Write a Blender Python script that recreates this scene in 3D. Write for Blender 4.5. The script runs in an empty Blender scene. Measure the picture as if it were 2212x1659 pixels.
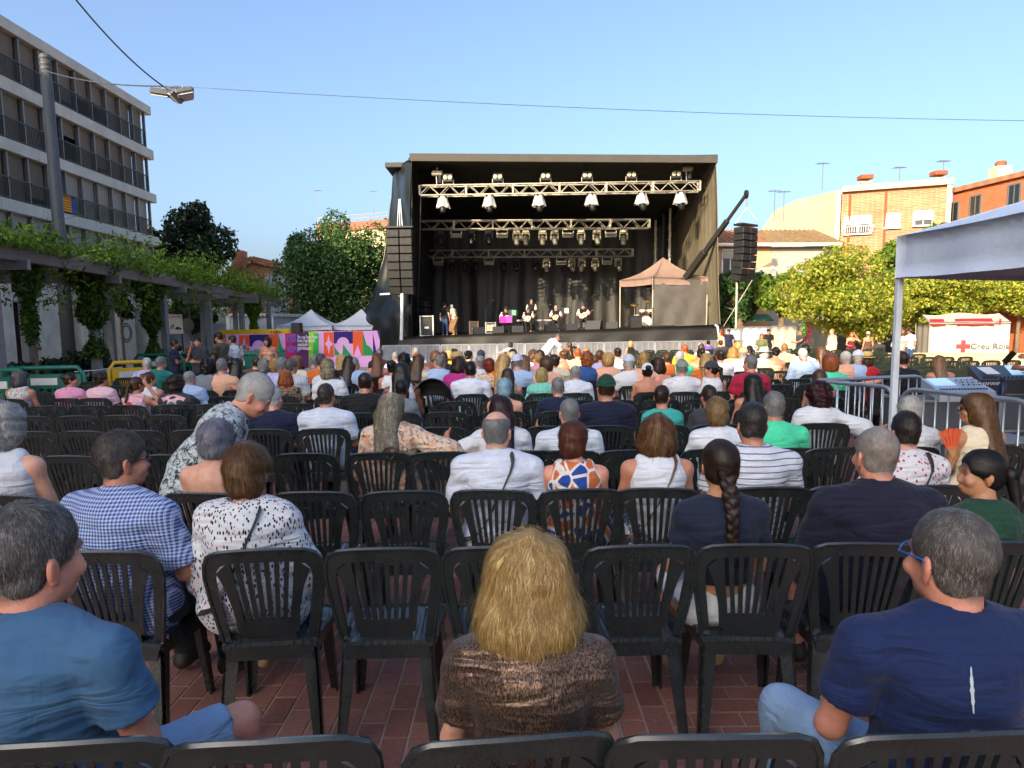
import bpy, math, random, time
import numpy as np
from mathutils import Vector, Matrix
T0 = time.time()
R = math.radians
PI = math.pi
S = bpy.context.scene
C = S.collection
rng = random.Random(7)
# ------------------------------------------------------------------ camera
CAM_H, FPX, PITCH, ROLL, HORIZON = 1.66, 1530.0, R(6.5), R(-0.6), 712.0
CX, CY = 1106.0, HORIZON + FPX * math.tan(PITCH)
cam = bpy.data.cameras.new('Camera')
co = bpy.data.objects.new('Camera', cam)
C.objects.link(co)
S.camera = co
cam.sensor_width = 36.0
cam.lens = 36.0 * FPX / 2212.0
cam.shift_y = (CY - 829.5) / 2212.0
cam.clip_start, cam.clip_end = 0.05, 3000.0
CROT = Matrix.Rotation(PI / 2 - PITCH, 3, 'X') @ Matrix.Rotation(ROLL, 3, 'Z')
co.matrix_world = Matrix.Translation((0, 0, CAM_H)) @ CROT.to_4x4()
# ------------------------------------------------------------------ light
SUN_EL, SUN_AZ = R(22), R(32)          # sun behind the camera, to the left
to_sun = Vector((-math.sin(SUN_AZ) * math.cos(SUN_EL), -math.cos(SUN_AZ) * math.cos(SUN_EL), math.sin(SUN_EL)))
W = bpy.data.worlds.new('World')
S.world = W
W.use_nodes = True
wn = W.node_tree.nodes
wl = W.node_tree.links
sky = wn.new('ShaderNodeTexSky')
sky.sky_type = 'NISHITA'
sky.sun_disc = False
sky.sun_elevation = SUN_EL
sky.sun_rotation = math.atan2(to_sun.x, to_sun.y)
sky.air_density, sky.dust_density, sky.ozone_density = 0.85, 5.2, 2.7
wl.new(sky.outputs[0], wn['Background'].inputs[0])
wn['Background'].inputs[1].default_value = 0.15
sl = bpy.data.lights.new('Sun', 'SUN')
so = bpy.data.objects.new('Sun', sl)
C.objects.link(so)
sl.energy, sl.angle, sl.color = 4.2, R(0.53), (1.0, 0.80, 0.54)
so.rotation_euler = (-to_sun).to_track_quat('-Z', 'Y').to_euler()
so.location = (-30, -40, 40)
vs = S.view_settings
vs.view_transform, vs.look, vs.exposure, vs.gamma, vs.use_curve_mapping = 'Standard', 'None', 1.32, 1.0, False
S.cycles.max_bounces = 6
S.cycles.transparent_max_bounces = 8
S.cycles.use_denoising = True
S.cycles.caustics_reflective = S.cycles.caustics_refractive = False

# ------------------------------------------------------------------ layout helpers
def ray(x, y):
    return CROT @ Vector(((x - CX) / FPX, (CY - y) / FPX, -1.0))
def at(x, y, Y):
    """world point seen at photo position x,y at distance Y"""
    v = ray(x, y)
    return Vector((0, 0, CAM_H)) + v * (Y / v.y)
def onz(x, y, z):
    v = ray(x, y)
    return Vector((0, 0, CAM_H)) + v * ((z - CAM_H) / v.z)
def depth_for(x, y, z):
    return onz(x, y, z).y

# ------------------------------------------------------------------ materials
def lin(c):
    return tuple(((v / 12.92) if v <= 0.04045 else ((v + 0.055) / 1.055) ** 2.4) for v in c)
def hexc(h):
    h = h.lstrip('#')
    return lin(tuple(int(h[i:i + 2], 16) / 255 for i in (0, 2, 4)))
MATS = {}
class NT:
    """tiny node-tree helper"""
    def __init__(s, name):
        s.m = bpy.data.materials.new(name)
        s.m.use_nodes = True
        s.n, s.l = s.m.node_tree.nodes, s.m.node_tree.links
        s.b = s.n['Principled BSDF']
    def new(s, t, **k):
        nd = s.n.new('ShaderNode' + t)
        for a, v in k.items():
            setattr(nd, a, v)
        return nd
    def put(s, sock, v):
        if v is None: return
        if isinstance(v, bpy.types.NodeSocket): s.l.new(v, sock)
        elif isinstance(v, (tuple, list)) and len(v) == 3 and sock.type == 'RGBA': sock.default_value = (*v, 1)
        else: sock.default_value = v
    def coord(s, kind='Object', scale=(1, 1, 1), rot=(0, 0, 0), loc=(0, 0, 0)):
        tc = s.new('TexCoord')
        mp = s.new('Mapping')
        s.l.new(tc.outputs[kind], mp.inputs[0])
        mp.inputs['Scale'].default_value = scale
        mp.inputs['Rotation'].default_value = rot
        mp.inputs['Location'].default_value = loc
        return mp.outputs[0]
    def noise(s, vec=None, scale=5, detail=4, rough=.55, dist=0):
        nd = s.new('TexNoise')
        s.put(nd.inputs['Vector'], vec)
        nd.inputs['Scale'].default_value, nd.inputs['Detail'].default_value = scale, detail
        nd.inputs['Roughness'].default_value, nd.inputs['Distortion'].default_value = rough, dist
        return nd.outputs[0]
    def vor(s, vec=None, scale=5, feature='F1', out=0, rnd=1.0):
        nd = s.new('TexVoronoi', feature=feature)
        s.put(nd.inputs['Vector'], vec)
        nd.inputs['Scale'].default_value = scale
        nd.inputs['Randomness'].default_value = rnd
        return nd.outputs[out]
    def wave(s, vec=None, scale=5, dist=0, direction='X', profile='SIN', detail=2):
        nd = s.new('TexWave', bands_direction=direction, wave_profile=profile)
        s.put(nd.inputs['Vector'], vec)
        nd.inputs['Scale'].default_value, nd.inputs['Distortion'].default_value = scale, dist
        nd.inputs['Detail'].default_value = detail
        return nd.outputs[1]
    def math(s, op, a, b=0.0, c=0.0, clamp=False):
        nd = s.new('Math', operation=op, use_clamp=clamp)
        s.put(nd.inputs[0], a); s.put(nd.inputs[1], b); s.put(nd.inputs[2], c)
        return nd.outputs[0]
    def ramp(s, fac, stops, interp='LINEAR'):
        nd = s.new('ValToRGB')
        nd.color_ramp.interpolation = interp
        e = nd.color_ramp.elements
        while len(e) < len(stops): e.new(0.5)
        for el, (p, c) in zip(e, stops):
            el.position = p
            el.color = (*c, 1) if len(c) == 3 else c
        s.put(nd.inputs[0], fac)
        return nd.outputs[0]
    def mix(s, fac, a, b, blend='MIX'):
        nd = s.new('MixRGB', blend_type=blend)
        s.put(nd.inputs[0], fac); s.put(nd.inputs[1], a); s.put(nd.inputs[2], b)
        return nd.outputs[0]
    def sep(s, vec):
        nd = s.new('SeparateXYZ')
        s.put(nd.inputs[0], vec)
        return nd.outputs
    def bump(s, h, strength=.3, dist=.01, normal=None):
        nd = s.new('Bump')
        s.put(nd.inputs['Height'], h)
        nd.inputs['Strength'].default_value, nd.inputs['Distance'].default_value = strength, dist
        s.put(nd.inputs['Normal'], normal)
        return nd.outputs[0]
    def fin(s, col=None, rough=.6, bump=None, metal=0, spec=.5, **k):
        s.put(s.b.inputs['Base Color'], col)
        s.put(s.b.inputs['Roughness'], rough)
        s.put(s.b.inputs['Metallic'], metal)
        s.put(s.b.inputs['Specular IOR Level'], spec)
        if bump is not None: s.l.new(bump, s.b.inputs['Normal'])
        for a, v in k.items(): s.put(s.b.inputs[a.replace('_', ' ')], v)
        return s.m
def M(name, col, rough=.6, metal=0, var=.12, scale=6, bump=.15, spec=.5, bdist=.004, stretch=(1, 1, 1), **k):
    """general surface: colour mottled by noise, fine relief, uneven gloss"""
    if name in MATS: return MATS[name]
    if isinstance(col, str): col = hexc(col)
    t = NT(name)
    v = t.coord('Object', stretch)
    n1 = t.noise(v, scale, 5)
    n2 = t.noise(v, scale * 9, 3)
    lo = tuple(max(0, c * (1 - var)) for c in col)
    hi = tuple(min(1, c * (1 + var)) for c in col)
    c = t.ramp(n1, [(.3, lo), (.7, hi)])
    r = t.math('MULTIPLY_ADD', n1, .25, rough - .12, clamp=True)
    b = t.bump(n2, bump, bdist) if bump else None
    MATS[name] = t.fin(c, r, b, metal, spec, **k)
    return MATS[name]
def cloth(name, col, kind='plain', c2=None, scale=1.0, rough=.85, sheen=.06, c3=None):
    """woven cloth with soft creases; patterns are printed or woven in object space"""
    if name in MATS: return MATS[name]
    f = lambda c: hexc(c) if isinstance(c, str) else c
    col, c2, c3 = f(col), (f(c2) if c2 else None), (f(c3) if c3 else None)
    t = NT(name)
    v = t.coord()
    x, y, z = t.sep(v)
    n = t.noise(v, 7, 4, .5, .6)
    base = t.ramp(n, [(.25, tuple(k * .9 for k in col)), (.75, tuple(min(1, k * 1.06) for k in col))])
    if kind == 'gingham':
        q = 2 * PI / (.011 * scale)
        a = t.math('GREATER_THAN', t.math('SINE', t.math('MULTIPLY', x, q)), 0)
        b = t.math('GREATER_THAN', t.math('SINE', t.math('MULTIPLY', z, q)), 0)
        base = t.mix(t.math('MULTIPLY', t.math('ADD', a, b), .5), base, c2)
    elif kind == 'hstripe':
        w = t.math('SINE', t.math('MULTIPLY', t.math('MULTIPLY_ADD', n, .012, z), 2 * PI / (.034 * scale)))
        base = t.mix(t.math('GREATER_THAN', w, .82), base, c2)
    elif kind == 'vstripe':
        w = t.math('SINE', t.math('MULTIPLY', x, 2 * PI / (.02 * scale)))
        base = t.mix(t.math('GREATER_THAN', w, .1), base, c2)
    elif kind == 'plaid':
        a = t.math('GREATER_THAN', t.math('SINE', t.math('MULTIPLY', x, 2 * PI / (.04 * scale))), .3)
        b = t.math('GREATER_THAN', t.math('SINE', t.math('MULTIPLY', z, 2 * PI / (.04 * scale))), .3)
        base = t.mix(t.math('MULTIPLY', t.math('ADD', a, b), .5), base, c2)
    elif kind == 'dashes':
        vv = t.coord('Object', (75 / scale, 75 / scale, 34 / scale), (.3, .5, .2))
        dd = t.vor(vv, 1.0, 'F1', 0, .9)
        colr = t.vor(vv, 1.0, 'F1', 1, .9)
        k = t.math('GREATER_THAN', t.sep(colr)[0], .83)
        base = t.mix(t.math('LESS_THAN', dd, .34), base, t.mix(k, c2, c3 or c2))
    elif kind == 'dots':
        vv = t.coord('Object', (38 / scale, 38 / scale, 28 / scale), (.2, .3, .1))
        base = t.mix(t.math('LESS_THAN', t.vor(vv, 1.0, 'F1', 0, .7), .3), base, c2)
    elif kind == 'floral':
        a = t.noise(v, 24 / scale, 5, .75, 1.6)
        b = t.noise(t.coord('Object', (1, 1, 1), (0, 0, 0), (3, 5, 1)), 15 / scale, 4, .7, 1.5)
        base = t.mix(t.ramp(a, [(.50, (0, 0, 0)), (.55, (1, 1, 1))]), base, c2)
        if c3: base = t.mix(t.ramp(b, [(.56, (0, 0, 0)), (.60, (1, 1, 1))]), base, c3)
    elif kind == 'geo':
        e = t.vor(t.coord('Object', (1.2, 1, .8), (.2, .4, .7)), 11 / scale, 'DISTANCE_TO_EDGE', 0, .8)
        cc = t.vor(t.coord('Object', (1.2, 1, .8), (.2, .4, .7)), 11 / scale, 'F1', 1, .8)
        k = t.math('GREATER_THAN', t.sep(cc)[0], .5)
        base = t.mix(t.math('GREATER_THAN', e, .09), base, t.mix(k, c2, c3))
    elif kind == 'paisley':
        a = t.wave(v, 9 / scale, 9, 'DIAGONAL', 'SIN', 3)
        b = t.noise(v, 6 / scale, 3, .5, .5)
        base = t.mix(t.ramp(a, [(.5, (0, 0, 0)), (.62, (.85, .85, .85))]), base, c2)
        base = t.mix(t.ramp(b, [(.56, (0, 0, 0)), (.68, (.6, .6, .6))]), base, c3)
    elif kind == 'metallic':
        a = t.noise(t.coord('Object', (1, 1, .35)), 260, 2, .6)
        base = t.mix(t.ramp(a, [(.42, (0, 0, 0)), (.6, (1, 1, 1))]), base, c2)
    f1 = t.noise(t.coord('Object', (.7, .7, 2.6), (.2, .5, .1)), 4.5, 2, .45, 1.8)
    f2 = t.noise(t.coord('Object', (1.6, 1, .8), (0, -.4, 0)), 8, 2, .45, 1.2)
    weave = t.noise(v, 420, 2, .5)
    bp = t.bump(t.math('ADD', t.math('MULTIPLY', f1, 1.2), t.math('MULTIPLY', f2, .5)), .7, .028)
    bp = t.bump(weave, .2, .002, bp)
    met, rg = 0, rough
    if kind == 'metallic': met, rg = .55, .38
    MATS[name] = t.fin(base, rg, bp, met, .3, Sheen_Weight=sheen, Sheen_Roughness=.5)
    return MATS[name]

# ------------------------------------------------------------------ mesh builder
class MB:
    def __init__(s):
        s.v, s.f, s.mi = [], [], []
        s.cur = 0
    def add(s, vs, fs):
        o = len(s.v)
        s.v.extend([tuple(p) for p in vs])
        s.f.extend([tuple(i + o for i in f) for f in fs])
        s.mi.extend([s.cur] * len(fs))
        return s
    def box(s, c, d, b=0.0, rot=None):
        """box centred at c, full size d, chamfer b, optional 3x3 rotation"""
        hx, hy, hz = d[0] / 2, d[1] / 2, d[2] / 2
        b = min(b, hx * .9, hy * .9, hz * .9)
        if b <= 0:
            vs = [(x * hx, y * hy, z * hz) for z in (-1, 1) for y in (-1, 1) for x in (-1, 1)]
            fs = [(0, 2, 3, 1), (4, 5, 7, 6), (0, 1, 5, 4), (2, 6, 7, 3), (0, 4, 6, 2), (1, 3, 7, 5)]
        else:
            vs, idx = [], {}
            for x in (-1, 1):
                for y in (-1, 1):
                    for z in (-1, 1):
                        idx[x, y, z] = len(vs)
                        vs += [(x * hx, y * (hy - b), z * (hz - b)), (x * (hx - b), y * hy, z * (hz - b)), (x * (hx - b), y * (hy - b), z * hz)]
            fs = []
            for x in (-1, 1):
                q = [idx[x, -1, -1], idx[x, 1, -1], idx[x, 1, 1], idx[x, -1, 1]]
                fs.append(q if x > 0 else q[::-1])
                q = [idx[-1, x, -1] + 1, idx[-1, x, 1] + 1, idx[1, x, 1] + 1, idx[1, x, -1] + 1]
                fs.append(q if x > 0 else q[::-1])
                q = [idx[-1, -1, x] + 2, idx[1, -1, x] + 2, idx[1, 1, x] + 2, idx[-1, 1, x] + 2]
                fs.append(q if x > 0 else q[::-1])
                for y in (-1, 1):
                    k = x * y
                    q = [idx[x, y, -1], idx[x, y, -1] + 1, idx[x, y, 1] + 1, idx[x, y, 1]]
                    fs.append(q if k > 0 else q[::-1])
                    q = [idx[x, -1, y], idx[x, 1, y], idx[x, 1, y] + 2, idx[x, -1, y] + 2]
                    fs.append(q if k > 0 else q[::-1])
                    q = [idx[-1, x, y] + 1, idx[-1, x, y] + 2, idx[1, x, y] + 2, idx[1, x, y] + 1]
                    fs.append(q if k > 0 else q[::-1])
                    for z in (-1, 1):
                        q = [idx[x, y, z], idx[x, y, z] + 1, idx[x, y, z] + 2]
                        fs.append(q if x * y * z > 0 else q[::-1])
        if rot is not None: vs = [rot @ Vector(p) for p in vs]
        return s.add([(p[0] + c[0], p[1] + c[1], p[2] + c[2]) for p in vs], fs)
    def bar(s, p0, p1, w, h=None, n=0, r1=None, b=0):
        """bar from p0 to p1: rectangular w x h, or round radius w with n sides (r1 = end radius)"""
        p0, p1 = Vector(p0), Vector(p1)
        if n: return s.tube([p0, p1], [w, w if r1 is None else r1], n)
        d = p1 - p0
        q = d.to_track_quat('Z', 'Y').to_matrix()
        return s.box((p0 + p1) / 2, (w, h or w, d.length), b, q)
    def tube(s, path, r, n=8, cap=True, flat=1.0):
        path = [Vector(p) for p in path]
        if not hasattr(r, '__len__'): r = [r] * len(path)
        o = len(s.v)
        up = None
        for i, p in enumerate(path):
            t = (path[min(i + 1, len(path) - 1)] - path[max(i - 1, 0)]).normalized()
            if up is None:
                up = Vector((0, 0, 1)) if abs(t.z) < .9 else Vector((0, 1, 0))
            a = t.cross(up)
            if a.length < 1e-6: a = t.cross(Vector((1, 0, 0)))
            a.normalize()
            up = a.cross(t).normalized()
            for k in range(n):
                an = 2 * PI * k / n
                q = p + (a * math.cos(an) + up * math.sin(an) * flat) * r[i]
                s.v.append(tuple(q))
        for i in range(len(path) - 1):
            for k in range(n):
                k2 = (k + 1) % n
                s.f.append((o + i * n + k, o + i * n + k2, o + (i + 1) * n + k2, o + (i + 1) * n + k)); s.mi.append(s.cur)
        if cap:
            s.f.append(tuple(o + k for k in range(n))[::-1]); s.mi.append(s.cur)
            e = o + (len(path) - 1) * n
            s.f.append(tuple(e + k for k in range(n))); s.mi.append(s.cur)
        return s
    def lathe(s, prof, n=16, c=(0, 0, 0), rot=None):
        """prof = [(r,z)...] turned about Z"""
        vs, fs = [], []
        for r, z in prof:
            for k in range(n):
                a = 2 * PI * k / n
                vs.append(Vector((r * math.cos(a), r * math.sin(a), z)))
        for i in range(len(prof) - 1):
            for k in range(n):
                k2 = (k + 1) % n
                fs.append((i * n + k, i * n + k2, (i + 1) * n + k2, (i + 1) * n + k))
        fs.append(tuple(range(n))[::-1])
        fs.append(tuple((len(prof) - 1) * n + k for k in range(n)))
        if rot is not None: vs = [rot @ p for p in vs]
        return s.add([(p[0] + c[0], p[1] + c[1], p[2] + c[2]) for p in vs], fs)
    def poly(s, pts, ext):
        """flat outline pts (3D) extruded by vector ext"""
        n = len(pts)
        e = Vector(ext)
        vs = [Vector(p) for p in pts] + [Vector(p) + e for p in pts]
        fs = [tuple(range(n))[::-1], tuple(range(n, 2 * n))]
        fs += [(i, (i + 1) % n, n + (i + 1) % n, n + i) for i in range(n)]
        return s.add(vs, fs)
    def grid(s, fn, nu, nv, thick=0.0):
        """sheet fn(u,v)->point, u,v in 0..1; thick along the normal gives it a back"""
        P = [[Vector(fn(i / nu, j / nv)) for j in range(nv + 1)] for i in range(nu + 1)]
        vs = [p for row in P for p in row]
        w = nv + 1
        fs = [(i * w + j, (i + 1) * w + j, (i + 1) * w + j + 1, i * w + j + 1) for i in range(nu) for j in range(nv)]
        if thick:
            N = len(vs)
            back = []
            for i in range(nu + 1):
                for j in range(nv + 1):
                    a = P[min(i + 1, nu)][j] - P[max(i - 1, 0)][j]
                    b = P[i][min(j + 1, nv)] - P[i][max(j - 1, 0)]
                    back.append(P[i][j] - a.cross(b).normalized() * thick)
            fs2 = [tuple(N + k for k in f[::-1]) for f in fs]
            edge = [i * w for i in range(nu + 1)] + [nu * w + j for j in range(1, nv + 1)] + [i * w + nv for i in range(nu - 1, -1, -1)] + [j for j in range(nv - 1, 0, -1)]
            fs3 = [(edge[k], N + edge[k], N + edge[(k + 1) % len(edge)], edge[(k + 1) % len(edge)]) for k in range(len(edge))]
            vs, fs = vs + back, fs + fs2 + [f[::-1] for f in fs3]
        return s.add(vs, fs)
    def mesh(s, name):
        me = bpy.data.meshes.new(name)
        me.from_pydata(s.v, [], s.f)
        return me
    def build(s, name, mat, parent=None, smooth=False, loc=None):
        me = s.mesh(name)
        mats = mat if isinstance(mat, (list, tuple)) else [mat]
        for m in mats: me.materials.append(m)
        if len(mats) > 1: me.polygons.foreach_set('material_index', s.mi)
        if smooth: shade(me, smooth)
        me.update()
        return obj(name, me, parent, loc)
def shade(me, ang=True):
    me.polygons.foreach_set('use_smooth', [True] * len(me.polygons))
    if ang is not True:
        me.set_sharp_from_angle(angle=R(ang))
def obj(name, data, parent=None, loc=None, rz=0):
    o = bpy.data.objects.new(name, data)
    C.objects.link(o)
    if parent is not None: o.parent = parent
    if loc is not None: o.location = loc
    if rz: o.rotation_euler = (0, 0, rz)
    return o
def tag(o, label, cat, group=None, kind=None):
    o['label'], o['category'] = label, cat
    if group: o['group'] = group
    if kind: o['kind'] = kind
    return o
def thing(name, label, cat, loc=(0, 0, 0), rz=0, group=None):
    o = obj(name, None, None, loc, rz)
    o.empty_display_size = .1
    return tag(o, label, cat, group)
KIDS = {}
def kids(o):
    return [c for c in o.children]
def dup(root, loc, rz=0, label=None, scale=None):
    r = root.copy()
    C.objects.link(r)
    r.location = loc
    r.rotation_euler = (0, 0, rz)
    if scale: r.scale = scale
    if label: r['label'] = label
    def rec(a, b):
        for ch in a.children:
            c = ch.copy()
            C.objects.link(c)
            c.parent = b
            rec(ch, c)
    rec(root, r)
    return r
def struct(o, label=None):
    o['kind'] = 'structure'
    if label: o['label'] = label
    return o
def text(name, body, size, mat, parent, loc, rot=(PI / 2, 0, 0), ext=.002, align='LEFT', sx=1.0):
    cu = bpy.data.curves.new(name, 'FONT')
    cu.body, cu.size, cu.extrude = body, size, ext
    cu.align_x = align
    cu.materials.append(mat)
    o = obj(name, cu, parent, loc)
    o.rotation_euler = rot
    o.scale = (sx, 1, 1)
    return o
def np_mesh(name, V, F, mat=None, smooth=False):
    """fast mesh from numpy arrays, F is (n,3) or (n,4)"""
    me = bpy.data.meshes.new(name)
    V = np.ascontiguousarray(V, dtype=np.float32)
    F = np.ascontiguousarray(F, dtype=np.int32)
    k = F.shape[1]
    me.vertices.add(len(V)); me.vertices.foreach_set('co', V.ravel())
    me.loops.add(F.size); me.loops.foreach_set('vertex_index', F.ravel())
    me.polygons.add(len(F))
    me.polygons.foreach_set('loop_start', np.arange(0, F.size, k, dtype=np.int32))
    if smooth: me.polygons.foreach_set('use_smooth', np.ones(len(F), dtype=bool))
    if mat is not None: me.materials.append(mat)
    me.update(calc_edges=True)
    return me
# ================================================================== SETTING
def leaf_mat(name, c1, c2, trans=.35, rough=.5):
    t = NT(name)
    g = t.new('NewGeometry')
    col = t.ramp(g.outputs['Random Per Island'], [(0, hexc(c1)), (.55, tuple((a + b) / 2 for a, b in zip(hexc(c1), hexc(c2)))), (1, hexc(c2))])
    t.fin(col, rough, None, 0, .35)
    tr = t.new('BsdfTranslucent')
    t.l.new(col, tr.inputs[0])
    mx = t.new('MixShader')
    mx.inputs[0].default_value = trans
    t.l.new(t.b.outputs[0], mx.inputs[1]); t.l.new(tr.outputs[0], mx.inputs[2])
    t.l.new(mx.outputs[0], t.n['Material Output'].inputs[0])
    return t.m
def leaf_quads(P, size, nrm=None, seed=0, aspect=.55, jit=.8):
    """P (n,3) leaf positions -> pointed leaf: two bent triangles each"""
    r = np.random.RandomState(seed)
    n = len(P)
    N = r.normal(size=(n, 3)) * jit
    if nrm is not None: N += nrm
    N[:, 2] += .35
    N /= np.linalg.norm(N, axis=1)[:, None] + 1e-9
    A = np.cross(N, r.normal(size=(n, 3)))
    A /= np.linalg.norm(A, axis=1)[:, None] + 1e-9
    B = np.cross(N, A)
    s = (size * r.uniform(.6, 1.3, n))[:, None]
    V = np.stack([P - A * s, P - B * s * aspect + N * s * .15 - A * s * .15, P + A * s - N * s * .25, P + B * s * aspect + N * s * .15 - A * s * .15], 1).reshape(-1, 3)
    F = np.arange(4 * n).reshape(-1, 4)
    return V, F
def crown_points(n, rad, seed, lumps=14, hollow=.55):
    """leaf positions in uneven clumps filling an ellipsoid"""
    r = np.random.RandomState(seed)
    rad = np.array(rad)
    cs, rs = [], []
    for i in range(lumps):
        d = r.normal(size=3); d /= np.linalg.norm(d)
        cs.append(d * r.uniform(.3, .92)); rs.append(r.uniform(.17, .46))
    cs, rs = np.array(cs), np.array(rs)
    k = r.choice(lumps, n, p=rs ** 2 / (rs ** 2).sum())
    d = r.normal(size=(n, 3)); d /= np.linalg.norm(d, axis=1)[:, None]
    rr = r.uniform(hollow, 1.0, n) ** .7
    rr *= 1 + .18 * np.sin(d[:, 0] * 9 + k) * np.sin(d[:, 1] * 8 + k * 2)
    P = cs[k] + d * (rs[k] * rr)[:, None]
    return P * rad, d
BARK = M('bark', '#6b5a48', .9, var=.3, scale=12, bump=.8, bdist=.02, stretch=(1, 1, .25))
def tree(label, base, h, rad, leafm, n=9000, leaf=.13, seed=1, lumps=14, trunk_r=.14, lean=0, cz=None, cat='tree', name='tree', group=None):
    t = thing(name, label, cat, base, 0, group)
    r = random.Random(seed)
    cz = h - rad[2] if cz is None else cz
    m = MB()
    top = Vector((lean, 0, cz))
    pts = [Vector((0, 0, -.1)), Vector((lean * .2, .03, cz * .3)), Vector((lean * .6, 0, cz * .65)), top]
    m.tube(pts, [trunk_r * 1.3, trunk_r, trunk_r * .85, trunk_r * .5], 8)
    for i in range(9):
        a = r.uniform(0, 2 * PI)
        s = pts[1].lerp(top, r.uniform(.45, .95))
        e = Vector((math.cos(a) * rad[0] * .7, math.sin(a) * rad[1] * .7, cz + r.uniform(-.45, .6) * rad[2]))
        m.tube([s, s.lerp(e, .5) + Vector((0, 0, rad[2] * .08)), e], [trunk_r * .45, trunk_r * .28, trunk_r * .1], 6)
    m.build('trunk', BARK, t, True)
    P, d = crown_points(n, rad, seed, lumps)
    P = P + np.array([lean, 0, cz])
    V, F = leaf_quads(P, leaf, d * .8, seed)
    obj('crown', np_mesh('crown', V, F, leafm), t)
    return t

# ------------------------------------------------------------------ ground
t = NT('paving')
v = t.coord('Object')
bk = t.new('TexBrick')
t.put(bk.inputs['Vector'], v)
bk.inputs['Scale'].default_value = 1.0
bk.inputs['Brick Width'].default_value, bk.inputs['Row Height'].default_value = .22, .11
bk.inputs['Mortar Size'].default_value = .004
bk.inputs['Color1'].default_value = (.26, .105, .08, 1); bk.inputs['Color2'].default_value = (.21, .085, .065, 1); bk.inputs['Mortar'].default_value = (.34, .25, .21, 1)
far = t.ramp(t.math('MULTIPLY', t.sep(v)[1], 1 / 40), [(.50, (0, 0, 0)), (.62, (1, 1, 1))])
n = t.noise(v, .35, 4)
dirt = t.mix(t.ramp(n, [(.4, (0, 0, 0)), (.75, (.5, .5, .5))]), bk.outputs[0], (.20, .15, .12))
sand = t.ramp(t.noise(v, 3, 5), [(.3, (.40, .30, .20)), (.7, (.50, .39, .27))])
nearm = t.math('MULTIPLY', t.math('MULTIPLY', t.math('LESS_THAN', t.sep(v)[1], 12.05), t.math('GREATER_THAN', t.sep(v)[1], 1.15)), t.math('LESS_THAN', t.math('ABSOLUTE', t.sep(v)[0]), 8.8))
PAVE = t.fin(t.mix(nearm, t.mix(far, dirt, sand), t.ramp(t.noise(v, 5, 4), [(.3, (.30, .23, .19)), (.7, (.42, .33, .28))])), .85, t.bump(bk.outputs[1], .4, .004))
m = MB()
m.add([(-400, -200, -.0045), (400, -200, -.0045), (400, 900, -.0045), (-400, 900, -.0045)], [(0, 1, 2, 3)])
ground = struct(m.build('ground', PAVE), 'red brick paving of the town square')
t = NT('paving_brick')
g = t.new('NewGeometry')
oi = t.new('ObjectInfo')
rnd = t.math('FRACT', t.math('ADD', g.outputs['Random Per Island'], oi.outputs['Random']))
v = t.coord('Object')
gv = t.new('NewGeometry').outputs['Position']
bc = t.ramp(rnd, [(0, (.22, .088, .068)), (.5, (.29, .118, .09)), (.85, (.35, .15, .115)), (1, (.23, .11, .095))])
bc = t.mix(t.ramp(t.noise(gv, 1.3, 5), [(.45, (0, 0, 0)), (.8, (.6, .6, .6))]), bc, (.19, .14, .12))
bc = t.mix(t.ramp(t.noise(gv, 60, 2), [(.3, (.35, .35, .35)), (.6, (0, 0, 0))]), bc, (.06, .03, .025))
BRICK = t.fin(bc, t.math('MULTIPLY_ADD', t.noise(gv, 9, 3), .4, .5), t.bump(t.noise(gv, 130, 3), .35, .003), 0, .4)
def brick_mesh(L, Wd):
    m = MB()
    a, b, e = L / 2, Wd / 2, .003
    m.add([(-a, -b, -.012), (a, -b, -.012), (a, b, -.012), (-a, b, -.012), (-a + e, -b + e, 0), (a - e, -b + e, 0), (a - e, b - e, 0), (-a + e, b - e, 0)],
          [(4, 5, 6, 7), (0, 1, 5, 4), (1, 2, 6, 5), (2, 3, 7, 6), (3, 0, 4, 7)])
    return m
bm_ = brick_mesh(.214, .104).mesh('brick')
bm_.materials.append(BRICK)
cand = []
for i in range(-80, 81):
    for j in range(0, 110):
        x, y = i * .11 + .055, 1.2 + j * .22 + (.11 if i % 2 else 0)
        if x < .62 and y < 12: cand.append((x, y, PI / 2))
for j in range(0, 110):
    for i in range(-2, 40):
        x, y = .64 + .11 + i * .22 + (.11 if j % 2 else 0), 1.2 + j * .11
        if y < 12 and x < 8.8:
            if x - .107 > .665: cand.append((x, y, 0))
            elif x + .107 > .70: cand.append(((x + .107 + .668) / 2, y, 0, (x + .107 - .668) / .214))
inv = CROT.transposed()
def project(p):
    q = inv @ (Vector(p) - Vector((0, 0, CAM_H)))
    return CX + FPX * q.x / -q.z, CY - FPX * q.y / -q.z
def inframe(p, mg=30):
    if p[1] < .3: return False
    u, w = project(p)
    return -mg < u < 2212 + mg and -mg < w < 1659 + mg
near = sorted([c for c in cand if inframe((c[0], c[1], 0)) and abs(c[0]) < 2.2], key=lambda c: c[1])[:300]
ns = set(near)
for c in near:
    o = obj('brick', bm_, ground, (c[0], c[1], 0), c[2])
    if len(c) > 3: o.scale = (c[3], 1, 1)
m = MB()
unit = brick_mesh(.214, .104)
br = random.Random(3)
for c in cand:
    if c in ns: continue
    ca, sa = math.cos(c[2]), math.sin(c[2])
    dz = br.uniform(-.002, .0015); kx = c[3] if len(c) > 3 else 1
    m.add([(c[0] + p[0] * kx * ca - p[1] * sa, c[1] + p[0] * kx * sa + p[1] * ca, p[2] + dz) for p in unit.v], unit.f)
o = m.build('paving_bricks', BRICK, ground)
o['kind'] = 'stuff'

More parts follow.
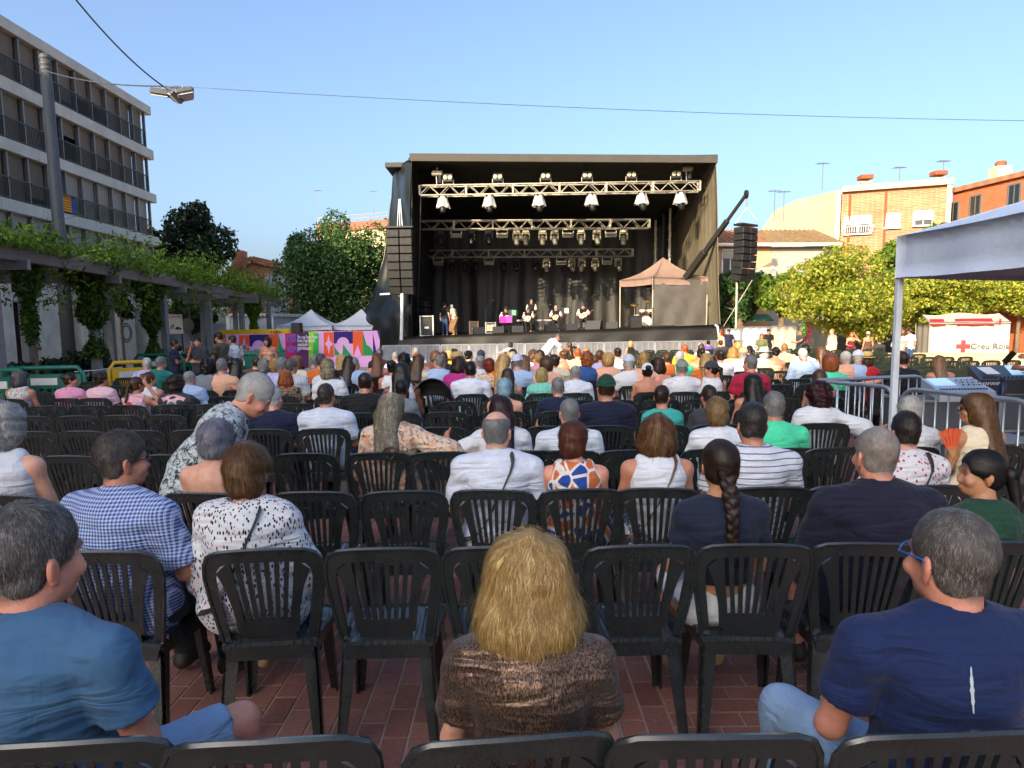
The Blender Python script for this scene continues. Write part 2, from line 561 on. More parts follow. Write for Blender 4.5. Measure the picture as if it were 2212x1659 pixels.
# ------------------------------------------------------------------ apartment building on the left
CONC = M('pale_concrete', '#c3c0b4', .85, var=.12, scale=1.2, bump=.3)
CONC2 = M('pillar_concrete', '#c2bbaa', .9, var=.2, scale=1.5, bump=.5, bdist=.01)
ALU = M('grey_aluminium', '#6f6f6b', .45, .4, var=.08)
def slatm(name, col, period=.045):
    t = NT(name)
    z = t.sep(t.coord('Object'))[2]
    w = t.math('FRACT', t.math('DIVIDE', z, period))
    c = hexc(col)
    return t.fin(c, .6, t.bump(w, .9, .02))
BLIND_D, BLIND_L = slatm('dark_roller_blind', '#7a7268'), slatm('grey_roller_blind', '#aaa79e')
DARK = M('dark_opening', '#14161a', .35, var=.3)
RAIL = M('dark_railing', '#474541', .5, .5)
FX, FY1, FY0, BAY = at(330, 300, 46.35).x - .31, 46.0, 14.9, 1.415
ab = thing('apartment_building', 'five-storey grey concrete apartment block with roller blinds and balcony railings', 'building', (FX, FY1, 0))
m = MB()
m.box((-6.3, -38, 8.2), (11.0, 75.4, 16.3))
m.build('wall', DARK, ab)
bands = [(225, 244), (321, 342), (417, 436), (511, 530)]
cxs = [319, 330, 341, 351]
zs = []
for (a, b), cx_ in zip(bands, cxs):
    Yc = -FX * FPX / (CX - cx_)
    zs.append((at(cx_, b, 45.8).z, at(cx_, a, 45.8).z))
for k, (z0, z1) in enumerate(zs):
    for i in range(26):
        L = BAY * 2
        m = MB()
        m.box((-.14, -L * (i + .5) + .35, (z0 + z1) / 2), (.9, L - .02, z1 - z0), .015)
        m.build('concrete_panel', CONC, ab)
fl = [(zs[1][1], zs[0][0]), (zs[2][1], zs[1][0]), (zs[3][1], zs[2][0]), (zs[3][0] - 2.5, zs[3][0])]
nb = int((FY1 - FY0) / BAY)
blr = random.Random(5)
# shared meshes for the repeated pieces
for k, (z0, z1) in enumerate(fl):
    hgt = z1 - z0
    mul = MB().box((0, 0, hgt / 2), (.16, .11, hgt), .01).mesh('mullion'); mul.materials.append(ALU)
    pane = {}
    for fr in (.35, .55, .8, 1.0):
        for mt in (BLIND_D, BLIND_L):
            bmn = MB().box((0, 0, hgt - hgt * fr / 2), (.05, BAY - .13, hgt * fr - .01)).mesh('roller_blind'); bmn.materials.append(mt)
            pane[fr, mt] = bmn
    rl = MB()
    for q in range(13):
        rl.box((0, -BAY / 2 + .09 + q * (BAY - .18) / 12, .5), (.02, .02, .92))
    rl.box((0, 0, .98), (.06, BAY - .12, .05)); rl.box((0, 0, .08), (.05, BAY - .12, .04))
    rlm = rl.mesh('balcony_railing'); rlm.materials.append(RAIL)
    for i in range(nb + 1):
        yy = -.3 - i * BAY
        obj('mullion', mul, ab, (.12, yy, z0))
        yc = yy - BAY / 2
        if k == 1 and i in (10, 11, 5): fr = .35
        elif k == 0 and i in (3, 4): fr = .55
        else: fr = blr.choice([1.0, 1.0, 1.0, .8])
        mt = BLIND_L if k >= 2 and blr.random() < .8 and i < 7 or k == 3 else BLIND_D
        obj('roller_blind', pane[fr, mt], ab, (-.06, yc, z0))
        if k < 3: obj('balcony_railing', rlm, ab, (.22, yc, z0))
# ground-storey colonnade
zc = fl[3][0]
for i in range(10):
    yy = -1.2 - i * 3.35
    m = MB()
    m.box((.5, yy - .85, zc / 2), (.9, 1.75, zc), .02)
    m.build('pillar', CONC2, ab)
    m = MB()
    m.box((.25, yy - 2.55, 3.35), (.5, 1.6, .42), .02)
    m.build('lintel', CONC2, ab)
m = MB(); m.box((.3, -36, zc + .0), (1.0, 73, .3), .02); m.build('ledge', CONC, ab)
GRAF = M('graffiti_paint', '#15171a', .6)
for i, (s, zz, sz) in enumerate([('R', 1.5, 2.0), ('G', 1.6, 1.7), ('O', 1.7, 1.5)]):
    px = [155, 250, 283][i]
    ypos = -FX * 0 + (-(FX + .96)) * FPX / (CX - [72, 215, 278][i]) - FY1
    cu = text('graffiti', s, sz, GRAF, ab, (.96, ypos - .5, zz - .5), (PI / 2, 0, PI / 2), .0)
    cu.data.fill_mode = 'NONE'; cu.data.bevel_depth = .03; cu.data.bevel_resolution = 0
fl_ = MB()
fl_.grid(lambda u, w: (.36 + .03 * math.sin(u * 9), -8.4 - u * 1.3, zs[3][1] + .95 - w * .8 - .1 * u), 8, 4, .01)
flag = fl_.build('flag', None, None, True, (FX, FY1, 0))
t = NT('striped_flag')
z = t.sep(t.coord('Object'))
st = t.math('GREATER_THAN', t.math('SINE', t.math('MULTIPLY', z[2], 50)), 0)
yy = t.math('GREATER_THAN', z[1], -8.8)
flag.data.materials[0] = t.fin(t.mix(yy, t.mix(st, hexc('#d9a514'), hexc('#a8371c')), hexc('#2a4a86')), .9)
tag(flag, 'yellow and red striped flag with blue corner hung on balcony railing', 'flag')

# added tower, unseen behind the camera, sized so its shadow covers the near rows
def shade_edge(x, y, dy, z=1.2):
    """roof point whose shadow falls on (x,y,z), dy metres behind it"""
    L = dy / math.cos(SUN_AZ)
    return Vector((x - L * math.sin(SUN_AZ), y - dy, z + L * math.tan(SUN_EL)))
E0, E1 = shade_edge(-12, 18.2, 66), shade_edge(13.5, 7.4, 60)
HT = (E0.z + E1.z) / 2
L0, L1 = Vector((E0.x, E0.y, 0)), Vector((E1.x, E1.y, 0))
bb = thing('tower_block', 'tall pale apartment tower closing the square behind the photographer', 'building', (0, 0, 0))
nn = Vector((L1.y - L0.y, -(L1.x - L0.x), 0)).normalized() * 12
m = MB(); m.poly([L0, L1, L1 + nn, L0 + nn], (0, 0, HT)); m.build('wall', CONC, bb)
dirv = (L1 - L0).normalized()
for k in range(9):
    for i in range(8):
        p = L0 + dirv * (2 + i * 3.1) + Vector((0, 0, 2.2 + k * 3.1)) - nn.normalized() * .02
        ww = MB().bar(p - dirv * .7, p + dirv * .7, .1, 1.5)
        ww.build('window', DARK, bb)

# ------------------------------------------------------------------ far buildings, left and centre
def brickwall(name, c1, c2, mortar, s=1.0):
    t = NT(name)
    g = t.new('NewGeometry')
    p = t.coord('Object', (1, 1, 1))
    x, y, z = t.sep(p)
    cmb = t.new('CombineXYZ')
    t.put(cmb.inputs[0], t.math('ADD', x, y)); t.put(cmb.inputs[1], z)
    b = t.new('TexBrick')
    t.l.new(cmb.outputs[0], b.inputs['Vector'])
    b.inputs['Scale'].default_value = 1
    b.inputs['Brick Width'].default_value, b.inputs['Row Height'].default_value, b.inputs['Mortar Size'].default_value = .30 * s, .09 * s, .012 * s
    b.inputs['Color1'].default_value, b.inputs['Color2'].default_value, b.inputs['Mortar'].default_value = (*hexc(c1), 1), (*hexc(c2), 1), (*hexc(mortar), 1)
    n = t.noise(p, 1.2, 6, .65)
    c = t.mix(t.ramp(n, [(.35, (.0, .0, .0)), (.75, (.55, .55, .55))]), b.outputs[0], tuple(k * .65 for k in hexc(c2)))
    return t.fin(c, .9, t.bump(b.outputs[1], .5, .02))
BRK_Y = brickwall('tan_brick', '#ab7f5c', '#8f6546', '#b39a80')
BRK_O = brickwall('orange_brick', '#b4603c', '#a65232', '#b0704f')
BRK_R = brickwall('old_red_brick', '#9c5f4a', '#8a4e3a', '#a08670')
CREAM = M('cream_render', '#cdb994', .9, var=.1, scale=.6)
PEACH = M('peach_render', '#c79a7c', .9, var=.1, scale=.6)
GREYR = M('grey_render', '#9a9690', .9, var=.12, scale=.5)
BLUEG = M('blue_grey_render', '#8e98a4', .9, var=.08, scale=.4)
WHITEP = M('white_paint', '#d9d8d4', .5, var=.06)
GLASS = M('dark_window_glass', '#20262c', .12, var=.1, bump=0)
def tiles(name, c1, c2):
    t = NT(name)
    p = t.coord()
    w = t.wave(p, 2.2, .3, 'X')
    n = t.noise(p, 3, 5, .7)
    c = t.ramp(n, [(.3, hexc(c1)), (.7, hexc(c2))])
    return t.fin(c, .9, t.bump(w, .8, .05))
TILE = tiles('terracotta_roof_tile', '#7d5a42', '#a4684a')
TILE_G = tiles('mossy_roof_tile', '#5c5138', '#8a6d4c')
def window(parent, c, w, h, axis, blind=0, frame=WHITEP, blindm=None, sill=True):
    """c centre on the wall face; axis = outward unit vector"""
    a = Vector(axis); s = Vector((-a.y, a.x, 0))
    c = Vector(c)
    fr = MB()
    for k in (-1, 1): fr.bar(c + s * k * w / 2 - Vector((0, 0, h / 2)), c + s * k * w / 2 + Vector((0, 0, h / 2)), .09, .09)
    fr.bar(c - s * w / 2 + Vector((0, 0, h / 2)), c + s * w / 2 + Vector((0, 0, h / 2)), .09, .09)
    fr.bar(c - Vector((0, 0, h / 2)), c + Vector((0, 0, h / 2)), .06, .06)
    wo = fr.build('window', frame, parent)
    g = MB(); hv = Vector((0, 0, h / 2)); g.poly([c - s * w / 2 - hv, c + s * w / 2 - hv, c + s * w / 2 + hv, c - s * w / 2 + hv], a * .02)
    g.build('pane', GLASS, wo)
    if sill:
        q = MB(); q.bar(c - s * (w / 2 + .08) - Vector((0, 0, h / 2)) + a * .06, c + s * (w / 2 + .08) - Vector((0, 0, h / 2)) + a * .06, .18, .08)
        q.build('sill', frame, wo)
    if blind:
        q = MB(); q.grid(lambda u, v: tuple(c + s * (u - .5) * w + Vector((0, 0, h / 2 - v * h * blind)) + a * (.06 + v * .02)), 1, 8, .03)
        q.build('blind', blindm or BLIND_L, wo)
    return wo
def on_wall(px, py, A, d):
    """point of the vertical wall through A along d seen at px,py"""
    v = ray(px, py); n_ = Vector((-d.y, d.x, 0)); o_ = Vector((0, 0, CAM_H))
    return o_ + v * ((A - o_).dot(n_) / v.dot(n_))
def antenna(label, base, h, seed=0):
    t = thing('roof_antenna', label, 'antenna', base)
    m = MB(); m.bar((0, 0, 0), (0, 0, h), .022, n=6); m.build('mast', ALU, t)
    m = MB(); m.bar((-.38, 0, h - .1), (.38, .1, h - .05), .016, n=5)
    for i in range(7): m.bar((-.33 + i * .11, -.3 + .02 * i, h - .09), (-.33 + i * .11, .3 - .02 * i, h - .07), .012, n=4)
    m.build('yagi', ALU, t)
    return t
# old brick house behind pergola end
b0 = thing('brick_house', 'old red brick gabled house with grey side wall behind the pergola', 'house', (0, 0, 0))
Y = 58
pl = [at(492, 720, Y), at(492, 585, Y), at(545, 560, Y), at(604, 573, Y), at(604, 720, Y)]
m = MB(); m.poly(pl, (0, 8, 0)); m.build('wall', BRK_R, b0)
m = MB(); m.bar(at(490, 586, Y - .2), at(545, 560, Y - .2), .25, .5); m.bar(at(545, 560, Y - .2), at(606, 574, Y - .2), .25, .5); m.build('roof_edge', TILE, b0)
m = MB(); m.box(at(518, 572, Y + 1) + Vector((0, 0, .3)), (1.0, 1.0, 1.6), .03); m.build('chimney', BRK_R, b0)
g0 = thing('rendered_house', 'windowless blue grey rendered house wall between pergola and green tree', 'house')
Y = 50
pl = [at(572, 725, Y), at(572, 592, Y), at(640, 600, Y), at(640, 725, Y)]
m = MB(); m.poly(pl, (0, 6, 0)); m.build('wall', BLUEG, g0)
m = MB(); m.box(at(632, 660, Y - .1), (.5, .3, 5)); m.build('orange_wall_strip', PEACH, g0)
g1 = thing('low_wall', 'low blue grey boundary wall with orange base behind the pergola', 'wall')
m = MB(); m.poly([at(352, 790, 47), at(352, 698, 47), at(520, 700, 47), at(520, 790, 47)], (0, .4, 0)); m.build('wall', BLUEG, g1)
m = MB(); m.poly([at(400, 790, 46.8), at(400, 752, 46.8), at(470, 752, 46.8), at(470, 790, 46.8)], (0, .1, 0)); m.build('base', BRK_O, g1)
m = MB(); m.poly([at(432, 790, 46.9), at(432, 722, 46.9), at(478, 722, 46.9), at(478, 790, 46.9)], (0, .06, 0)); m.build('doorway', DARK, g1)
h1 = thing('apartment_block', 'cream block with brick parapet and roof railing behind the round tree', 'building')
Y = 72
pl = [at(684, 720, Y), at(684, 492, Y), at(850, 478, Y), at(850, 720, Y)]
m = MB(); m.poly(pl, (0, 8, 0)); m.build('wall', CREAM, h1)
m = MB(); m.poly([at(683, 503, Y - .2), at(683, 486, Y - .2), at(851, 472, Y - .2), at(851, 490, Y - .2)], (0, 8.3, 0)); m.build('parapet', BRK_R, h1)
m = MB()
for i in range(34):
    x = 686 + i * 4.8
    yb = 486 - (x - 683) / 168 * 14
    m.bar(at(x, yb, Y), at(x, yb - 15, Y), .03)
m.bar(at(686, 471, Y), at(850, 457, Y), .05); m.bar(at(686, 479, Y), at(850, 465, Y), .04)
m.build('roof_railing', ALU, h1)
antenna('tall roof antenna on the block behind the round tree', at(690, 486, Y), 3.4)
antenna('roof antenna beside the black stage wing', at(808, 476, Y + .5), 2.9)
antenna('lone roof antenna on the old red brick house', at(510, 585, 58), 3.2)

# ------------------------------------------------------------------ right-hand buildings
rb = thing('brick_building', 'tan brick house with cream side wall, striped awning windows and rusty pipes', 'building')
A, B = at(1812, 600, 42), at(2046, 600, 40)
A.z = B.z = 0
zt = at(1812, 414, 42).z
dv = (B - A).normalized(); nv = Vector((-dv.y, dv.x, 0))
m = MB(); m.poly([A, B, B + nv * 13, A + nv * 13], (0, 0, zt)); m.build('wall', BRK_Y, rb)
m = MB()
nv2 = Vector((-.03, 1, 0)).normalized()
a0, a1 = A - dv * .06, A + nv2 * 13 - dv * .06
m.poly([a0, a1, a1 + Vector((0, 0, zt - 1.2)), a1 - nv2 * 4 + Vector((0, 0, zt + .4)), a1 - nv2 * 7.5 + Vector((0, 0, zt + .5)), a0 + Vector((0, 0, zt + .1))], dv * -.25); m.build('side_wall', CREAM, rb)
m = MB(); m.bar(A + Vector((0, 0, zt + .1)) - nv * .1, B + Vector((0, 0, zt + .1)) - nv * .1, .4, .3); m.build('parapet', CREAM, rb)
RUST = M('rust_stain_pipe', '#8a4a2a', .8)
for fx in (.075, .41):
    p = A.lerp(B, fx) - nv * .08
    m = MB(); m.bar(p + Vector((0, 0, .2)), p + Vector((0, 0, zt - .2)), .07, n=6); m.build('drain_pipe', RUST, rb)
m = MB(); m.bar(B - dv * .15 - nv * .1, B - dv * .15 - nv * .1 + Vector((0, 0, zt)), .14, n=6); m.build('drain_pipe', CREAM, rb)
for px0, px1, py0, py1, bl in [(1825, 1880, 468, 506, .45), (1911, 1943, 462, 493, 1.0), (1974, 2014, 457, 488, .6)]:
    c = on_wall((px0 + px1) / 2, (py0 + py1) / 2, A, dv) - nv * .03
    wd = (on_wall(px1, 480, A, dv) - on_wall(px0, 480, A, dv)).length
    window(rb, c, wd, (on_wall(px0, py0, A, dv) - on_wall(px0, py1, A, dv)).length, tuple(-nv), bl, WHITEP, WHITEP)
m = MB(); p = on_wall(1852, 503, A, dv) - nv * .35
for i in range(14): m.bar(p - dv * .8 + dv * i * .12, p - dv * .8 + dv * i * .12 + Vector((0, 0, .34)), .025)
m.bar(p - dv * .85 + Vector((0, 0, .34)), p + dv * .85 + Vector((0, 0, .34)), .05)
m.build('balcony_rail', WHITEP, rb)
for fx, h in [(.24, .8), (.93, .7)]:
    m = MB(); p = A.lerp(B, fx) + nv * 2 + Vector((0, 0, zt)); m.box(p + Vector((0, 0, h / 2)), (.6, .6, h), .03); m.build('chimney', PEACH, rb)
    m = MB(); m.box(p + Vector((0, 0, h + .25)), (.7, .7, .25), .03); m.build('chimney_cap', RUST, rb)
lh = thing('tiled_house', 'low house with mossy terracotta tiled roof beside the hanging speaker array', 'house')
A2, B2 = at(1540, 600, 40), at(1808, 600, 40.5); A2.z = B2.z = 0
ze, zr = at(1700, 524, 40).z, at(1700, 494, 44).z
mid = A2.lerp(B2, .46)
m = MB(); m.poly([A2, mid, mid + Vector((0, 7, 0)), A2 + Vector((0, 7, 0))], (0, 0, ze)); m.build('peach_wall', PEACH, lh)
m = MB(); m.poly([mid + Vector((.01, 0, 0)), B2, B2 + Vector((0, 7, 0)), mid + Vector((.01, 7, 0))], (0, 0, ze - .2)); m.build('grey_wall', GREYR, lh)
for k, (p, q, mt) in enumerate([(A2, mid, TILE), (mid, B2, TILE_G)]):
    m = MB()
    e0, e1 = p + Vector((-.2, -.35, ze - .05)), q + Vector((.2, -.35, ze - .05))
    m.grid(lambda u, v: tuple((e0.lerp(e1, u)) + Vector((0, 4.2 * v, (zr - ze) * v + .05 * math.sin(u * 90) * (1 - .0 * v)))), 120, 6, .12)
    m.build('roof', mt, lh)
m = MB(); m.bar(A2 + Vector((0, -.4, ze - .12)), B2 + Vector((0, -.4, ze - .12)), .1, n=6); m.build('gutter', WHITEP, lh)
for px, py, w, h in [(1577, 572, .9, 1.6), (1650, 608, 1.2, 1.4), (1765, 600, 1.2, 1.5)]:
    c = at(px, py, 40); c.y -= .03
    if px > 1700: c.y += .3
    window(lh, c, w, h, (0, -1, 0), .3, WHITEP)
ob = thing('orange_brick_building', 'orange brick building with small windows and roof terrace behind blue canopy', 'building')
A3, B3 = at(2048, 600, 40.4), at(2330, 600, 33); A3.z = B3.z = 0
z3 = at(2050, 412, 40.3).z
d3 = (B3 - A3).normalized(); n3 = Vector((-d3.y, d3.x, 0))
m = MB(); m.poly([A3, B3, B3 + n3 * 12, A3 + n3 * 12], (0, 0, z3)); m.build('wall', BRK_O, ob)
m = MB(); m.bar(A3 + Vector((0, 0, z3)) - n3 * .05, B3 + Vector((0, 0, z3)) - n3 * .05, .3, .25); m.build('coping', TILE, ob)
m = MB(); m.poly([A3 + n3 * 3 + d3 * 1.5 + Vector((0, 0, z3)), B3 + n3 * 3 + Vector((0, 0, z3)), B3 + n3 * 9 + Vector((0, 0, z3)), A3 + n3 * 9 + d3 * 1.5 + Vector((0, 0, z3))], (0, 0, 1.1)); m.build('roof_terrace', GREYR, ob)
for i in range(3):
    m = MB(); p = A3 + d3 * (.8 + i * 2.7) + n3 * 2.2; m.box(p + Vector((0, 0, z3 + .6)), (.8, .8, 1.2), .03); m.build('chimney', CREAM, ob)
    m = MB(); m.lathe([(.26, 0), (.28, .2), (.22, .3)], 10, p + Vector((0, 0, z3 + 1.2))); m.build('chimney_cap', RUST, ob)
for px, py in [(2060, 462), (2108, 447), (2192, 424)]:
    c = on_wall(px, py, A3, d3) - n3 * .03
    window(ob, c, .7, 1.2, tuple(-n3), 0, ALU)
for k, (px, py, h) in enumerate([(1776, 410, 1.6), (1942, 404, 1.2), (2036, 395, 1.3), (1672, 480, 1.9), (1692, 478, 1.8)]):
    antenna(['green roof antenna on the cream gable', 'small roof antenna on the tan brick parapet', 'short roof antenna beside the orange brick chimneys', 'tall thin mast left of the cream gable', 'white forked mast beside the cream gable'][k], at(px, py, 43.5 if k != 2 else 42.5), h)

# ------------------------------------------------------------------ pergola with creeper
WOOD = M('weathered_grey_timber', '#6d6a66', .85, var=.25, scale=5, bump=.6, stretch=(1, .1, 1))
GALV = M('galvanised_post', '#7f868c', .5, .6, var=.15)
PA, PB = Vector((-9.9, 12.6, 0)), Vector((-12.2, 37.5, 0))
zb = 3.28
pg = thing('pergola', 'long timber pergola with galvanised posts along the apartment block', 'pergola')
pd = (PB - PA).normalized(); pn = Vector((-pd.y, pd.x, 0))
if pn.x > 0: pn = -pn
fr = [0, .085, .25, .44, .62, .80, 1.0]
for off in (0, 2.7):
    for i in range(6):
        p, q = PA + pd * 0, 0
        p = PA.lerp(PB, fr[i]) + pn * off; q = PA.lerp(PB, fr[i + 1]) + pn * off
        m = MB(); m.bar(p + Vector((0, 0, zb + .01 * (i % 2))), q + Vector((0, 0, zb + .01 * (i % 2))), .12, .26, b=.01); m.build('beam', WOOD, pg)
for i in range(7):
    p = PA.lerp(PB, fr[i])
    m = MB(); m.bar(p + Vector((0, 0, zb - .2)) - pn * .25, p + Vector((0, 0, zb - .2)) + pn * 3.0, .12, .2); m.build('cross_beam', GALV, pg)
    for off in (.5, 2.2):
        m = MB(); m.bar(p + pn * off + Vector((0, 0, -.05)), p + pn * off + Vector((0, 0, zb - .1)), .2, .2, b=.01); m.build('post', GALV, pg)
for i in range(40):
    p = PA.lerp(PB, (i + .5) / 40)
    m = MB(); m.bar(p + pn * -.15 + Vector((0, 0, zb + .17)), p + pn * 2.95 + Vector((0, 0, zb + .17)), .08, .1); m.build('slat', WOOD, pg)
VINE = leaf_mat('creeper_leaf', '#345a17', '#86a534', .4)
VINE2 = leaf_mat('shaded_creeper_leaf', '#27421a', '#5f8030', .35)  # same leaf made darker: shade put into the colour of the hanging columns
r_ = np.random.RandomState(4)
n = 44000
tt = r_.uniform(-.05, 1.0, n)
bulge = .34 + .22 * np.sin(tt * 23) + .18 * np.sin(tt * 51 + 1)
hh = np.abs(r_.normal(0, 1, n)) * .30 * (bulge + .42) * (.42 + 1.25 * np.sin(np.clip(tt, 0, 1) * 2.6))
off = r_.uniform(-.35, 3.1, n)
P = np.array(PA)[None] + np.array(PB - PA)[None] * tt[:, None] + np.array(pn)[None] * off[:, None]
keep = np.sin(tt * 61 + 2 * np.sin(off * 2)) + .8 * np.sin(tt * 29 + off * 1.7) + r_.uniform(-1, 1.6, n) > -.55
P[:, 2] = zb + .12 + hh * np.clip(1.15 - .12 * off, .6, 1.2)
droop = (r_.rand(n) < .26) & (np.sin(tt * 83) + np.sin(tt * 37 + 1) > .2)
P[droop, 2] -= hh[droop] + r_.uniform(.0, 1.0, droop.sum()) ** 1.5 * 1.0
P = P[keep]
V, F = leaf_quads(P, .085, None, 5, .33, 1.0)
vine = thing('climbing_creeper', 'bright green creeper growing thick over the pergola roof', 'creeper', (0, 0, 0))
obj('foliage', np_mesh('foliage', V, F, VINE), vine)
m = MB()
vr = random.Random(8)
for i in range(60):
    f0 = vr.uniform(0, .98); o0 = vr.uniform(-.3, 2.8)
    p = PA.lerp(PB, f0) + pn * o0 + Vector((0, 0, zb + .3))
    m.tube([p, p + Vector((vr.uniform(-.3, .4), vr.uniform(-.3, .5), vr.uniform(.3, .6))), p + Vector((vr.uniform(-.1, .9), vr.uniform(-.5, .9), vr.uniform(.4, .9)))], [.012, .008, .004], 4)
m.build('tendrils', VINE, vine, True)
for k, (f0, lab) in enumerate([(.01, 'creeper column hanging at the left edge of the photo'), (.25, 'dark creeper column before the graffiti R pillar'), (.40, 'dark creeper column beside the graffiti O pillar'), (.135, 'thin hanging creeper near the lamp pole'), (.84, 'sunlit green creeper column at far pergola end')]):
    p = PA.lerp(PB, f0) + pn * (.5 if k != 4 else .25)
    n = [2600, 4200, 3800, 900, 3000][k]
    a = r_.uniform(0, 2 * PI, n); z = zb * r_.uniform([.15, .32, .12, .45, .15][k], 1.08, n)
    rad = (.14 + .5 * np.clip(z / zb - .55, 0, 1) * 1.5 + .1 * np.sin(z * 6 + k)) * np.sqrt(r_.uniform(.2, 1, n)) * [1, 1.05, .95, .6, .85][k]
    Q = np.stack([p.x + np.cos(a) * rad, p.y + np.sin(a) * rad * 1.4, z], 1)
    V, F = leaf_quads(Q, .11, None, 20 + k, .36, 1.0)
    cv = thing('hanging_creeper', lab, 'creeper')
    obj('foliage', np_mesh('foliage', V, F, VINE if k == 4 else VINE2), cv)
    m = MB(); m.tube([(p.x, p.y, 0), (p.x + .05, p.y + .03, 1.2), (p.x - .04, p.y, 2.3), (p.x, p.y, zb)], [.05, .04, .04, .03], 6); m.build('stem', BARK, cv, True)

# street lamp pole, catenary wires and floodlights
lp = thing('lamp_pole', 'tall grey tapered metal pole standing in front of the apartment block', 'pole', at(97, 118, 24))
lp.location.z = 0
zt_ = at(97, 118, 24).z
m = MB(); m.tube([(0, 0, -.05), (0, 0, 3), (0, 0, zt_)], [.21, .2, .155], 14); m.build('shaft', M('grey_pole_paint', '#4b5052', .6, .2), lp, True)
m = MB()
for z in (zt_ - .15, zt_ - .35, zt_ - .5): m.lathe([(.16, z), (.175, z + .03), (.175, z + .07), (.16, z + .1)], 14)
m.build('clamp_ring', M('grey_pole_paint', '#4b5052'), lp)
WIRE = M('grey_wire', '#56606a', .5, .5)
Fc = at(352, 186, 15)
def wire(label, p, q, sag, r=.012):
    m = MB()
    m.tube([p.lerp(q, i / 24) - Vector((0, 0, sag * 4 * (i / 24) * (1 - i / 24))) for i in range(25)], r, 5)
    return tag(m.build('cable', WIRE, None, True), label, 'cable')
wire('black cable from the lamp pole to the hanging floodlights', Vector((lp.location.x, lp.location.y, zt_ - .5)), Fc, .12, .016)
wire('thick cable rising from the floodlights to the top edge', Fc, at(150, -18, 12.5), .12, .015)
wire('long thin cable crossing the sky from floodlights to right edge', Fc + Vector((.2, 0, 0)), at(2300, 262, 17), .12, .007)
FLH = M('floodlight_housing', '#5d6064', .5, .4)
fl_o = thing('floodlight_cluster', 'cluster of three grey floodlights hung from crossing cables in the sky', 'floodlight', Fc)
for k, (dx, dz, rx, ry, rz_) in enumerate([(-.05, -.12, .2, .1, .2), (.22, -.18, -.6, .5, -.5), (.42, -.16, -.35, -.35, .4)]):
    mt = Matrix.Rotation(rz_, 3, 'Z') @ Matrix.Rotation(rx, 3, 'X') @ Matrix.Rotation(ry, 3, 'Y')
    m = MB(); m.box((dx, 0, dz), (.36, .3, .13), .03, mt); a = m.build('lamp_housing', FLH, fl_o)
    m = MB(); m.box(Vector((dx, 0, dz)) + mt @ Vector((0, 0, -.07)), (.3, .24, .02), .0, mt); m.build('lamp_glass', M('floodlight_glass', '#c9ccd0', .15), a)
m = MB(); m.bar((-.1, 0, 0), (.62, 0, -.06), .02, n=6); m.bar((0, 0, 0), (0, 0, -.1), .02); m.bar((.4, 0, 0), (.4, 0, -.12), .02); m.build('bracket', WIRE, fl_o)

# ------------------------------------------------------------------ trees
DARKLEAF = leaf_mat('dark_evergreen_leaf', '#1c2a1a', '#31482a', .2)
MIDLEAF = leaf_mat('mid_green_leaf', '#2a4723', '#587a40', .3)
LIME = leaf_mat('yellow_green_leaf', '#5a7a1e', '#bdb84a', .42)
LIME2 = leaf_mat('fresh_green_leaf', '#3d5f1e', '#7d9434', .4)
def px_tree(label, cx, cy, rx_px, rz_px, Y, leafm, n, leaf, seed, lumps=16, trunk_r=.16, lean=0, ry=None):
    c = at(cx, cy, Y)
    k = Y / FPX
    rad = (rx_px * k, (ry or rx_px * k), rz_px * k)
    return tree(label, (c.x, c.y, 0), c.z + rad[2], rad, leafm, n, leaf, seed, lumps, trunk_r, lean, c.z)
px_tree('dark dense evergreen tree behind the end of the apartment block', 408, 548, 84, 100, 54, DARKLEAF, 16000, .17, 11, 22, .3)
px_tree('big round green tree between pergola and stage', 720, 590, 128, 130, 46, MIDLEAF, 36000, .115, 12, 40, .3)
px_tree('darker small tree below the round tree at its left', 655, 585, 50, 60, 46.5, MIDLEAF, 7000, .115, 13, 18, .15)
px_tree('small shaded tree behind pergola post and sign', 425, 650, 75, 60, 46, DARKLEAF, 6000, .16, 14, 12, .15)
px_tree('broad lime tree with yellow-green leaves beside the stage', 1790, 640, 150, 98, 30, LIME, 36000, .074, 15, 44, .14, .5)
px_tree('lime tree behind the blue canopy pole', 2010, 640, 115, 62, 34, LIME, 24000, .085, 16, 40, .12)
px_tree('lime tree under the blue canopy at the right edge', 2205, 632, 110, 56, 35, LIME, 20000, .085, 17, 36, .10)
px_tree('taller fresh green tree behind the lime trees', 1985, 560, 85, 68, 37, LIME2, 13000, .12, 18, 20, .2)
px_tree('dark leafy tree between the stage wall and the speaker array', 1600, 640, 62, 62, 38, MIDLEAF, 9000, .13, 19, 16, .2)
px_tree('green tree just right of the hanging speaker array', 1690, 640, 55, 55, 36, LIME2, 8500, .125, 21, 14, .18)
px_tree('thin young tree before the graffiti pillars', 258, 640, 42, 62, 27, MIDLEAF, 1000, .12, 22, 10, .05)
# low planting under the pergola
for k, (px, w) in enumerate([(110, 1.5), (200, 1.8), (420, 1.1), (40, 1.3), (545, 1.2)]):
    p = onz(px, 815, 0); p.y = [20, 21, 26, 18, 30][k]; p.x = (px - CX) / FPX * p.y
    sh = thing('shrub', ['dark shrub at foot of the graffiti R pillar', 'dark shrub beside the lamp pole base', 'small dark shrub behind the standing men', 'dark shrub at the left photo edge behind green barrier', 'low shrub under the yellow container'][k], 'shrub', (p.x, p.y, 0))
    P, d = crown_points(1500, (w, .8, .75), 40 + k, 9, .3)
    P[:, 2] = np.abs(P[:, 2] + .5)
    V, F = leaf_quads(P, .08, d * .5, 50 + k)
    obj('foliage', np_mesh('foliage', V, F, DARKLEAF), sh)
    m = MB()
    for q in range(5): m.bar((0, 0, 0), (rng.uniform(-w, w) * .6, rng.uniform(-.4, .4), .8), .02, n=5)
    m.build('stem', BARK, sh)
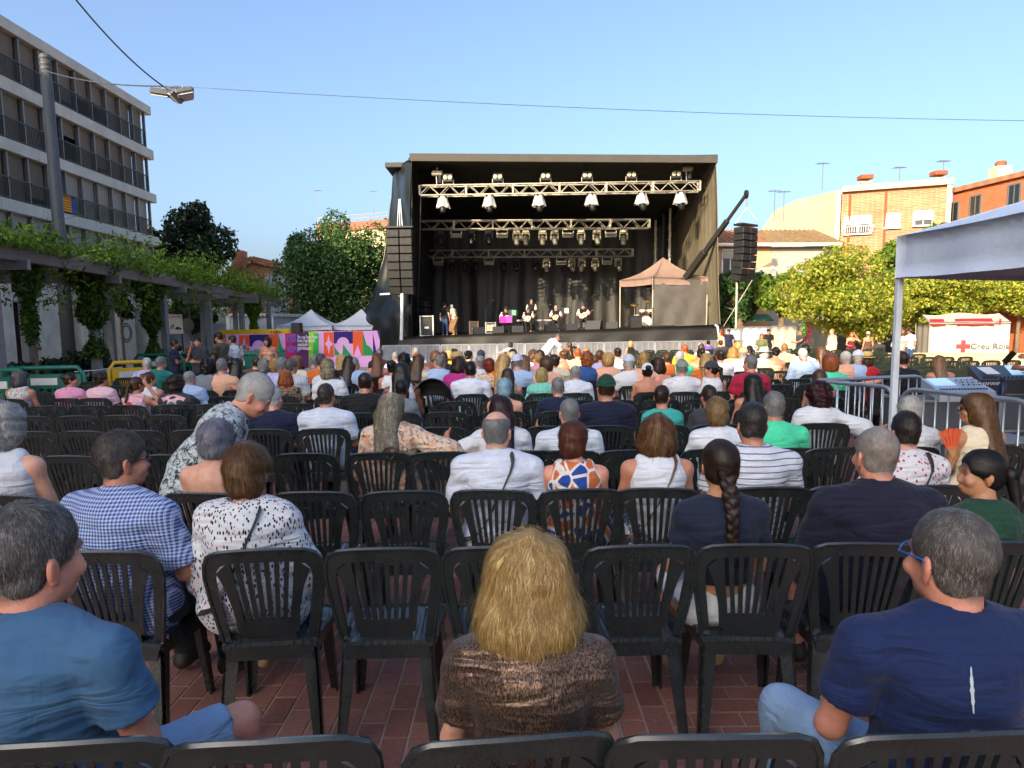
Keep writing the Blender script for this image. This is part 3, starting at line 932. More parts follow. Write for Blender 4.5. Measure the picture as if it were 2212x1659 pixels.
# ================================================================== STAGE
VINYL = M('black_vinyl', '#121212', .5, var=.3, scale=1.5, bump=.5, bdist=.02)
t = NT('black_stage_drape')
vv = t.coord('Object')
nz = t.noise(vv, .9, 5, .6)
dr = t.ramp(nz, [(.3, (.006, .0057, .0054)), (.7, (.014, .013, .011))])
DRAPE = t.fin(dr, .55, t.bump(t.noise(t.coord('Object', (1, 1, .25)), 5, 4, .6, .8), .6, .05), 0, .5)
t = NT('side_mesh_wall')
vv = t.coord('Object')
dr = t.ramp(t.noise(vv, 1.1, 6, .65), [(.3, (.10, .088, .058)), (.7, (.16, .138, .09))])
SIDEW = t.fin(dr, .8, t.bump(t.wave(t.coord('Object', (1, 1, 1)), .55, .6, 'Y'), .25, .06))
FASC = M('roof_fascia_tarp', '#38362f', .7, var=.25, scale=1.2, bump=.4, bdist=.02)
TARP = M('dark_green_tarp', '#171d1c', .38, var=.25, scale=1, bump=.3, bdist=.02)
ALUT = M('truss_aluminium', '#b3ae9f', .5, .25, var=.1)
BLACKP = M('black_equipment', '#111214', .5, var=.2, scale=8)
BLACKM = M('black_metal', '#202224', .4, .3)
STEEL = M('steel', '#9a9ea2', .4, .7)
WHITEM = M('white_metal', '#c9ccd0', .45)
st = thing('outdoor_stage', 'large black covered outdoor stage with open front and tarp sides', 'stage')
fL, fR = at(885, 728, 36), at(1553, 702, 36)
BY = 46.5
def deckz(x): return fL.z + (fR.z - fL.z) * (x - fL.x) / (fR.x - fL.x)
m = MB()
xl, xr = fL.x - .1, fR.x + .1
m.add([(xl, 36, fL.z - .15), (xr, 36, fR.z - .15), (xr, BY, fR.z - .15), (xl, BY, fL.z - .15), (xl, 36, fL.z), (xr, 36, fR.z), (xr, BY, fR.z), (xl, BY, fL.z)],
      [(0, 3, 2, 1), (4, 5, 6, 7), (0, 1, 5, 4), (1, 2, 6, 5), (2, 3, 7, 6), (3, 0, 4, 7)])
m.build('deck', M('stage_deck_ply', '#2e2b27', .6, var=.3, scale=3), st)
def skirt(u, v):
    x = xl - .5 + u * (xr - xl + .9)
    z = (deckz(x) + .03) * (1 - v)
    k = math.sin(u * 61 + v * 4) * .05 + math.sin(u * 23 - v * 3) * .07
    return (x, 35.85 - .08 * v + k * v, z)
m = MB(); m.grid(skirt, 160, 8, .01); m.build('skirt', VINYL, st, True)
# roof
ztL, ztR = at(887, 332, 36).z, at(1543, 336, 36).z
xtL, xtR = at(887, 332, 36).x, at(1543, 336, 36).x
m = MB(); m.add([(xtL - .05, 35.9, ztL), (xtR + .15, 35.9, ztR), (xtR + .15, 35.9, ztR - .36), (xtL - .05, 35.9, ztL - .36),
                 (xtL - .05, 36.1, ztL), (xtR + .15, 36.1, ztR), (xtR + .15, 36.1, ztR - .36), (xtL - .05, 36.1, ztL - .36)],
                [(0, 3, 2, 1), (4, 5, 6, 7), (0, 1, 5, 4), (2, 3, 7, 6), (1, 2, 6, 5), (0, 4, 7, 3)])
m.build('roof_fascia', FASC, st)
zbk = ztL - 1.9
m = MB(); m.grid(lambda u, v: (xtL - .12 + u * (xtR - xtL + .3), 36.05 + v * (BY - 35.9), ztL - .18 - (ztL - zbk) * v + .04 * math.sin(u * 40) * math.sin(v * 3)), 40, 6, .12)
m.build('roof', VINYL, st, True)
# back drape with real folds
def drape(u, v):
    x = xl - .2 + u * (xr - xl + .4)
    f = math.sin(u * 46 + 1.3 * math.sin(v * 2.2)) * .10 + math.sin(u * 113 + v * 1.5) * .05 + math.sin(u * 17) * .14
    sw = .25 * math.sin(v * PI) * math.sin(u * 9 + 1)
    return (x + .08 * math.sin(v * 5 + u * 20), BY - .1 + (f + sw * .4) * (.35 + .65 * v), zbk + .1 - v * (zbk - deckz(x) + .1))
m = MB(); m.grid(drape, 260, 24, .01); m.build('back_drape', DRAPE, st, True)
# left inner drape and outer tarp
def lwall(u, v):
    zt_ = ztL - .05 - u * 1.85
    return (xtL - .02 + (fL.x - .12 - xtL) * v + .05 * math.sin(u * 30) * (.1 + v), 36.1 + u * (BY - 36), zt_ * (1 - v))
m = MB(); m.grid(lwall, 50, 12, .01); m.build('left_wall', VINYL, st, True)
oc = [(849, 368), (843, 430), (838, 485), (829, 560), (814, 610), (797, 655), (772, 690), (768, 755), (770, 800)]
ic = [(888, 338), (888, 410), (888, 480), (888, 550), (889, 600), (889, 650), (889, 690), (889, 748), (889, 800)]
def curve(pts, v, Yv):
    k = v * (len(pts) - 1); i = min(int(k), len(pts) - 2); f = k - i
    return at(pts[i][0] + (pts[i + 1][0] - pts[i][0]) * f, pts[i][1] + (pts[i + 1][1] - pts[i][1]) * f, Yv)
def tarp(u, v):
    a = curve(ic, v, 35.95); b = curve(oc, v, 39.5)
    p = a.lerp(b, u)
    p.y += .35 * math.sin(u * PI) * math.sin(v * 5) + .12 * math.sin(u * 14 + v * 9) + .06 * math.sin(u * 5 - v * 30)
    p.x += .10 * math.sin(v * 21 + u * 6) * u * (1 - u) * 3
    p.z = max(p.z, .0)
    return p
m = MB(); m.grid(tarp, 36, 70, .02); m.build('left_tarp', TARP, st, True)
m = MB(); a = at(850, 372, 39.4); m.box(a + Vector((.55, 0, .05)), (1.5, 3, .25), .03); m.build('wing_cap', FASC, st)
# right wall (lit inside)
def rwall(u, v):
    top = Vector((xtR + .05, 36.05 + u * (BY - 36), ztR - .02 - u * 1.8)); bot = Vector((fR.x + .12, 36.05 + u * (BY - 36), 0))
    p = top.lerp(bot, v)
    p.x += .04 * math.sin(u * 17) + .03 * math.sin(v * 8 + u * 6)
    return p
m = MB(); m.grid(rwall, 40, 20, .05); m.build('right_wall', SIDEW, st, True)
for k, (yy, xx) in enumerate([(43.2, .55), (44.1, .75), (45.2, 1.0)]):
    m = MB(); m.bar((xtR - xx, yy, fR.z), (xtR - xx, yy, zbk + .6), .12, .12)
    for q in range(10): m.bar((xtR - xx - .12, yy, fR.z + .3 + q * .6), (xtR - xx + .12, yy, fR.z + .6 + q * .6), .03)
    m.build('tower_post', ALUT if k != 1 else BLACKM, st)
m = MB(); m.bar(at(867, 560, 35.3), at(862, 640, 35.3), .05); m.build('hoist_post', WHITEM, st)
m = MB(); m.bar(at(820, 636, 35.2), at(868, 633, 35.4), .3, .08); m.build('support_tray', WHITEM, st)
m = MB(); m.bar(at(869, 634, 35.2), at(867, 735, 35.2), .22, .14, b=.02); m.build('hydraulic_leg', WHITEM, st)
CABLE = M('black_cable', '#121212', .6)
m = MB(); m.tube([at(909, 425, 36.7), at(908, 480, 36.7), at(905, 600, 36.7), at(898, 725, 36.7)], .04, 6); m.build('power_cable', CABLE, st, True)
hose = MB(); hose.tube([at(1545, 702, 35.7), at(1550, 705, 35.6), at(1553, 725, 35.6), at(1554, 748, 35.6), at(1553, 790, 35.6)], .06, 8)
tag(hose.build('hose', M('pale_blue_hose', '#9fc0c8', .5), None, True), 'pale blue hose hanging from the right stage corner', 'hose')

def truss(label, p, q, s, mat=ALUT):
    t = thing('lighting_truss', label, 'truss', p, 0, 'lighting trusses under the stage roof')
    d = q - p; L = d.length; ex = d.normalized()
    ey = Vector((-ex.y, ex.x, 0)).normalized(); ez = ex.cross(ey)
    r = .032
    for a in (-1, 1):
        for b in (-1, 1):
            o_ = ey * a * s / 2 + ez * b * s / 2
            m = MB(); m.bar(o_, o_ + d, r, n=6); m.build('chord', mat, t, True)
    n = int(L / (s * 1.05))
    for a, b, nm in ((ey, ez, 'side'), (ez, ey, 'flat')):
        for sg in (-1, 1):
            m = MB()
            for i in range(n):
                k = 1 if i % 2 else -1
                m.bar(b * sg * s / 2 * .98 + a * k * s / 2 + ex * L * i / n, b * sg * s / 2 * .98 - a * k * s / 2 + ex * L * (i + 1) / n, .018, n=4)
            m.build('lacing', mat, t)
    for i in range(7):
        m = MB(); c = ex * L * i / 6
        for sg in (-1, 1):
            m.bar(c + ey * sg * s / 2 - ez * s / 2, c + ey * sg * s / 2 + ez * s / 2, .045, n=6)
        m.build('end_frame', mat, t)
    return t
T1 = (at(907, 413, 36.9), at(1510, 411, 36.9)); T1[1].z = T1[0].z + .08
truss('bright front lighting truss lit by the sun', T1[0], T1[1], .48)
T2 = (at(896, 487, 40.5), at(1402, 484, 40.5))
truss('middle lighting truss half in shadow', T2[0], T2[1], .46)
T3 = (at(900, 549, 44.6), at(1366, 546, 44.6))
truss('rear lighting truss nearest the back drape', T3[0], T3[1], .44)
# --- fixtures
LENS = M('lens_glass', '#c8c4a8', .15, bump=0)
RAINC = NT('clear_rain_cover')
RAINC.fin((.75, .76, .76), .25, RAINC.bump(RAINC.noise(RAINC.coord(), 30, 3, .6, 1.5), .8, .02), 0, .6, Alpha=.5)
RAINC = RAINC.m
def blinder():
    t = thing('blinder_light', '', 'stage light', (0, 0, 0), 0, 'twin blinder lamps on the front truss')
    m = MB(); m.box((0, 0, .36), (.5, .22, .42), .03); m.build('housing', BLACKP, t)
    for k in (-1, 1):
        m = MB(); m.lathe([(.02, -.02), (.11, 0), (.11, .03), (.02, .035)], 14, (k * .12, -.125, .36), Matrix.Rotation(PI / 2, 3, 'X')); m.build('lamp', LENS, t, True)
    m = MB(); m.bar((-.27, 0, .3), (-.27, 0, .05), .03); m.bar((.27, 0, .3), (.27, 0, .05), .03); m.bar((-.27, 0, .05), (.27, 0, .05), .03); m.bar((0, 0, -.02), (0, 0, .08), .04); m.build('yoke', ALUT, t)
    return t
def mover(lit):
    mt = M('moving_head_shell', '#8d8974', .45, var=.1) if lit else BLACKP  # sunlit units are a paler copy: sunlight put into the shell colour
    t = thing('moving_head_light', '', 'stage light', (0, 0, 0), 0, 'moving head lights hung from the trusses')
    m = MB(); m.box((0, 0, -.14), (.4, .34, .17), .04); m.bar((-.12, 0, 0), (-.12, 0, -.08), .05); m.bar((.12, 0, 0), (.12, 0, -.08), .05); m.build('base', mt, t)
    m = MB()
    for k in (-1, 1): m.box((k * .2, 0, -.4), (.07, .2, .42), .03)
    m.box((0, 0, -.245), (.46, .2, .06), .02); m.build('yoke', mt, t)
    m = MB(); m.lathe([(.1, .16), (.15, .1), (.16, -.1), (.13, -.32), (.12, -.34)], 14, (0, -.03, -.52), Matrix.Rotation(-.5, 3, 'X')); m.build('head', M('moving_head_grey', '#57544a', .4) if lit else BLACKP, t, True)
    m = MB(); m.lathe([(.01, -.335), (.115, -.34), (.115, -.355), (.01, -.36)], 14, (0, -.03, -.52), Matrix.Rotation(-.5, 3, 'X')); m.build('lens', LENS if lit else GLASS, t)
    return t
def panel_light():
    t = thing('strobe_panel', '', 'stage light', (0, 0, 0), 0, 'strobe panels hung from the trusses')
    m = MB(); m.box((0, 0, -.38), (.62, .22, .26), .03); m.build('housing', M('strobe_shell', '#807c68', .5), t)
    m = MB(); m.box((0, -.12, -.4), (.52, .02, .14)); m.build('lamp_window', DARK, t)
    m = MB(); m.bar((-.3, 0, -.34), (-.3, 0, -.06), .04); m.bar((.3, 0, -.34), (.3, 0, -.06), .04); m.bar((-.3, 0, -.06), (.3, 0, -.06), .05); m.build('yoke', ALUT, t)
    return t
def rain_mover():
    t = thing('moving_head_light', '', 'stage light', (0, 0, 0), 0, 'rain-covered moving heads on the front truss')
    m = MB(); m.box((0, 0, -.14), (.42, .36, .2), .04); m.build('base', BLACKP, t)
    m = MB(); m.lathe([(.11, .1), (.17, .02), (.17, -.25), (.13, -.42), (.1, -.44)], 14, (0, 0, -.5), Matrix.Rotation(-.25, 3, 'X')); m.build('head', BLACKP, t, True)
    m = MB(); k = 24
    m.grid(lambda u, v: ((.2 + .16 * v + .025 * math.sin(u * 2 * PI * 7) * v) * math.cos(u * 2 * PI), (.2 + .16 * v + .025 * math.sin(u * 2 * PI * 7) * v) * math.sin(u * 2 * PI), -.02 - .62 * v - .03 * math.sin(u * 2 * PI * 5)), 42, 5)
    m.build('rain_cover', RAINC, t, True)
    return t
def place(proto, spots, labels):
    for i, (p, rz) in enumerate(spots):
        o = proto if i == 0 else dup(proto, p, rz)
        o.location = p; o.rotation_euler = (0, 0, rz); o['label'] = labels[i]
ORD = ['first', 'second', 'third', 'fourth', 'fifth', 'sixth', 'seventh', 'eighth', 'ninth', 'tenth', 'eleventh', 'twelfth', 'thirteenth', 'fourteenth', 'fifteenth', 'sixteenth', 'seventeenth', 'eighteenth', 'nineteenth', 'twentieth'] + ['%dth' % k for k in range(21, 60)]
def on_truss(T, px, dz):
    p, q = T
    x = at(px, 450, p.y).x
    return Vector((x, p.y, p.z + (q.z - p.z) * (x - p.x) / (q.x - p.x) + dz))
bx_ = [969, 1076, 1179, 1268, 1363, 1459]
place(blinder(), [(on_truss(T1, x, .26), 0) for x in bx_], ['twin blinder lamp on top of front truss, %s from left' % ORD[i] for i in range(6)])
mx_ = [957, 1057, 1164, 1278, 1386, 1469]
place(rain_mover(), [(on_truss(T1, x, -.2), .3 * i) for i, x in enumerate(mx_)], ['moving head light in clear rain cover under front truss, %s from left' % ORD[i] for i in range(6)])
s2 = [865, 915, 1010, 1075, 1224, 1310, 1460]
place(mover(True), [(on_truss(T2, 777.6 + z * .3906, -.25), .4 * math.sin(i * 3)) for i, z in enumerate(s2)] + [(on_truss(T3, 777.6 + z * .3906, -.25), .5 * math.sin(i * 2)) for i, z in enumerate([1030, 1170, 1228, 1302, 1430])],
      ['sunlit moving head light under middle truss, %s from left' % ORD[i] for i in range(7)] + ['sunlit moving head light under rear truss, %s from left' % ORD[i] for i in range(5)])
d2 = [440, 610, 710]; d3_ = [345, 500, 575, 635, 790, 860, 970]
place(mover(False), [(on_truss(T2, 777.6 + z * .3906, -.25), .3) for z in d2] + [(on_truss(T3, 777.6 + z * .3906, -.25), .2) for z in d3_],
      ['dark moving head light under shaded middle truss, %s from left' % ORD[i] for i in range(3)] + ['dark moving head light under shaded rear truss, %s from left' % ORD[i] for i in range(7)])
place(panel_light(), [(on_truss(T2, 777.6 + z * .3906, -.2), 0) for z in (530, 785, 1150, 1388)] + [(on_truss(T3, 777.6 + z * .3906, -.2), 0) for z in (425, 710, 1112, 1368)],
      ['wide strobe panel under middle truss, %s from left' % ORD[i] for i in range(4)] + ['wide strobe panel under rear truss, %s from left' % ORD[i] for i in range(4)])
for k, px in enumerate((946, 1483)):
    p = on_truss(T1, px, .25)
    h = thing('chain_hoist', ['chain hoist above the left end of the front truss', 'chain hoist above the right end of the front truss'][k], 'hoist', p)
    m = MB(); m.box((0, 0, .62), (.55, .28, .26), .05); m.build('motor', M('hoist_body', '#8e8a76', .5, .2), h)
    m = MB(); m.bar((0, 0, .75), (.02, 0, 1.6), .025, n=6); m.bar((-.05, 0, .5), (-.02, 0, -.1), .03, n=6); m.build('chain', STEEL, h)
    m = MB(); m.lathe([(.02, .0), (.1, .05), (.13, .3), (.1, .4)], 10, (.14, 0, .1)); m.build('chain_bag', BLACKP, h)

# --- line arrays
def line_array(label, p, n, w, hc, rz, cols=2):
    t = thing('line_array_speaker', label, 'loudspeaker', p, rz)
    z = 0; y = 0; tilt = 0
    m = MB(); m.box((0, 0, .12), (w * cols + .1, .5, .1), .02); m.build('bumper', BLACKM, t)
    for i in range(n):
        tilt = R(-1 + i * i * .28)
        mt = Matrix.Rotation(tilt, 3, 'X')
        for c in range(cols):
            cx = (c - (cols - 1) / 2) * w
            cc = Vector((cx, y, z)) + mt @ Vector((0, 0, -hc / 2))
            m = MB(); m.box(cc, (w - .025, .55, hc - .02), .025, mt); cab = m.build('cabinet', BLACKP, t)
            m = MB(); m.box(cc + mt @ Vector((0, -.282, 0)), (w - .1, .015, hc - .08), 0, mt); m.build('grille', M('speaker_grille', '#0e0f11', .65, bump=.6), cab)
        s_ = mt @ Vector((0, 0, -hc)); z += s_.z; y += s_.y
    return t
pl_ = at(864, 497, 35.2)
line_array('black line array speakers hanging in front of the left stage wing', pl_, 8, .63, .385, R(-3))
m = MB(); top = at(863, 430, 35.4)
for k in (-.12, 0, .12): m.bar(pl_ + Vector((k, 0, .15)), top + Vector((k * .3, 0, 0)), .025, n=6)
tag(m.build('hoist_chain', STEEL), 'steel chain holding the left speaker array', 'chain')
pr_ = at(1611, 492, 34.5)
line_array('black line array speakers hanging from the crane boom at right', pr_, 8, .60, .315, R(38))
cr = thing('crane_boom', 'dark telescopic crane boom carrying the right speaker array', 'crane')
b0_, b1_ = at(1478, 606, 38), at(1612, 420, 34.6)
for k, (f0, f1, w) in enumerate([(-.3, .36, .30), (.30, .72, .22), (.68, 1.0, .14)]):
    m = MB(); m.bar(b0_.lerp(b1_, f0), b0_.lerp(b1_, f1), w, w * 1.1, b=.03); m.build('boom_section', M('crane_paint', '#2b2a28', .45, .3), cr)
m = MB(); m.lathe([(.03, -.08), (.2, -.06), (.2, .06), (.03, .08)], 12, b1_, Matrix.Rotation(PI / 2, 3, 'Y')); m.build('sheave', BLACKM, cr)
m = MB(); m.bar(b1_, b1_ + Vector((.05, 0, -.6)), .03, n=6); hk = b1_ + Vector((.05, 0, -.6))
m.bar(hk, pr_ + Vector((-.45, .3, .2)), .018, n=5); m.bar(hk, pr_ + Vector((.45, -.3, .2)), .018, n=5); m.build('hook_chain', STEEL, cr)
m = MB(); m.box(Vector((b0_.lerp(b1_, -.5).x - .3, 39, .9)), (1.6, 3.5, 1.8), .1); m.build('crane_base', M('crane_paint', '#2b2a28'), cr)
gp = MB(); gp.tube([at(1592, 600, 34.4), at(1590, 700, 34.4), at(1583, 790, 34.4)], .05, 8)
tag(gp.build('guy_rope', ALUT, None, True), 'pale guy rope below the right speaker array', 'rope')
gp = MB(); gp.tube([at(1563, 705, 34.6), at(1625, 605, 34.5)], .02, 5)
tag(gp.build('guy_rope', ALUT, None, True), 'thin slanted guy rope right of the stage wall', 'rope')

# --- gazebo helper (peaked pop-up tent)
def gazebo(name, label, corners, z_eave, val, z_peak, roofm, legm, walls=(), wallm=None, ground_z=0, sag=.35, group=None, res=10):
    """corners: four ground points in order"""
    c = sum(corners, Vector()) / 4
    t = thing(name, label, 'tent', (c.x, c.y, ground_z), 0, group)
    q = [Vector((p.x - c.x, p.y - c.y, 0)) for p in corners]
    pk = Vector((0, 0, z_peak - ground_z)); e = z_eave - ground_z
    for i in range(4):
        a, b = q[i] + Vector((0, 0, e)), q[(i + 1) % 4] + Vector((0, 0, e))
        m = MB()
        def fn(u, v, a=a, b=b):
            p = a.lerp(b, u).lerp(pk, v)
            p.z -= sag * (z_peak - z_eave) * math.sin(v * PI) * .5
            p.z -= .04 * math.sin(u * PI) * (1 - v)
            return p
        m.grid(fn, res, res, .008); m.build('roof_panel', roofm, t, True)
        nn = (b - a).cross(Vector((0, 0, 1))).normalized() * .012
        m = MB(); m.grid(lambda u, v: a.lerp(b, u) + nn * (1 if nn.dot(a + b) > 0 else -1) + Vector((0, 0, -.04 * math.sin(u * PI) - v * val)) + nn * 2 * math.sin(u * 23) * v, 16, 3, .006); m.build('valance', roofm, t, True)
    for p in q:
        m = MB(); m.box((p.x * .99, p.y * .99, e / 2), (.05, .05, e), .005); m.build('leg', legm, t)
    for i in range(4):
        m = MB(); m.bar(q[i] * .99 + Vector((0, 0, e - .1)), q[(i + 1) % 4] * .99 + Vector((0, 0, e - .1)), .025, .03); m.build('scissor_bar', legm, t)
    for i in walls:
        a, b = q[i], q[(i + 1) % 4]
        m = MB(); m.grid(lambda u, v: a.lerp(b, u) * 1.003 + Vector((0, 0, (e - .05) * (1 - v))) + Vector((0, .04 * math.sin(u * 17 + v * 5) * v + .03 * math.sin(u * 7 - v * 11), 0)), 30, 20, .006); m.build('side_wall', wallm, t, True)
    return t
BROWNT = M('faded_brown_canvas', '#7b665c', .85, var=.12, scale=1.5, bump=.3)
BROWNW = M('dark_brown_canvas', '#4a4744', .8, var=.2, scale=2, bump=.5, bdist=.02)
Fc_, Rc_, Lc_ = at(1409, 700, 37.6), at(1527, 700, 37.9), at(1338, 700, 39.6)
dz_ = deckz(at(1440, 700, 38).x)
for p in (Fc_, Rc_, Lc_): p.z = 0
gazebo('stage_gazebo', 'faded brown pop-up gazebo with one closed side on the right of stage', [Fc_, Rc_, Rc_ + Lc_ - Fc_, Lc_], at(1409, 599, 37.6).z, .36, at(1430, 557, 39).z, BROWNT, ALUT, (0,), BROWNW, dz_)
# white gazebos left of the stage
WCAN = M('white_canvas', '#c8ccd2', .7, var=.04, scale=1, bump=.2)
def white_gaz(label, cx, Y, w, zp):
    c = at(cx, 715, Y)
    pts = [Vector((c.x - w / 2, Y - w / 2, 0)), Vector((c.x + w / 2, Y - w / 2, 0)), Vector((c.x + w / 2, Y + w / 2, 0)), Vector((c.x - w / 2, Y + w / 2, 0))]
    gazebo('white_gazebo', label, pts, 1.98, .22, zp, WCAN, WHITEM)
white_gaz('white peaked gazebo behind the purple banner', 674, 39, 2.9, 2.86)
white_gaz('white gazebo half hidden by the black stage tarp', 782, 39.5, 2.9, 2.88)

# ------------------------------------------------------------------ crowd barrier panels before the stage
BARR = M('brushed_barrier_sheet', '#8d9096', .45, .5, var=.25, scale=2, bump=.4)
BARF = M('barrier_frame', '#a7aaae', .4, .6)
bx0, by0, bx1, by1 = at(824, 748, 30.2), None, at(1720, 731, 35), None
NB = 16
for i in range(NB):
    f0, f1 = i / NB, (i + 1) / NB
    p = Vector((bx0.x + (bx1.x - bx0.x) * f0, 30.2 + 4.8 * f0, 0)); q = Vector((bx0.x + (bx1.x - bx0.x) * f1, 30.2 + 4.8 * f1, 0))
    t_ = thing('stage_barrier', 'grey metal crowd barrier panel before the stage, %s from left' % ORD[i], 'barrier', p, 0, 'crowd barrier panels in front of the stage')
    e = q - p; H_ = 1.03
    d_ = e.normalized()
    pn_ = MB(); pn_.bar(d_ * .05 + Vector((0, 0, .56)), e - d_ * .03 + Vector((0, 0, .56)), .9, .02); 
    pm = MB(); pm.poly([d_ * .05 + Vector((0, 0, .08)), e - d_ * .03 + Vector((0, 0, .08)), e - d_ * .03 + Vector((0, 0, H_ - .03)), d_ * .05 + Vector((0, 0, H_ - .03))], (0, .02, 0)); pm.build('panel', BARR, t_)
    fm = MB(); fm.bar(d_ * .04 + Vector((0, 0, 0)), d_ * .04 + Vector((0, 0, H_)), .04); fm.bar(e - d_ * .02, e - d_ * .02 + Vector((0, 0, H_)), .04); fm.bar(d_ * .04 + Vector((0, 0, H_)), e - d_ * .02 + Vector((0, 0, H_)), .05); fm.build('frame', BARF, t_)
    for k in range(1, 4):
        rm = MB(); rm.bar(e * k / 4 + Vector((0, -.02, .05)), e * k / 4 + Vector((0, -.02, H_ - .03)), .02); rm.build('rib', BARF, t_)
    br_ = MB(); br_.bar(e * .5 + Vector((0, .03, H_ - .1)), e * .5 + Vector((.0, .9, 0)), .05); br_.build('brace', BARF, t_)

# ------------------------------------------------------------------ banners, containers and signs at left
def flat(c, rough=.85):
    k = 'print_' + c.strip('#')
    return M(k, c, rough, var=.06, scale=3, bump=.25, bdist=.01)
def zC(zx, zy): return ((540 + zx / 4.254) * .864, (520 + zy / 4.254) * .864)
def zpoly(par, pts, Y, lift, col, nm, thick=.008):
    P = []
    for zx, zy in pts:
        vx, vy = zC(zx, zy)
        P.append(at(vx, vy, Y - lift))
    m = MB(); m.poly(P, (0, thick, 0))
    return m.build(nm, flat(col), par)
def circ(cx, cy, r, a0, a1, n=14): return [(cx + r * math.cos(R(a0 + (a1 - a0) * i / n)), cy + r * math.sin(R(a0 + (a1 - a0) * i / n))) for i in range(n + 1)]
PINK, ORNG, NAVY, GRN = '#d9a3d6', '#e0572c', '#2c1a6e', '#1f8f4a'
def mural(label, Y, dx, x0=985, dy=0):
    t = thing('mural_banner', label, 'banner')
    o = lambda pts: [(x + dx, y + dy) for x, y in pts]
    zpoly(t, o([(x0, 1312), (1742, 1304), (1740, 1690), (x0, 1690)]), Y, 0, PINK, 'banner_cloth', .02)
    if x0 < 1000:
        zpoly(t, o([(985, 1318), (1055, 1318), (1035, 1680), (985, 1680)]), Y, .012, '#8fd024', 'green_print')
        zpoly(t, o([(1045, 1330), (1092, 1330), (1090, 1680), (1025, 1680)]), Y, .016, '#2fae4e', 'green_print')
    zpoly(t, o([(1145, 1322), (1250, 1320), (1252, 1585), (1148, 1580)]), Y, .012, ORNG, 'orange_print')
    zpoly(t, o([(1195, 1340), (1212, 1415), (1248, 1445), (1214, 1475), (1200, 1560), (1185, 1475), (1157, 1445), (1183, 1415)]), Y, .024, PINK, 'star_print')
    zpoly(t, o([(1252, 1316), (1455, 1312), (1455, 1442), (1418, 1442)] + circ(1350, 1440, 66, 0, -180) + [(1255, 1442)]), Y, .012, NAVY, 'navy_arch_print')
    zpoly(t, o([(1256, 1470), (1320, 1560), (1262, 1570)]), Y, .012, GRN, 'triangle_print')
    zpoly(t, o([(1352, 1450), (1450, 1580), (1345, 1580)]), Y, .012, GRN, 'triangle_print')
    zpoly(t, o([(1455, 1312), (1558, 1310), (1560, 1572), (1460, 1585)]), Y, .012, ORNG, 'orange_print')
    zpoly(t, o([(1508, 1455), (1550, 1580), (1462, 1582)]), Y, .024, PINK, 'triangle_print')
    zpoly(t, o([(1560, 1310)] + circ(1560, 1560, 112, -68, 0) + [(1670, 1570), (1562, 1570)]), Y, .012, GRN, 'quarter_print')
    zpoly(t, o([(1667, 1330), (1712, 1560), (1672, 1565)]), Y, .012, NAVY, 'spike_print')
    zpoly(t, o([(1714, 1304), (1742, 1303), (1741, 1400)]), Y, .016, NAVY, 'spike_print')
    return t
mural('festival banner with pink, navy, orange and green shapes beside the stage', 25.5, 0)
mural('second festival banner hung on the yellow container behind creeper', 29.5, -898, 1000, 32)
yc = thing('yellow_container', 'yellow steel skip container under the pergola end', 'container')
p0, p1 = at(476, 713, 30.2), at(622, 711, 30.0)
m = MB(); m.poly([Vector((p0.x, 30.1, 0)), Vector((p1.x, 30.1, 0)), Vector((p1.x, 32.3, 0)), Vector((p0.x, 32.3, 0))], (0, 0, p0.z)); m.build('body', M('yellow_paint', '#d8ab10', .45, var=.12), yc)
m = MB(); m.bar(Vector((p0.x - .05, 30.05, p0.z - .12)), Vector((p1.x + .05, 30.05, p0.z - .12)), .14, .26, b=.02); m.build('rim', M('yellow_paint', '#d8ab10'), yc)
BLKP = M('black_print', '#1c1a18', .7)
text('number', '1183', .22, BLKP, yc, at(584, 722, 29.93), ext=.004)
cb = thing('portable_cabin', 'white portable cabin with grey panels behind the yellow container', 'cabin')
c0, c1, c2 = at(490, 690, 40), at(584, 690, 40), at(700, 690, 46)
hz_ = at(560, 681, 40).z
for a, b in ((c0, c1), (c1, c2)):
    a = Vector((a.x, a.y, 0)); b = Vector((b.x, b.y, 0)); d_ = (b - a).normalized(); n_ = Vector((d_.y, -d_.x, 0))
    m = MB(); m.poly([a, b, b - n_ * .1, a - n_ * .1], (0, 0, hz_)); m.build('wall', M('cabin_grey', '#b9bfc4', .5), cb)
    m = MB()
    for q in (a + d_ * .08, b - d_ * .08): m.bar(q + n_ * .03, q + n_ * .03 + Vector((0, 0, hz_)), .2, .1)
    m.bar(a + n_ * .03 + Vector((0, 0, hz_)), b + n_ * .03 + Vector((0, 0, hz_)), .2, .12); m.build('frame', WHITEP, cb)
m = MB(); m.poly([Vector((c0.x, c0.y, hz_ + .02)), Vector((c1.x, c1.y, hz_ + .02)), Vector((c2.x, c2.y, hz_ + .02)), Vector((c2.x - 2.4, c2.y + .6, hz_ + .02))], (0, 0, .08)); m.build('roof', WHITEP, cb)
RED = M('red_paint', '#c01d28', .5)
m = MB(); m.bar(at(545, 684, 39.85), at(560, 684, 39.85), .12, .05); m.build('red_marker', RED, cb)
pb = thing('purple_banner', 'purple and magenta information banner with blue and white lettering', 'banner')
zpoly(pb, [(735, 1332), (850, 1335), (868, 1690), (742, 1690)], 24.4, 0, '#a01258', 'magenta_panel', .02)
zpoly(pb, [(848, 1335), (985, 1330), (985, 1690), (866, 1690)], 24.3, 0, '#4a1050', 'purple_panel', .02)
BLUEP, WHP = M('blue_print', '#3a5fc0', .7), M('white_print', '#e6dfe8', .7)
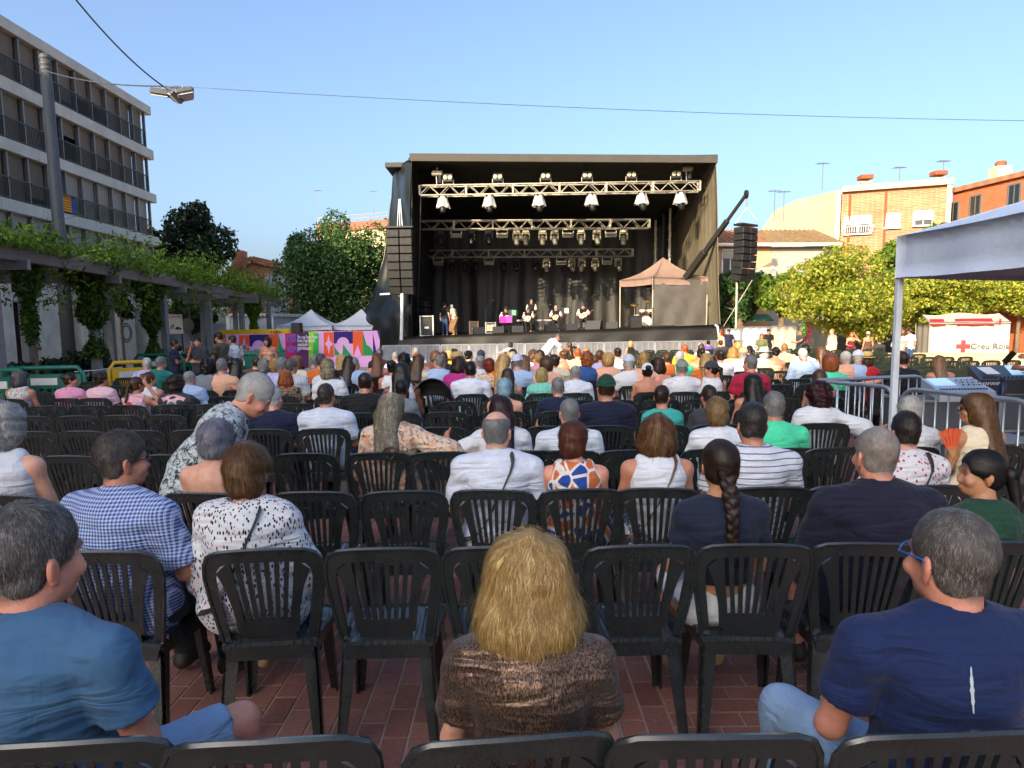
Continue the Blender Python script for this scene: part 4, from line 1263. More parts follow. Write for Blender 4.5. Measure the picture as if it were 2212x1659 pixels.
for s, zx, zy, sz, mt in [('CIUTADANIA', 752, 1368, .10, BLUEP), ('ORIANI', 752, 1432, .30, BLUEP), ('I', 792, 1480, .3, BLUEP), ('RISME', 762, 1536, .30, BLUEP),
                          ('Per una Festa Major', 866, 1390, .17, WHP), ("lliure d'agressions", 866, 1428, .17, WHP), ('masclistes i', 868, 1468, .17, WHP), ('lgtbi-fòbiques', 868, 1508, .17, WHP)]:
    vx, vy = zC(zx, zy)
    text('lettering', s, sz, mt, pb, at(vx, vy, 24.25), ext=.003, sx=.50)
sp = thing('loudspeaker', 'small black loudspeaker standing above the purple banner', 'loudspeaker', at(642, 720, 25.4))
m = MB(); m.box((0, 0, .12), (.32, .35, .5), .02); m.build('cabinet', BLACKP, sp)
m = MB(); m.bar((0, 0, -.1), (0, 0, -sp.location.z), .03, n=8); m.build('stand', BLACKM, sp)
# road sign and info sign behind the standing men
sg = thing('information_sign', 'white information sign with red heading and car symbol near pergola post', 'sign', at(379, 700, 30))
m = MB(); m.box((0, 0, 0), (.62, .03, .82), .01); m.build('sign_board', WHITEP, sg)
m = MB(); m.bar((.2, .05, .3), (.25, .05, -1.66), .03, n=8); m.build('sign_post', BLACKM, sg)
text('heading', 'ATENCIÓ', .12, RED, sg, (-.28, -.02, .25))
m = MB(); m.box((.12, -.02, -.2), (.26, .01, .06)); m.box((.1, -.02, -.15), (.14, .01, .06)); m.build('car_symbol', BLKP, sg)
m = MB(); m.bar((-.22, -.02, -.2), (-.12, -.02, 0), .03); m.bar((-.12, -.02, -.2), (-.05, -.02, -.02), .03); m.build('tow_symbol', BLKP, sg)
rs = thing('round_road_sign', 'grey back of a round road sign on a thin post', 'sign', at(405, 702, 31))
m = MB(); m.lathe([(.28, -.01), (.3, 0), (.28, .01)], 24, (0, 0, 0), Matrix.Rotation(PI / 2, 3, 'X')); m.build('disc', ALU, rs)
m = MB(); m.bar((.1, .03, .9), (.1, .03, -1.8), .03, n=8); m.build('sign_post', ALU, rs)

# plastic pedestrian barriers
def plastic_barrier(label, p, rz, mat, w=2.0):
    t = thing('plastic_barrier', label, 'barrier', p, rz)
    m = MB(); m.tube([(-w / 2, 0, .05), (-w / 2, 0, .85), (-w / 2 + .12, 0, 1.0), (w / 2 - .12, 0, 1.0), (w / 2, 0, .85), (w / 2, 0, .05)], .045, 8); m.build('frame', mat, t, True)
    m = MB(); m.box((0, 0, .72), (w - .1, .04, .3), .01); m.box((0, 0, .15), (w - .1, .04, .12), .01); m.build('panel', mat, t)
    m = MB(); m.box((0, -.03, .72), (.5, .02, .14)); m.build('sticker', WHITEP, t)
    for i in range(9):
        m = MB(); m.box((-w / 2 + .2 + i * (w - .4) / 8, 0, .4), (.05, .03, .42), .008); m.build('bar', mat, t)
    for k in (-.7, .7):
        m = MB(); m.box((k, 0, .03), (.1, .5, .06), .02); m.build('foot', BLACKP, t)
    return t
GRNP, YELP = M('green_plastic', '#176655', .45), M('yellow_plastic', '#dcae1c', .45)
def gp_(px, Y): q = at(px, 800, Y); return (q.x, Y, 0)
plastic_barrier('green plastic barrier with white sticker at left behind seated women', gp_(95, 14.2), .12, GRNP, 1.5)
plastic_barrier('green plastic barrier cut by the left photo edge', gp_(-8, 13.4), -.2, GRNP, 1.3)
plastic_barrier('yellow plastic barrier beside the white-haired man', gp_(280, 16.5), .9, YELP, .9)
for k, (px, Y) in enumerate([(515, 22), (345, 22), (440, 23), (560, 24), (595, 25.5)]):
    plastic_barrier(['green barrier behind the man in white tee', 'green barrier left of the standing men', 'green barrier behind the man in grey polo', 'green barrier behind the woman in peach top', 'green barrier beside the purple banner'][k], gp_(px, Y), .1 * k - .2, GRNP, 1.6)
tp = MB(); tp.tube([at(165, 803, 14.5), at(205, 800, 15.2), at(262, 793, 16.2)], [.05, .04, .05], 6, True, .2)
tag(tp.build('barrier_tape', WHITEP, None, True), 'white tape strung between green and yellow barriers', 'tape')

# ------------------------------------------------------------------ right side: first-aid tent, screens, low wall
cz_ = at(2095, 720, 31)
ft = thing('first_aid_tent', 'white first-aid tent with red cross and red roof stripe', 'tent')
e0, e1 = at(2007, 700, 31), at(2182, 700, 30)
za, zb_ = at(2095, 697, 30.5).z, at(2095, 678, 32).z
TENTW = M('tent_white', '#a9a59c', .75, var=.05, bump=.3)
f0 = Vector((e0.x, e0.y, 0)); f1 = Vector((e1.x, e1.y, 0)); dd = (f1 - f0).normalized(); nb_ = Vector((-dd.y, dd.x, 0))
m = MB(); m.grid(lambda u, v: f0.lerp(f1, u) + Vector((0, .04 * math.sin(u * 25), za * (1 - v))), 30, 8, .02); m.build('front_wall', TENTW, ft, True)
m = MB(); m.grid(lambda u, v: f0 + nb_ * 3 * u + Vector((.03 * math.sin(u * 15), 0, (za) * (1 - v))), 16, 8, .02); m.build('side_wall', TENTW, ft, True)
m = MB(); m.grid(lambda u, v: f0.lerp(f1, u) - nb_ * .15 + nb_ * 1.7 * v + Vector((0, 0, za + (zb_ - za) * v - .05 * math.sin(u * PI * 3) * v)), 24, 6, .03); m.build('roof', TENTW, ft, True)
for u0, u1 in ((.02, .2), (.34, .80)):
    m = MB(); m.grid(lambda u, v: f0.lerp(f1, u0 + (u1 - u0) * u) - nb_ * .19 + nb_ * .5 * v + Vector((0, 0, za - .1 + .26 * v + .015)), 10, 2, .01); m.build('red_stripe', RED, ft)
c_ = f0.lerp(f1, .44) - nb_ * .06 + Vector((0, 0, .75))
zv = Vector((0, 0, 1)); m = MB()
for a_, b_ in ((.26, .085), (.085, .26)): m.poly([c_ - dd * a_ - zv * b_, c_ + dd * a_ - zv * b_, c_ + dd * a_ + zv * b_, c_ - dd * a_ + zv * b_], nb_ * -(.02 + a_ * .02))
m.build('red_cross', RED, ft)
text('lettering', 'Creu Roja', .34, M('grey_print', '#3a3a3a', .7), ft, f0.lerp(f1, .53) - nb_ * .09 + Vector((0, 0, .64)), (PI / 2, 0, math.atan2(dd.y, dd.x)), .004)
c2_ = f0.lerp(f1, .86) - nb_ * .22 + Vector((0, 0, za + .05))
m = MB(); m.bar(c2_ - dd * .1, c2_ + dd * .1, .07, .02); m.bar(c2_ - Vector((0, 0, .1)), c2_ + Vector((0, 0, .1)), .07, .02); m.build('red_cross', RED, ft)
# low wall and pale screens behind the standing people
lw = MB(); lw.poly([Vector((at(1620, 740, 32.5).x, 32.5, 0)), Vector((at(2330, 740, 31).x, 27.0, 0)), Vector((at(2330, 740, 31).x, 27.3, 0)), Vector((at(1620, 740, 32.5).x, 32.8, 0))], (0, 0, .5))
tag(lw.build('low_wall', M('sand_stone', '#b39d7c', .9, var=.15)), 'low sandstone wall behind the empty sunlit chairs', 'wall')
for k, (xa, xb, ya, col, lab) in enumerate([(1602, 1664, 708, '#b7b9cc', 'pale blue checked screen right of the stage'), (1664, 1722, 706, '#aba79c', 'off-white screen behind man in black cap'), (1722, 1800, 706, '#a09c92', 'grey white screen behind the reaching man'), (1566, 1602, 712, '#b5c0c9', 'small bluish screen beside stage corner')]):
    A_, B_ = at(xa, ya, 34.3), at(xb - 2, ya, 34.3)
    t_ = thing('screen_panel', lab, 'screen')
    m = MB(); m.grid(lambda u, v: (A_.x + (B_.x - A_.x) * u, 34.3 + .03 * math.sin(u * 20 + v * 3), A_.z * (1 - v)), 14, 6, .02); m.build('cloth', flat(col), t_, True)
    m = MB(); m.bar((A_.x, 34.28, 0), (A_.x, 34.28, A_.z + .05), .04); m.bar((B_.x, 34.28, 0), (B_.x, 34.28, A_.z + .05), .04); m.bar((A_.x, 34.28, A_.z + .03), (B_.x, 34.28, A_.z + .03), .04); m.build('frame', STEEL, t_)
for k, (px, col, lab) in enumerate([(1737, '#6dbb3a', 'green flag strip by the lime tree'), (1746, '#d24a62', 'red flag strip by the lime tree')]):
    A_ = at(px - 4, 697, 33.8)
    m = MB(); m.grid(lambda u, v: (A_.x + .2 * u + .05 * math.sin(v * 6), 33.8 + .04 * math.sin(v * 8 + u), A_.z - .95 * v), 4, 12, .01)
    tag(m.build('flag_strip', flat(col), None, True), lab, 'flag')
aw = thing('green_awning', 'dark green shop awning seen below the small tree', 'awning', at(1622, 690, 39))
m = MB(); m.grid(lambda u, v: (-.9 + 1.8 * u, -1.0 * v, .25 - .35 * v), 8, 4, .03); m.build('cloth', M('awning_green', '#1c7a5a', .7), aw)
m = MB(); m.bar((-.9, 0, .25), (-.9, -1, -.1), .03); m.bar((.9, 0, .25), (.9, -1, -.1), .03); m.build('frame', STEEL, aw)
tr = thing('parked_van', 'dark parked van with white lettering behind lime tree', 'van', (at(1868, 740, 36).x, 36.5, 0))
m = MB(); m.poly([(-2.2, 0, .35), (2.2, 0, .35), (2.2, 0, 1.25), (1.5, 0, 2.0), (-2.1, 0, 2.0), (-2.2, 0, 1.9)], (0, 1.8, 0)); m.build('body', M('van_paint', '#23262a', .35), tr)
for x in (-1.4, 1.4):
    m = MB(); m.lathe([(.1, -.1), (.33, -.1), (.33, .1), (.1, .1)], 16, (x, .02, .33), Matrix.Rotation(PI / 2, 3, 'X')); m.build('wheel', BLACKP, tr)
m = MB(); m.box((1.0, -.01, 1.55), (1.0, .03, .45), .02); m.build('side_window', GLASS, tr)
text('lettering', 'Servei', .42, WHP, tr, (-1.7, -.02, 1.2), ext=.003)
# ================================================================== FIGURES: smooth-union surfaces
f32 = np.float32
def nrm(v): return v / (np.linalg.norm(v) + 1e-9)
class Field:
    def __init__(s, lo, hi, h):
        s.h = h
        s.lo = np.floor((np.array(lo, float) - 2 * h) / h) * h
        n = np.ceil((np.array(hi) + 2 * h - s.lo) / h).astype(int) + 1
        s.ax = [(s.lo[i] + h * np.arange(n[i])).astype(f32) for i in range(3)]
        s.D = np.full(tuple(n), 1.0, f32)
    def _sub(s, lo, hi, pad):
        sl, g = [], []
        for i in range(3):
            a = max(0, int((lo[i] - pad - s.lo[i]) / s.h)); b = min(len(s.ax[i]), int((hi[i] + pad - s.lo[i]) / s.h) + 2)
            if b <= a: return None, None
            sl.append(slice(a, b)); sh = [1, 1, 1]; sh[i] = -1
            g.append(s.ax[i][a:b].reshape(sh))
        return tuple(sl), g
    def _comb(s, sl, d, k, op):
        D = s.D[sl]
        if op == 'u':
            if k > 0:
                hh = np.maximum(k - np.abs(D - d), 0) / k
                s.D[sl] = np.minimum(D, d) - hh * hh * k * .25
            else: s.D[sl] = np.minimum(D, d)
        else:
            d = -d
            hh = np.maximum(k - np.abs(D - d), 0) / max(k, 1e-6)
            s.D[sl] = np.maximum(D, d) + hh * hh * k * .25
    def rc(s, a, b, ra, rb, k=.02, op='u', flat=None):
        a, b = np.array(a, float), np.array(b, float)
        R_ = max(ra, rb)
        sl, g = s._sub(np.minimum(a, b) - R_, np.maximum(a, b) + R_, k + .03)
        if sl is None: return s
        ab = b - a; L2 = max((ab ** 2).sum(), 1e-9)
        px, py, pz = g[0] - f32(a[0]), g[1] - f32(a[1]), g[2] - f32(a[2])
        t = np.clip((px * f32(ab[0]) + py * f32(ab[1]) + pz * f32(ab[2])) / f32(L2), 0, 1)
        d = np.sqrt((px - t * f32(ab[0])) ** 2 + (py - t * f32(ab[1])) ** 2 + (pz - t * f32(ab[2])) ** 2) - (f32(ra) + t * f32(rb - ra))
        s._comb(sl, d.astype(f32), k, op); return s
    def el(s, c, r, rot=None, k=.02, op='u'):
        c = np.array(c, float); r = np.array(r, float)
        m_ = r.max()
        ext = r if rot is None else np.array([m_] * 3)
        sl, g = s._sub(c - ext, c + ext, k + .03)
        if sl is None: return s
        px, py, pz = g[0] - f32(c[0]), g[1] - f32(c[1]), g[2] - f32(c[2])
        if rot is not None:
            Rm = np.array(rot, float).T
            px, py, pz = (f32(Rm[0, 0]) * px + f32(Rm[0, 1]) * py + f32(Rm[0, 2]) * pz, f32(Rm[1, 0]) * px + f32(Rm[1, 1]) * py + f32(Rm[1, 2]) * pz, f32(Rm[2, 0]) * px + f32(Rm[2, 1]) * py + f32(Rm[2, 2]) * pz)
        k0 = np.sqrt((px / f32(r[0])) ** 2 + (py / f32(r[1])) ** 2 + (pz / f32(r[2])) ** 2)
        k1 = np.sqrt((px / f32(r[0] ** 2)) ** 2 + (py / f32(r[1] ** 2)) ** 2 + (pz / f32(r[2] ** 2)) ** 2)
        d = k0 * (k0 - 1) / np.maximum(k1, 1e-4)
        s._comb(sl, d.astype(f32), k, op); return s
    def cut(s, n, o, k=.004):
        """keep the side where (p-o).n > 0"""
        n = nrm(np.array(n, float))
        d = (s.ax[0].reshape(-1, 1, 1) - f32(o[0])) * f32(n[0]) + (s.ax[1].reshape(1, -1, 1) - f32(o[1])) * f32(n[1]) + (s.ax[2].reshape(1, 1, -1) - f32(o[2])) * f32(n[2])
        s.D = np.maximum(s.D, -d.astype(f32)); return s
    def wrinkle(s, amp, freq=26, seed=0, vert=.5, bands=.5):
        X, Y, Z = s.ax[0].reshape(-1, 1, 1), s.ax[1].reshape(1, -1, 1), s.ax[2].reshape(1, 1, -1)
        p = seed * 1.7
        w = np.sin(freq * (Z * vert + X * .55) + 2.1 * np.sin(7 * Y + 9 * X + p) + p) * np.sin(freq * .5 * (X - Z * .4) + 1.6 * np.sin(8 * Z + p * 2)) + bands * np.sin(freq * 1.7 * Z + 3 * np.sin(11 * X + p) + 2 * np.sin(6 * Y))
        s.D = (s.D + f32(amp) * w.astype(f32)).astype(f32); return s
    def sample(s, P):
        q = (P - s.lo) / s.h
        n = np.array(s.D.shape)
        q = np.clip(q, 0, n - 1.001)
        i = q.astype(int); f = q - i
        D = s.D; r = 0
        for dx in (0, 1):
            for dy in (0, 1):
                for dz in (0, 1):
                    w = (f[:, 0] if dx else 1 - f[:, 0]) * (f[:, 1] if dy else 1 - f[:, 1]) * (f[:, 2] if dz else 1 - f[:, 2])
                    r = r + w * D[i[:, 0] + dx, i[:, 1] + dy, i[:, 2] + dz]
        return r
    def grad(s, P):
        e = s.h
        g = np.stack([s.sample(P + np.eye(3)[i] * e) - s.sample(P - np.eye(3)[i] * e) for i in range(3)], 1)
        return g / (np.linalg.norm(g, axis=1)[:, None] + 1e-9)
    def net(s):
        """surface nets -> V, F(quads)"""
        D = s.D
        S_ = D < 0
        c = [S_[i:S_.shape[0] - 1 + i, j:S_.shape[1] - 1 + j, k:S_.shape[2] - 1 + k] for i in (0, 1) for j in (0, 1) for k in (0, 1)]
        sm = sum(x.astype(np.int8) for x in c)
        cells = np.argwhere((sm > 0) & (sm < 8))
        if len(cells) == 0: return np.zeros((0, 3)), np.zeros((0, 4), int)
        off = np.array([(i, j, k) for i in (0, 1) for j in (0, 1) for k in (0, 1)])
        vals = np.stack([D[cells[:, 0] + o[0], cells[:, 1] + o[1], cells[:, 2] + o[2]] for o in off], 1)
        acc = np.zeros((len(cells), 3)); cnt = np.zeros(len(cells))
        for a in range(8):
            for b in range(a + 1, 8):
                if np.abs(off[a] - off[b]).sum() != 1: continue
                va, vb = vals[:, a], vals[:, b]
                m = (va < 0) != (vb < 0)
                t = np.where(m, va / np.where(m, va - vb, 1), 0)
                acc += np.where(m[:, None], off[a] + t[:, None] * (off[b] - off[a]), 0); cnt += m
        V = s.lo + (cells + acc / cnt[:, None]) * s.h
        idx = np.full(sm.shape, -1, np.int32)
        idx[cells[:, 0], cells[:, 1], cells[:, 2]] = np.arange(len(cells))
        Fs = []
        for ax in range(3):
            u, w = (ax + 1) % 3, (ax + 2) % 3
            A = np.moveaxis(S_, ax, 0)[:-1]; B = np.moveaxis(S_, ax, 0)[1:]
            e = np.moveaxis(A != B, 0, ax); pos = np.moveaxis(A, 0, ax)
            loc = np.argwhere(e)
            ok = (loc[:, u] > 0) & (loc[:, w] > 0) & (loc[:, u] < S_.shape[u] - 1) & (loc[:, w] < S_.shape[w] - 1)
            loc = loc[ok]
            du = np.zeros(3, int); du[u] = 1; dw = np.zeros(3, int); dw[w] = 1
            q = [loc - du - dw, loc - dw, loc, loc - du]
            ids = np.stack([idx[x[:, 0], x[:, 1], x[:, 2]] for x in q], 1)
            fl = ~pos[loc[:, 0], loc[:, 1], loc[:, 2]]
            ids[fl] = ids[fl][:, ::-1]
            Fs.append(ids)
        F = np.concatenate(Fs)
        return V, F[(F >= 0).all(1)]

def rotm(yaw=0, pitch=0, roll=0):
    return np.array(Matrix.Rotation(yaw, 3, 'Z') @ Matrix.Rotation(pitch, 3, 'X') @ Matrix.Rotation(roll, 3, 'Y'))
def joints(seated=True, yaw=0, pitch=0, roll=0, lean=0, twist=0, sw=.165, arms=('lap', 'lap'), legs='chair', height=1.0, slump=0):
    """joint positions of a figure facing +Y, feet on z=0"""
    J = {}
    if seated:
        pz = .53
        J['pel'] = np.array([0, -.03, pz]); J['wst'] = np.array([0, -.055, .70]); J['chs'] = np.array([0, -.075, .86]); J['nkb'] = np.array([0, -.065, 1.005]); J['hd'] = np.array([0, -.03, 1.165])
    else:
        pz = .95
        J['pel'] = np.array([0, 0, pz]); J['wst'] = np.array([0, 0, 1.12]); J['chs'] = np.array([0, -.01, 1.30]); J['nkb'] = np.array([0, -.01, 1.455]); J['hd'] = np.array([0, .025, 1.615])
    if legs == 'crouch':
        for k in ('pel', 'wst', 'chs', 'nkb', 'hd'): J[k] = J[k] + np.array([0, -.14, -.20])
    z_s = J['nkb'][2] - .055
    for sgn, n in ((-1, 'l'), (1, 'r')):
        J['sh' + n] = np.array([sgn * sw, J['nkb'][1] - .005, z_s])
    if lean or twist or slump:
        Rm = rotm(twist, -lean, slump)
        for k in ('wst', 'chs', 'nkb', 'hd', 'shl', 'shr'): J[k] = J['pel'] + Rm @ (J[k] - J['pel'])
        J['tor'] = Rm
    else: J['tor'] = np.eye(3)
    Rt = J['tor']
    dn = np.array([0, 0, -1.0])
    for (sgn, n), a in zip(((-1, 'l'), (1, 'r')), arms):
        sh = J['sh' + n]
        if a == 'lap': e = sh + np.array([sgn * .055, .07, -.265]); w = e + np.array([-sgn * .10, .21, -.055])
        elif a == 'lapin': e = sh + np.array([sgn * .03, .07, -.265]); w = e + np.array([-sgn * .2, .17, -.03])
        elif a == 'down': e = sh + np.array([sgn * .06, -.02, -.29]); w = e + np.array([sgn * .02, .08, -.23])
        elif a == 'cross': e = sh + np.array([sgn * .07, .10, -.25]); w = e + np.array([-sgn * .22, .10, .06])
        elif a == 'out': e = sh + np.array([sgn * .25, -.06, -.11]); w = e + np.array([sgn * .24, .02, -.02])
        elif a == 'outf': e = sh + np.array([sgn * .24, .02, -.14]); w = e + np.array([sgn * .05, .20, .10])
        elif a == 'head': e = sh + np.array([sgn * .20, .10, -.12]); w = J['hd'] + np.array([sgn * .10, .03, .03])
        elif a == 'mouth': e = sh + np.array([sgn * .09, .12, -.22]); w = J['hd'] + np.array([sgn * .04, .14, -.09])
        elif a == 'gest': e = sh + np.array([sgn * .06, .04, -.27]); w = e + np.array([-sgn * .04, .24, .03])
        elif a == 'reach': e = sh + np.array([sgn * .05, .2, -.18]); w = e + np.array([0, .22, -.05])
        elif a == 'strumr': e = sh + np.array([sgn * .12, .06, -.23]); w = e + np.array([-sgn * .20, .16, .02])
        elif a == 'fret': e = sh + np.array([sgn * .12, .12, -.22]); w = e + np.array([sgn * .06, .16, .12])
        else: e, w = np.array(a[0]), np.array(a[1])
        J['el' + n], J['wr' + n] = e, w
        J['arm' + n] = a
    for sgn, n in ((-1, 'l'), (1, 'r')):
        if seated:
            J['hp' + n] = np.array([sgn * .095, -.01, .515])
            if legs == 'wide': kx = sgn * .26
            else: kx = sgn * .13
            J['kn' + n] = np.array([kx, .42, .50]); J['an' + n] = np.array([kx, .43, .09])
            if legs == 'tuck': J['an' + n] = np.array([kx, .22, .09])
        else:
            J['hp' + n] = np.array([sgn * .09, 0, .90]); J['kn' + n] = np.array([sgn * .10, .02, .49]); J['an' + n] = np.array([sgn * .11, -.02, .08])
            if legs == 'crouch': J['hp' + n] = np.array([sgn * .09, -.14, .70]); J['kn' + n] = np.array([sgn * .12, .22, .50])
    J['H'] = J['tor'] @ rotm(yaw, pitch, roll)
    J['z_s'] = z_s
    return J
def bounds(J, pad=.13):
    P = np.array([J[k] for k in J if isinstance(J[k], np.ndarray) and J[k].shape == (3,)])
    return P.min(0) - np.array([pad, pad + .06, pad]), P.max(0) + np.array([pad, pad + .03, pad + .02])
HEADN = 1.0
def head_prims(F, J, fem=0, hs=1.0):
    H, c = J['H'], J['hd']
    L = lambda *p: c + H @ (np.array(p) * hs)
    E = lambda p, r, k, op='u': F.el(L(*p), np.array(r) * hs, H, k, op)
    E((0, -.014, .034), (.075, .095, .084), .01)
    E((0, .022, -.03), (.062, .066, .082), .03)
    E((0, .052, -.084), (.034, .03, .022), .03)
    E((0, .0, -.055), (.062 - .006 * fem, .06, .05), .03)
    E((0, .080, .022), (.048, .014, .012), .02)
    F.rc(L(0, .084, .006), L(0, .1035 - .005 * fem, -.032), .0075 * hs, (.0105 - .0015 * fem) * hs, .012)
    E((0, .092, -.035), (.0165, .011, .009), .01)
    E((0, .086, -.062), (.024, .012, .006), .008); E((0, .085, -.071), (.020, .012, .007), .008)
    for s in (-1, 1):
        E((s * .031, .098, .004), (.016, .014, .010), .014, 's')
        E((s * .045, .066, -.03), (.02, .02, .02), .025)
        Re = H @ rotm(s * .45, .1, 0)
        F.el(L(s * .079, -.012, -.010), np.array([.009, .020, .031]) * hs, Re, .006)
        F.el(L(s * .078, -.008, -.036), np.array([.008, .012, .012]) * hs, Re, .006)
        F.el(L(s * .088, -.004, -.006), np.array([.006, .010, .016]) * hs, Re, .004, 's')
    F.rc(L(0, -.022, -.06), J['nkb'] + np.array([0, -.01, 0]), (.052 - .008 * fem) * hs, (.058 - .008 * fem), .03)
def hand(F, w, d, up, side, scale=1.0, curl=.5, thumb_up=False):
    """palm and five fingers from wrist w along d; side = thumb side"""
    d, up = nrm(d), nrm(up - d * np.dot(up, d)); s = nrm(side - d * np.dot(side, d))
    up = np.cross(s, d) if abs(np.dot(s, up)) > .5 else nrm(up - s * np.dot(s, up))
    k = scale
    F.rc(w, w + d * .03 * k, .024 * k, .026 * k, .02)
    for i, (o, L, r) in enumerate([(.026, .072, .0085), (.009, .080, .009), (-.009, .075, .0085), (-.025, .058, .0075)]):
        a = w + d * .03 * k + s * o * .7 * k; b = w + d * .088 * k + s * o * k
        F.rc(a, b, .0135 * k, .012 * k, .012)
        c = b + (d * math.cos(curl) - up * math.sin(curl)) * L * .5 * k; e = c + (d * math.cos(curl * 2.1) - up * math.sin(curl * 2.1)) * L * .5 * k
        F.rc(b, c, r * 1.1 * k, r * k, .003); F.rc(c, e, r * k, r * .85 * k, .003)
    a = w + d * .028 * k + s * .022 * k; b = w + d * .06 * k + s * .05 * k - up * .01
    if thumb_up: b = a + s * .045 * k + d * .01
    F.rc(a, b, .015 * k, .011 * k, .01)
    F.rc(b, b + (s if thumb_up else nrm(d + s * .4)) * .034 * k, .011 * k, .009 * k, .004)
def body_field(J, h, fem=0, g=1.0, hs=1.0, belly=0, hands=True, seated=True, inset=0):
    lo, hi = bounds(J)
    F = Field(lo, hi, h)
    pel, wst, chs, nkb = J['pel'], J['wst'], J['chs'], J['nkb']
    T = J['tor']
    sw = abs(J['shr'][0] - J['shl'][0]) / 2 if True else .165
    torso(F, J, g, fem, belly, -inset)
    for n, s in (('l', -1), ('r', 1)):
        sh, e, w = J['sh' + n], J['el' + n], J['wr' + n]
        F.rc(sh, e, .050 * (.85 + .15 * g) - .006 * fem, .040 - .005 * fem, .04)
        F.rc(e, w, .040 - .005 * fem, .026 - .003 * fem, .02)
        if hands:
            d = nrm(w - e); side = np.array([-s, 0, .3]) if J['arm' + n] in ('lap', 'cross') else np.array([-s * .3, 0, 1.0])
            up = np.array([s * .8, 0, .6]) if J['arm' + n] not in ('lap', 'cross') else np.array([0, -.3, 1.0])
            hand(F, w, d, up, side, 1.0 - .08 * fem, .6, J['arm' + n] == 'outf')
        hp, k, a = J['hp' + n], J['kn' + n], J['an' + n]
        F.rc(hp, k, .088 * (.8 + .2 * g), .058, .04); F.rc(k, a, .056, .038, .02)
        ft = np.array([(k - hp)[0] * .25, 1.0, 0]); ft = nrm(ft)
        F.rc(a + np.array([0, -.02, -.045]), a + ft * .15 + np.array([0, 0, -.055]), .034, .028, .03)
    head_prims(F, J, fem, hs)
    return F
def torso(F, J, g, fem, belly, o, yoke=True, hip=True):
    """trunk primitives inflated by o"""
    pel, wst, chs, nkb, T = J['pel'], J['wst'], J['chs'], J['nkb'], J['tor']
    X = T @ np.array([1.0, 0, 0])
    hw = .085 + .02 * fem
    if hip: F.rc(pel - X * hw * g, pel + X * hw * g, .108 * (.7 + .3 * g) + o, .108 * (.7 + .3 * g) + o, .05)
    F.el(wst, np.array([(.140 - .012 * fem) * g, .105 * g + belly * .03, .16]) + o, T, .06)
    if belly: F.el(wst + T @ np.array([0, .06, -.03]), np.array([.13 * g, .09 + belly * .03, .12]) + o, T, .06)
    F.el(chs, np.array([(.158 - .010 * fem) * (.6 + .4 * g), .112 * (.6 + .4 * g), .19]) + o, T, .06)
    F.el(chs + T @ np.array([0, -.03, .05]), np.array([.15 * (.6 + .4 * g), .085, .12]) + o, T, .05)
    if fem:
        for s in (-1, 1): F.el(chs + T @ np.array([s * .07, .085, -.02]), np.array([.065, .055, .06]) + o, T, .04)
    if yoke:
        Z = T @ np.array([0, 0, 1.0])
        F.rc(J['shl'], J['shr'], .050 + o, .050 + o, .05)
        for n in 'lr':
            F.rc(nkb + Z * .012, J['sh' + n], .042 + o, .046 + o, .04)
def attr(me, V, J, hs, stub, fem):
    """mask colours: r lips, g scalp/brow hair shadow, b cheek and ear flush"""
    H, c = J['H'], J['hd']
    p = ((V - c) @ H) / hs
    x, y, z = p[:, 0], p[:, 1], p[:, 2]
    lips = np.exp(-((x / .020) ** 2 + ((y - .092) / .016) ** 2 + ((z + .066) / .0085) ** 2)) * (1.0 if fem else .6)
    br = np.exp(-(((np.abs(x) - .032) / .018) ** 2 + ((y - .086) / .02) ** 2 + ((z - .024) / .006) ** 2))
    st = np.zeros(len(V))
    if stub is not None:
        a = z - (-.035 + .62 * y)
        st = np.clip(a / .02, 0, 1) * (np.abs(p).max(1) < .16) * (np.abs(x) < .0775)
        if stub == 'bald':
            st *= np.clip((.055 - z + (y + .02) * -.25) / .035, 0, 1)
        elif stub == 'thin':
            st *= .45 + .55 * np.clip((np.sqrt((x - .015) ** 2 + (y + .08) ** 2 + (z - .085) ** 2) - .025) / .05, 0, 1)
    fl = np.exp(-(((np.abs(x) - .082) / .016) ** 2 + ((y + .01) / .03) ** 2 + ((z + .015) / .035) ** 2)) + .7 * np.exp(-((x / .02) ** 2 + ((y - .11) / .02) ** 2 + ((z + .03) / .02) ** 2))
    eye = np.exp(-(((np.abs(x) - .031) / .012) ** 2 + ((y - .086) / .018) ** 2 + ((z - .004) / .0055) ** 2))
    col = np.stack([lips, np.clip(st + br * .9 + eye * .8, 0, 1), np.clip(fl, 0, 1), np.ones(len(V))], 1).astype(f32)
    at_ = me.attributes.new('mask', 'FLOAT_COLOR', 'POINT')
    at_.data.foreach_set('color', col.ravel())
SKINS = {'fair': '#cf9f87', 'tan': '#b8826a', 'pink': '#cc9079', 'olive': '#b08262', 'brown': '#7a5240', 'dark': '#573829'}
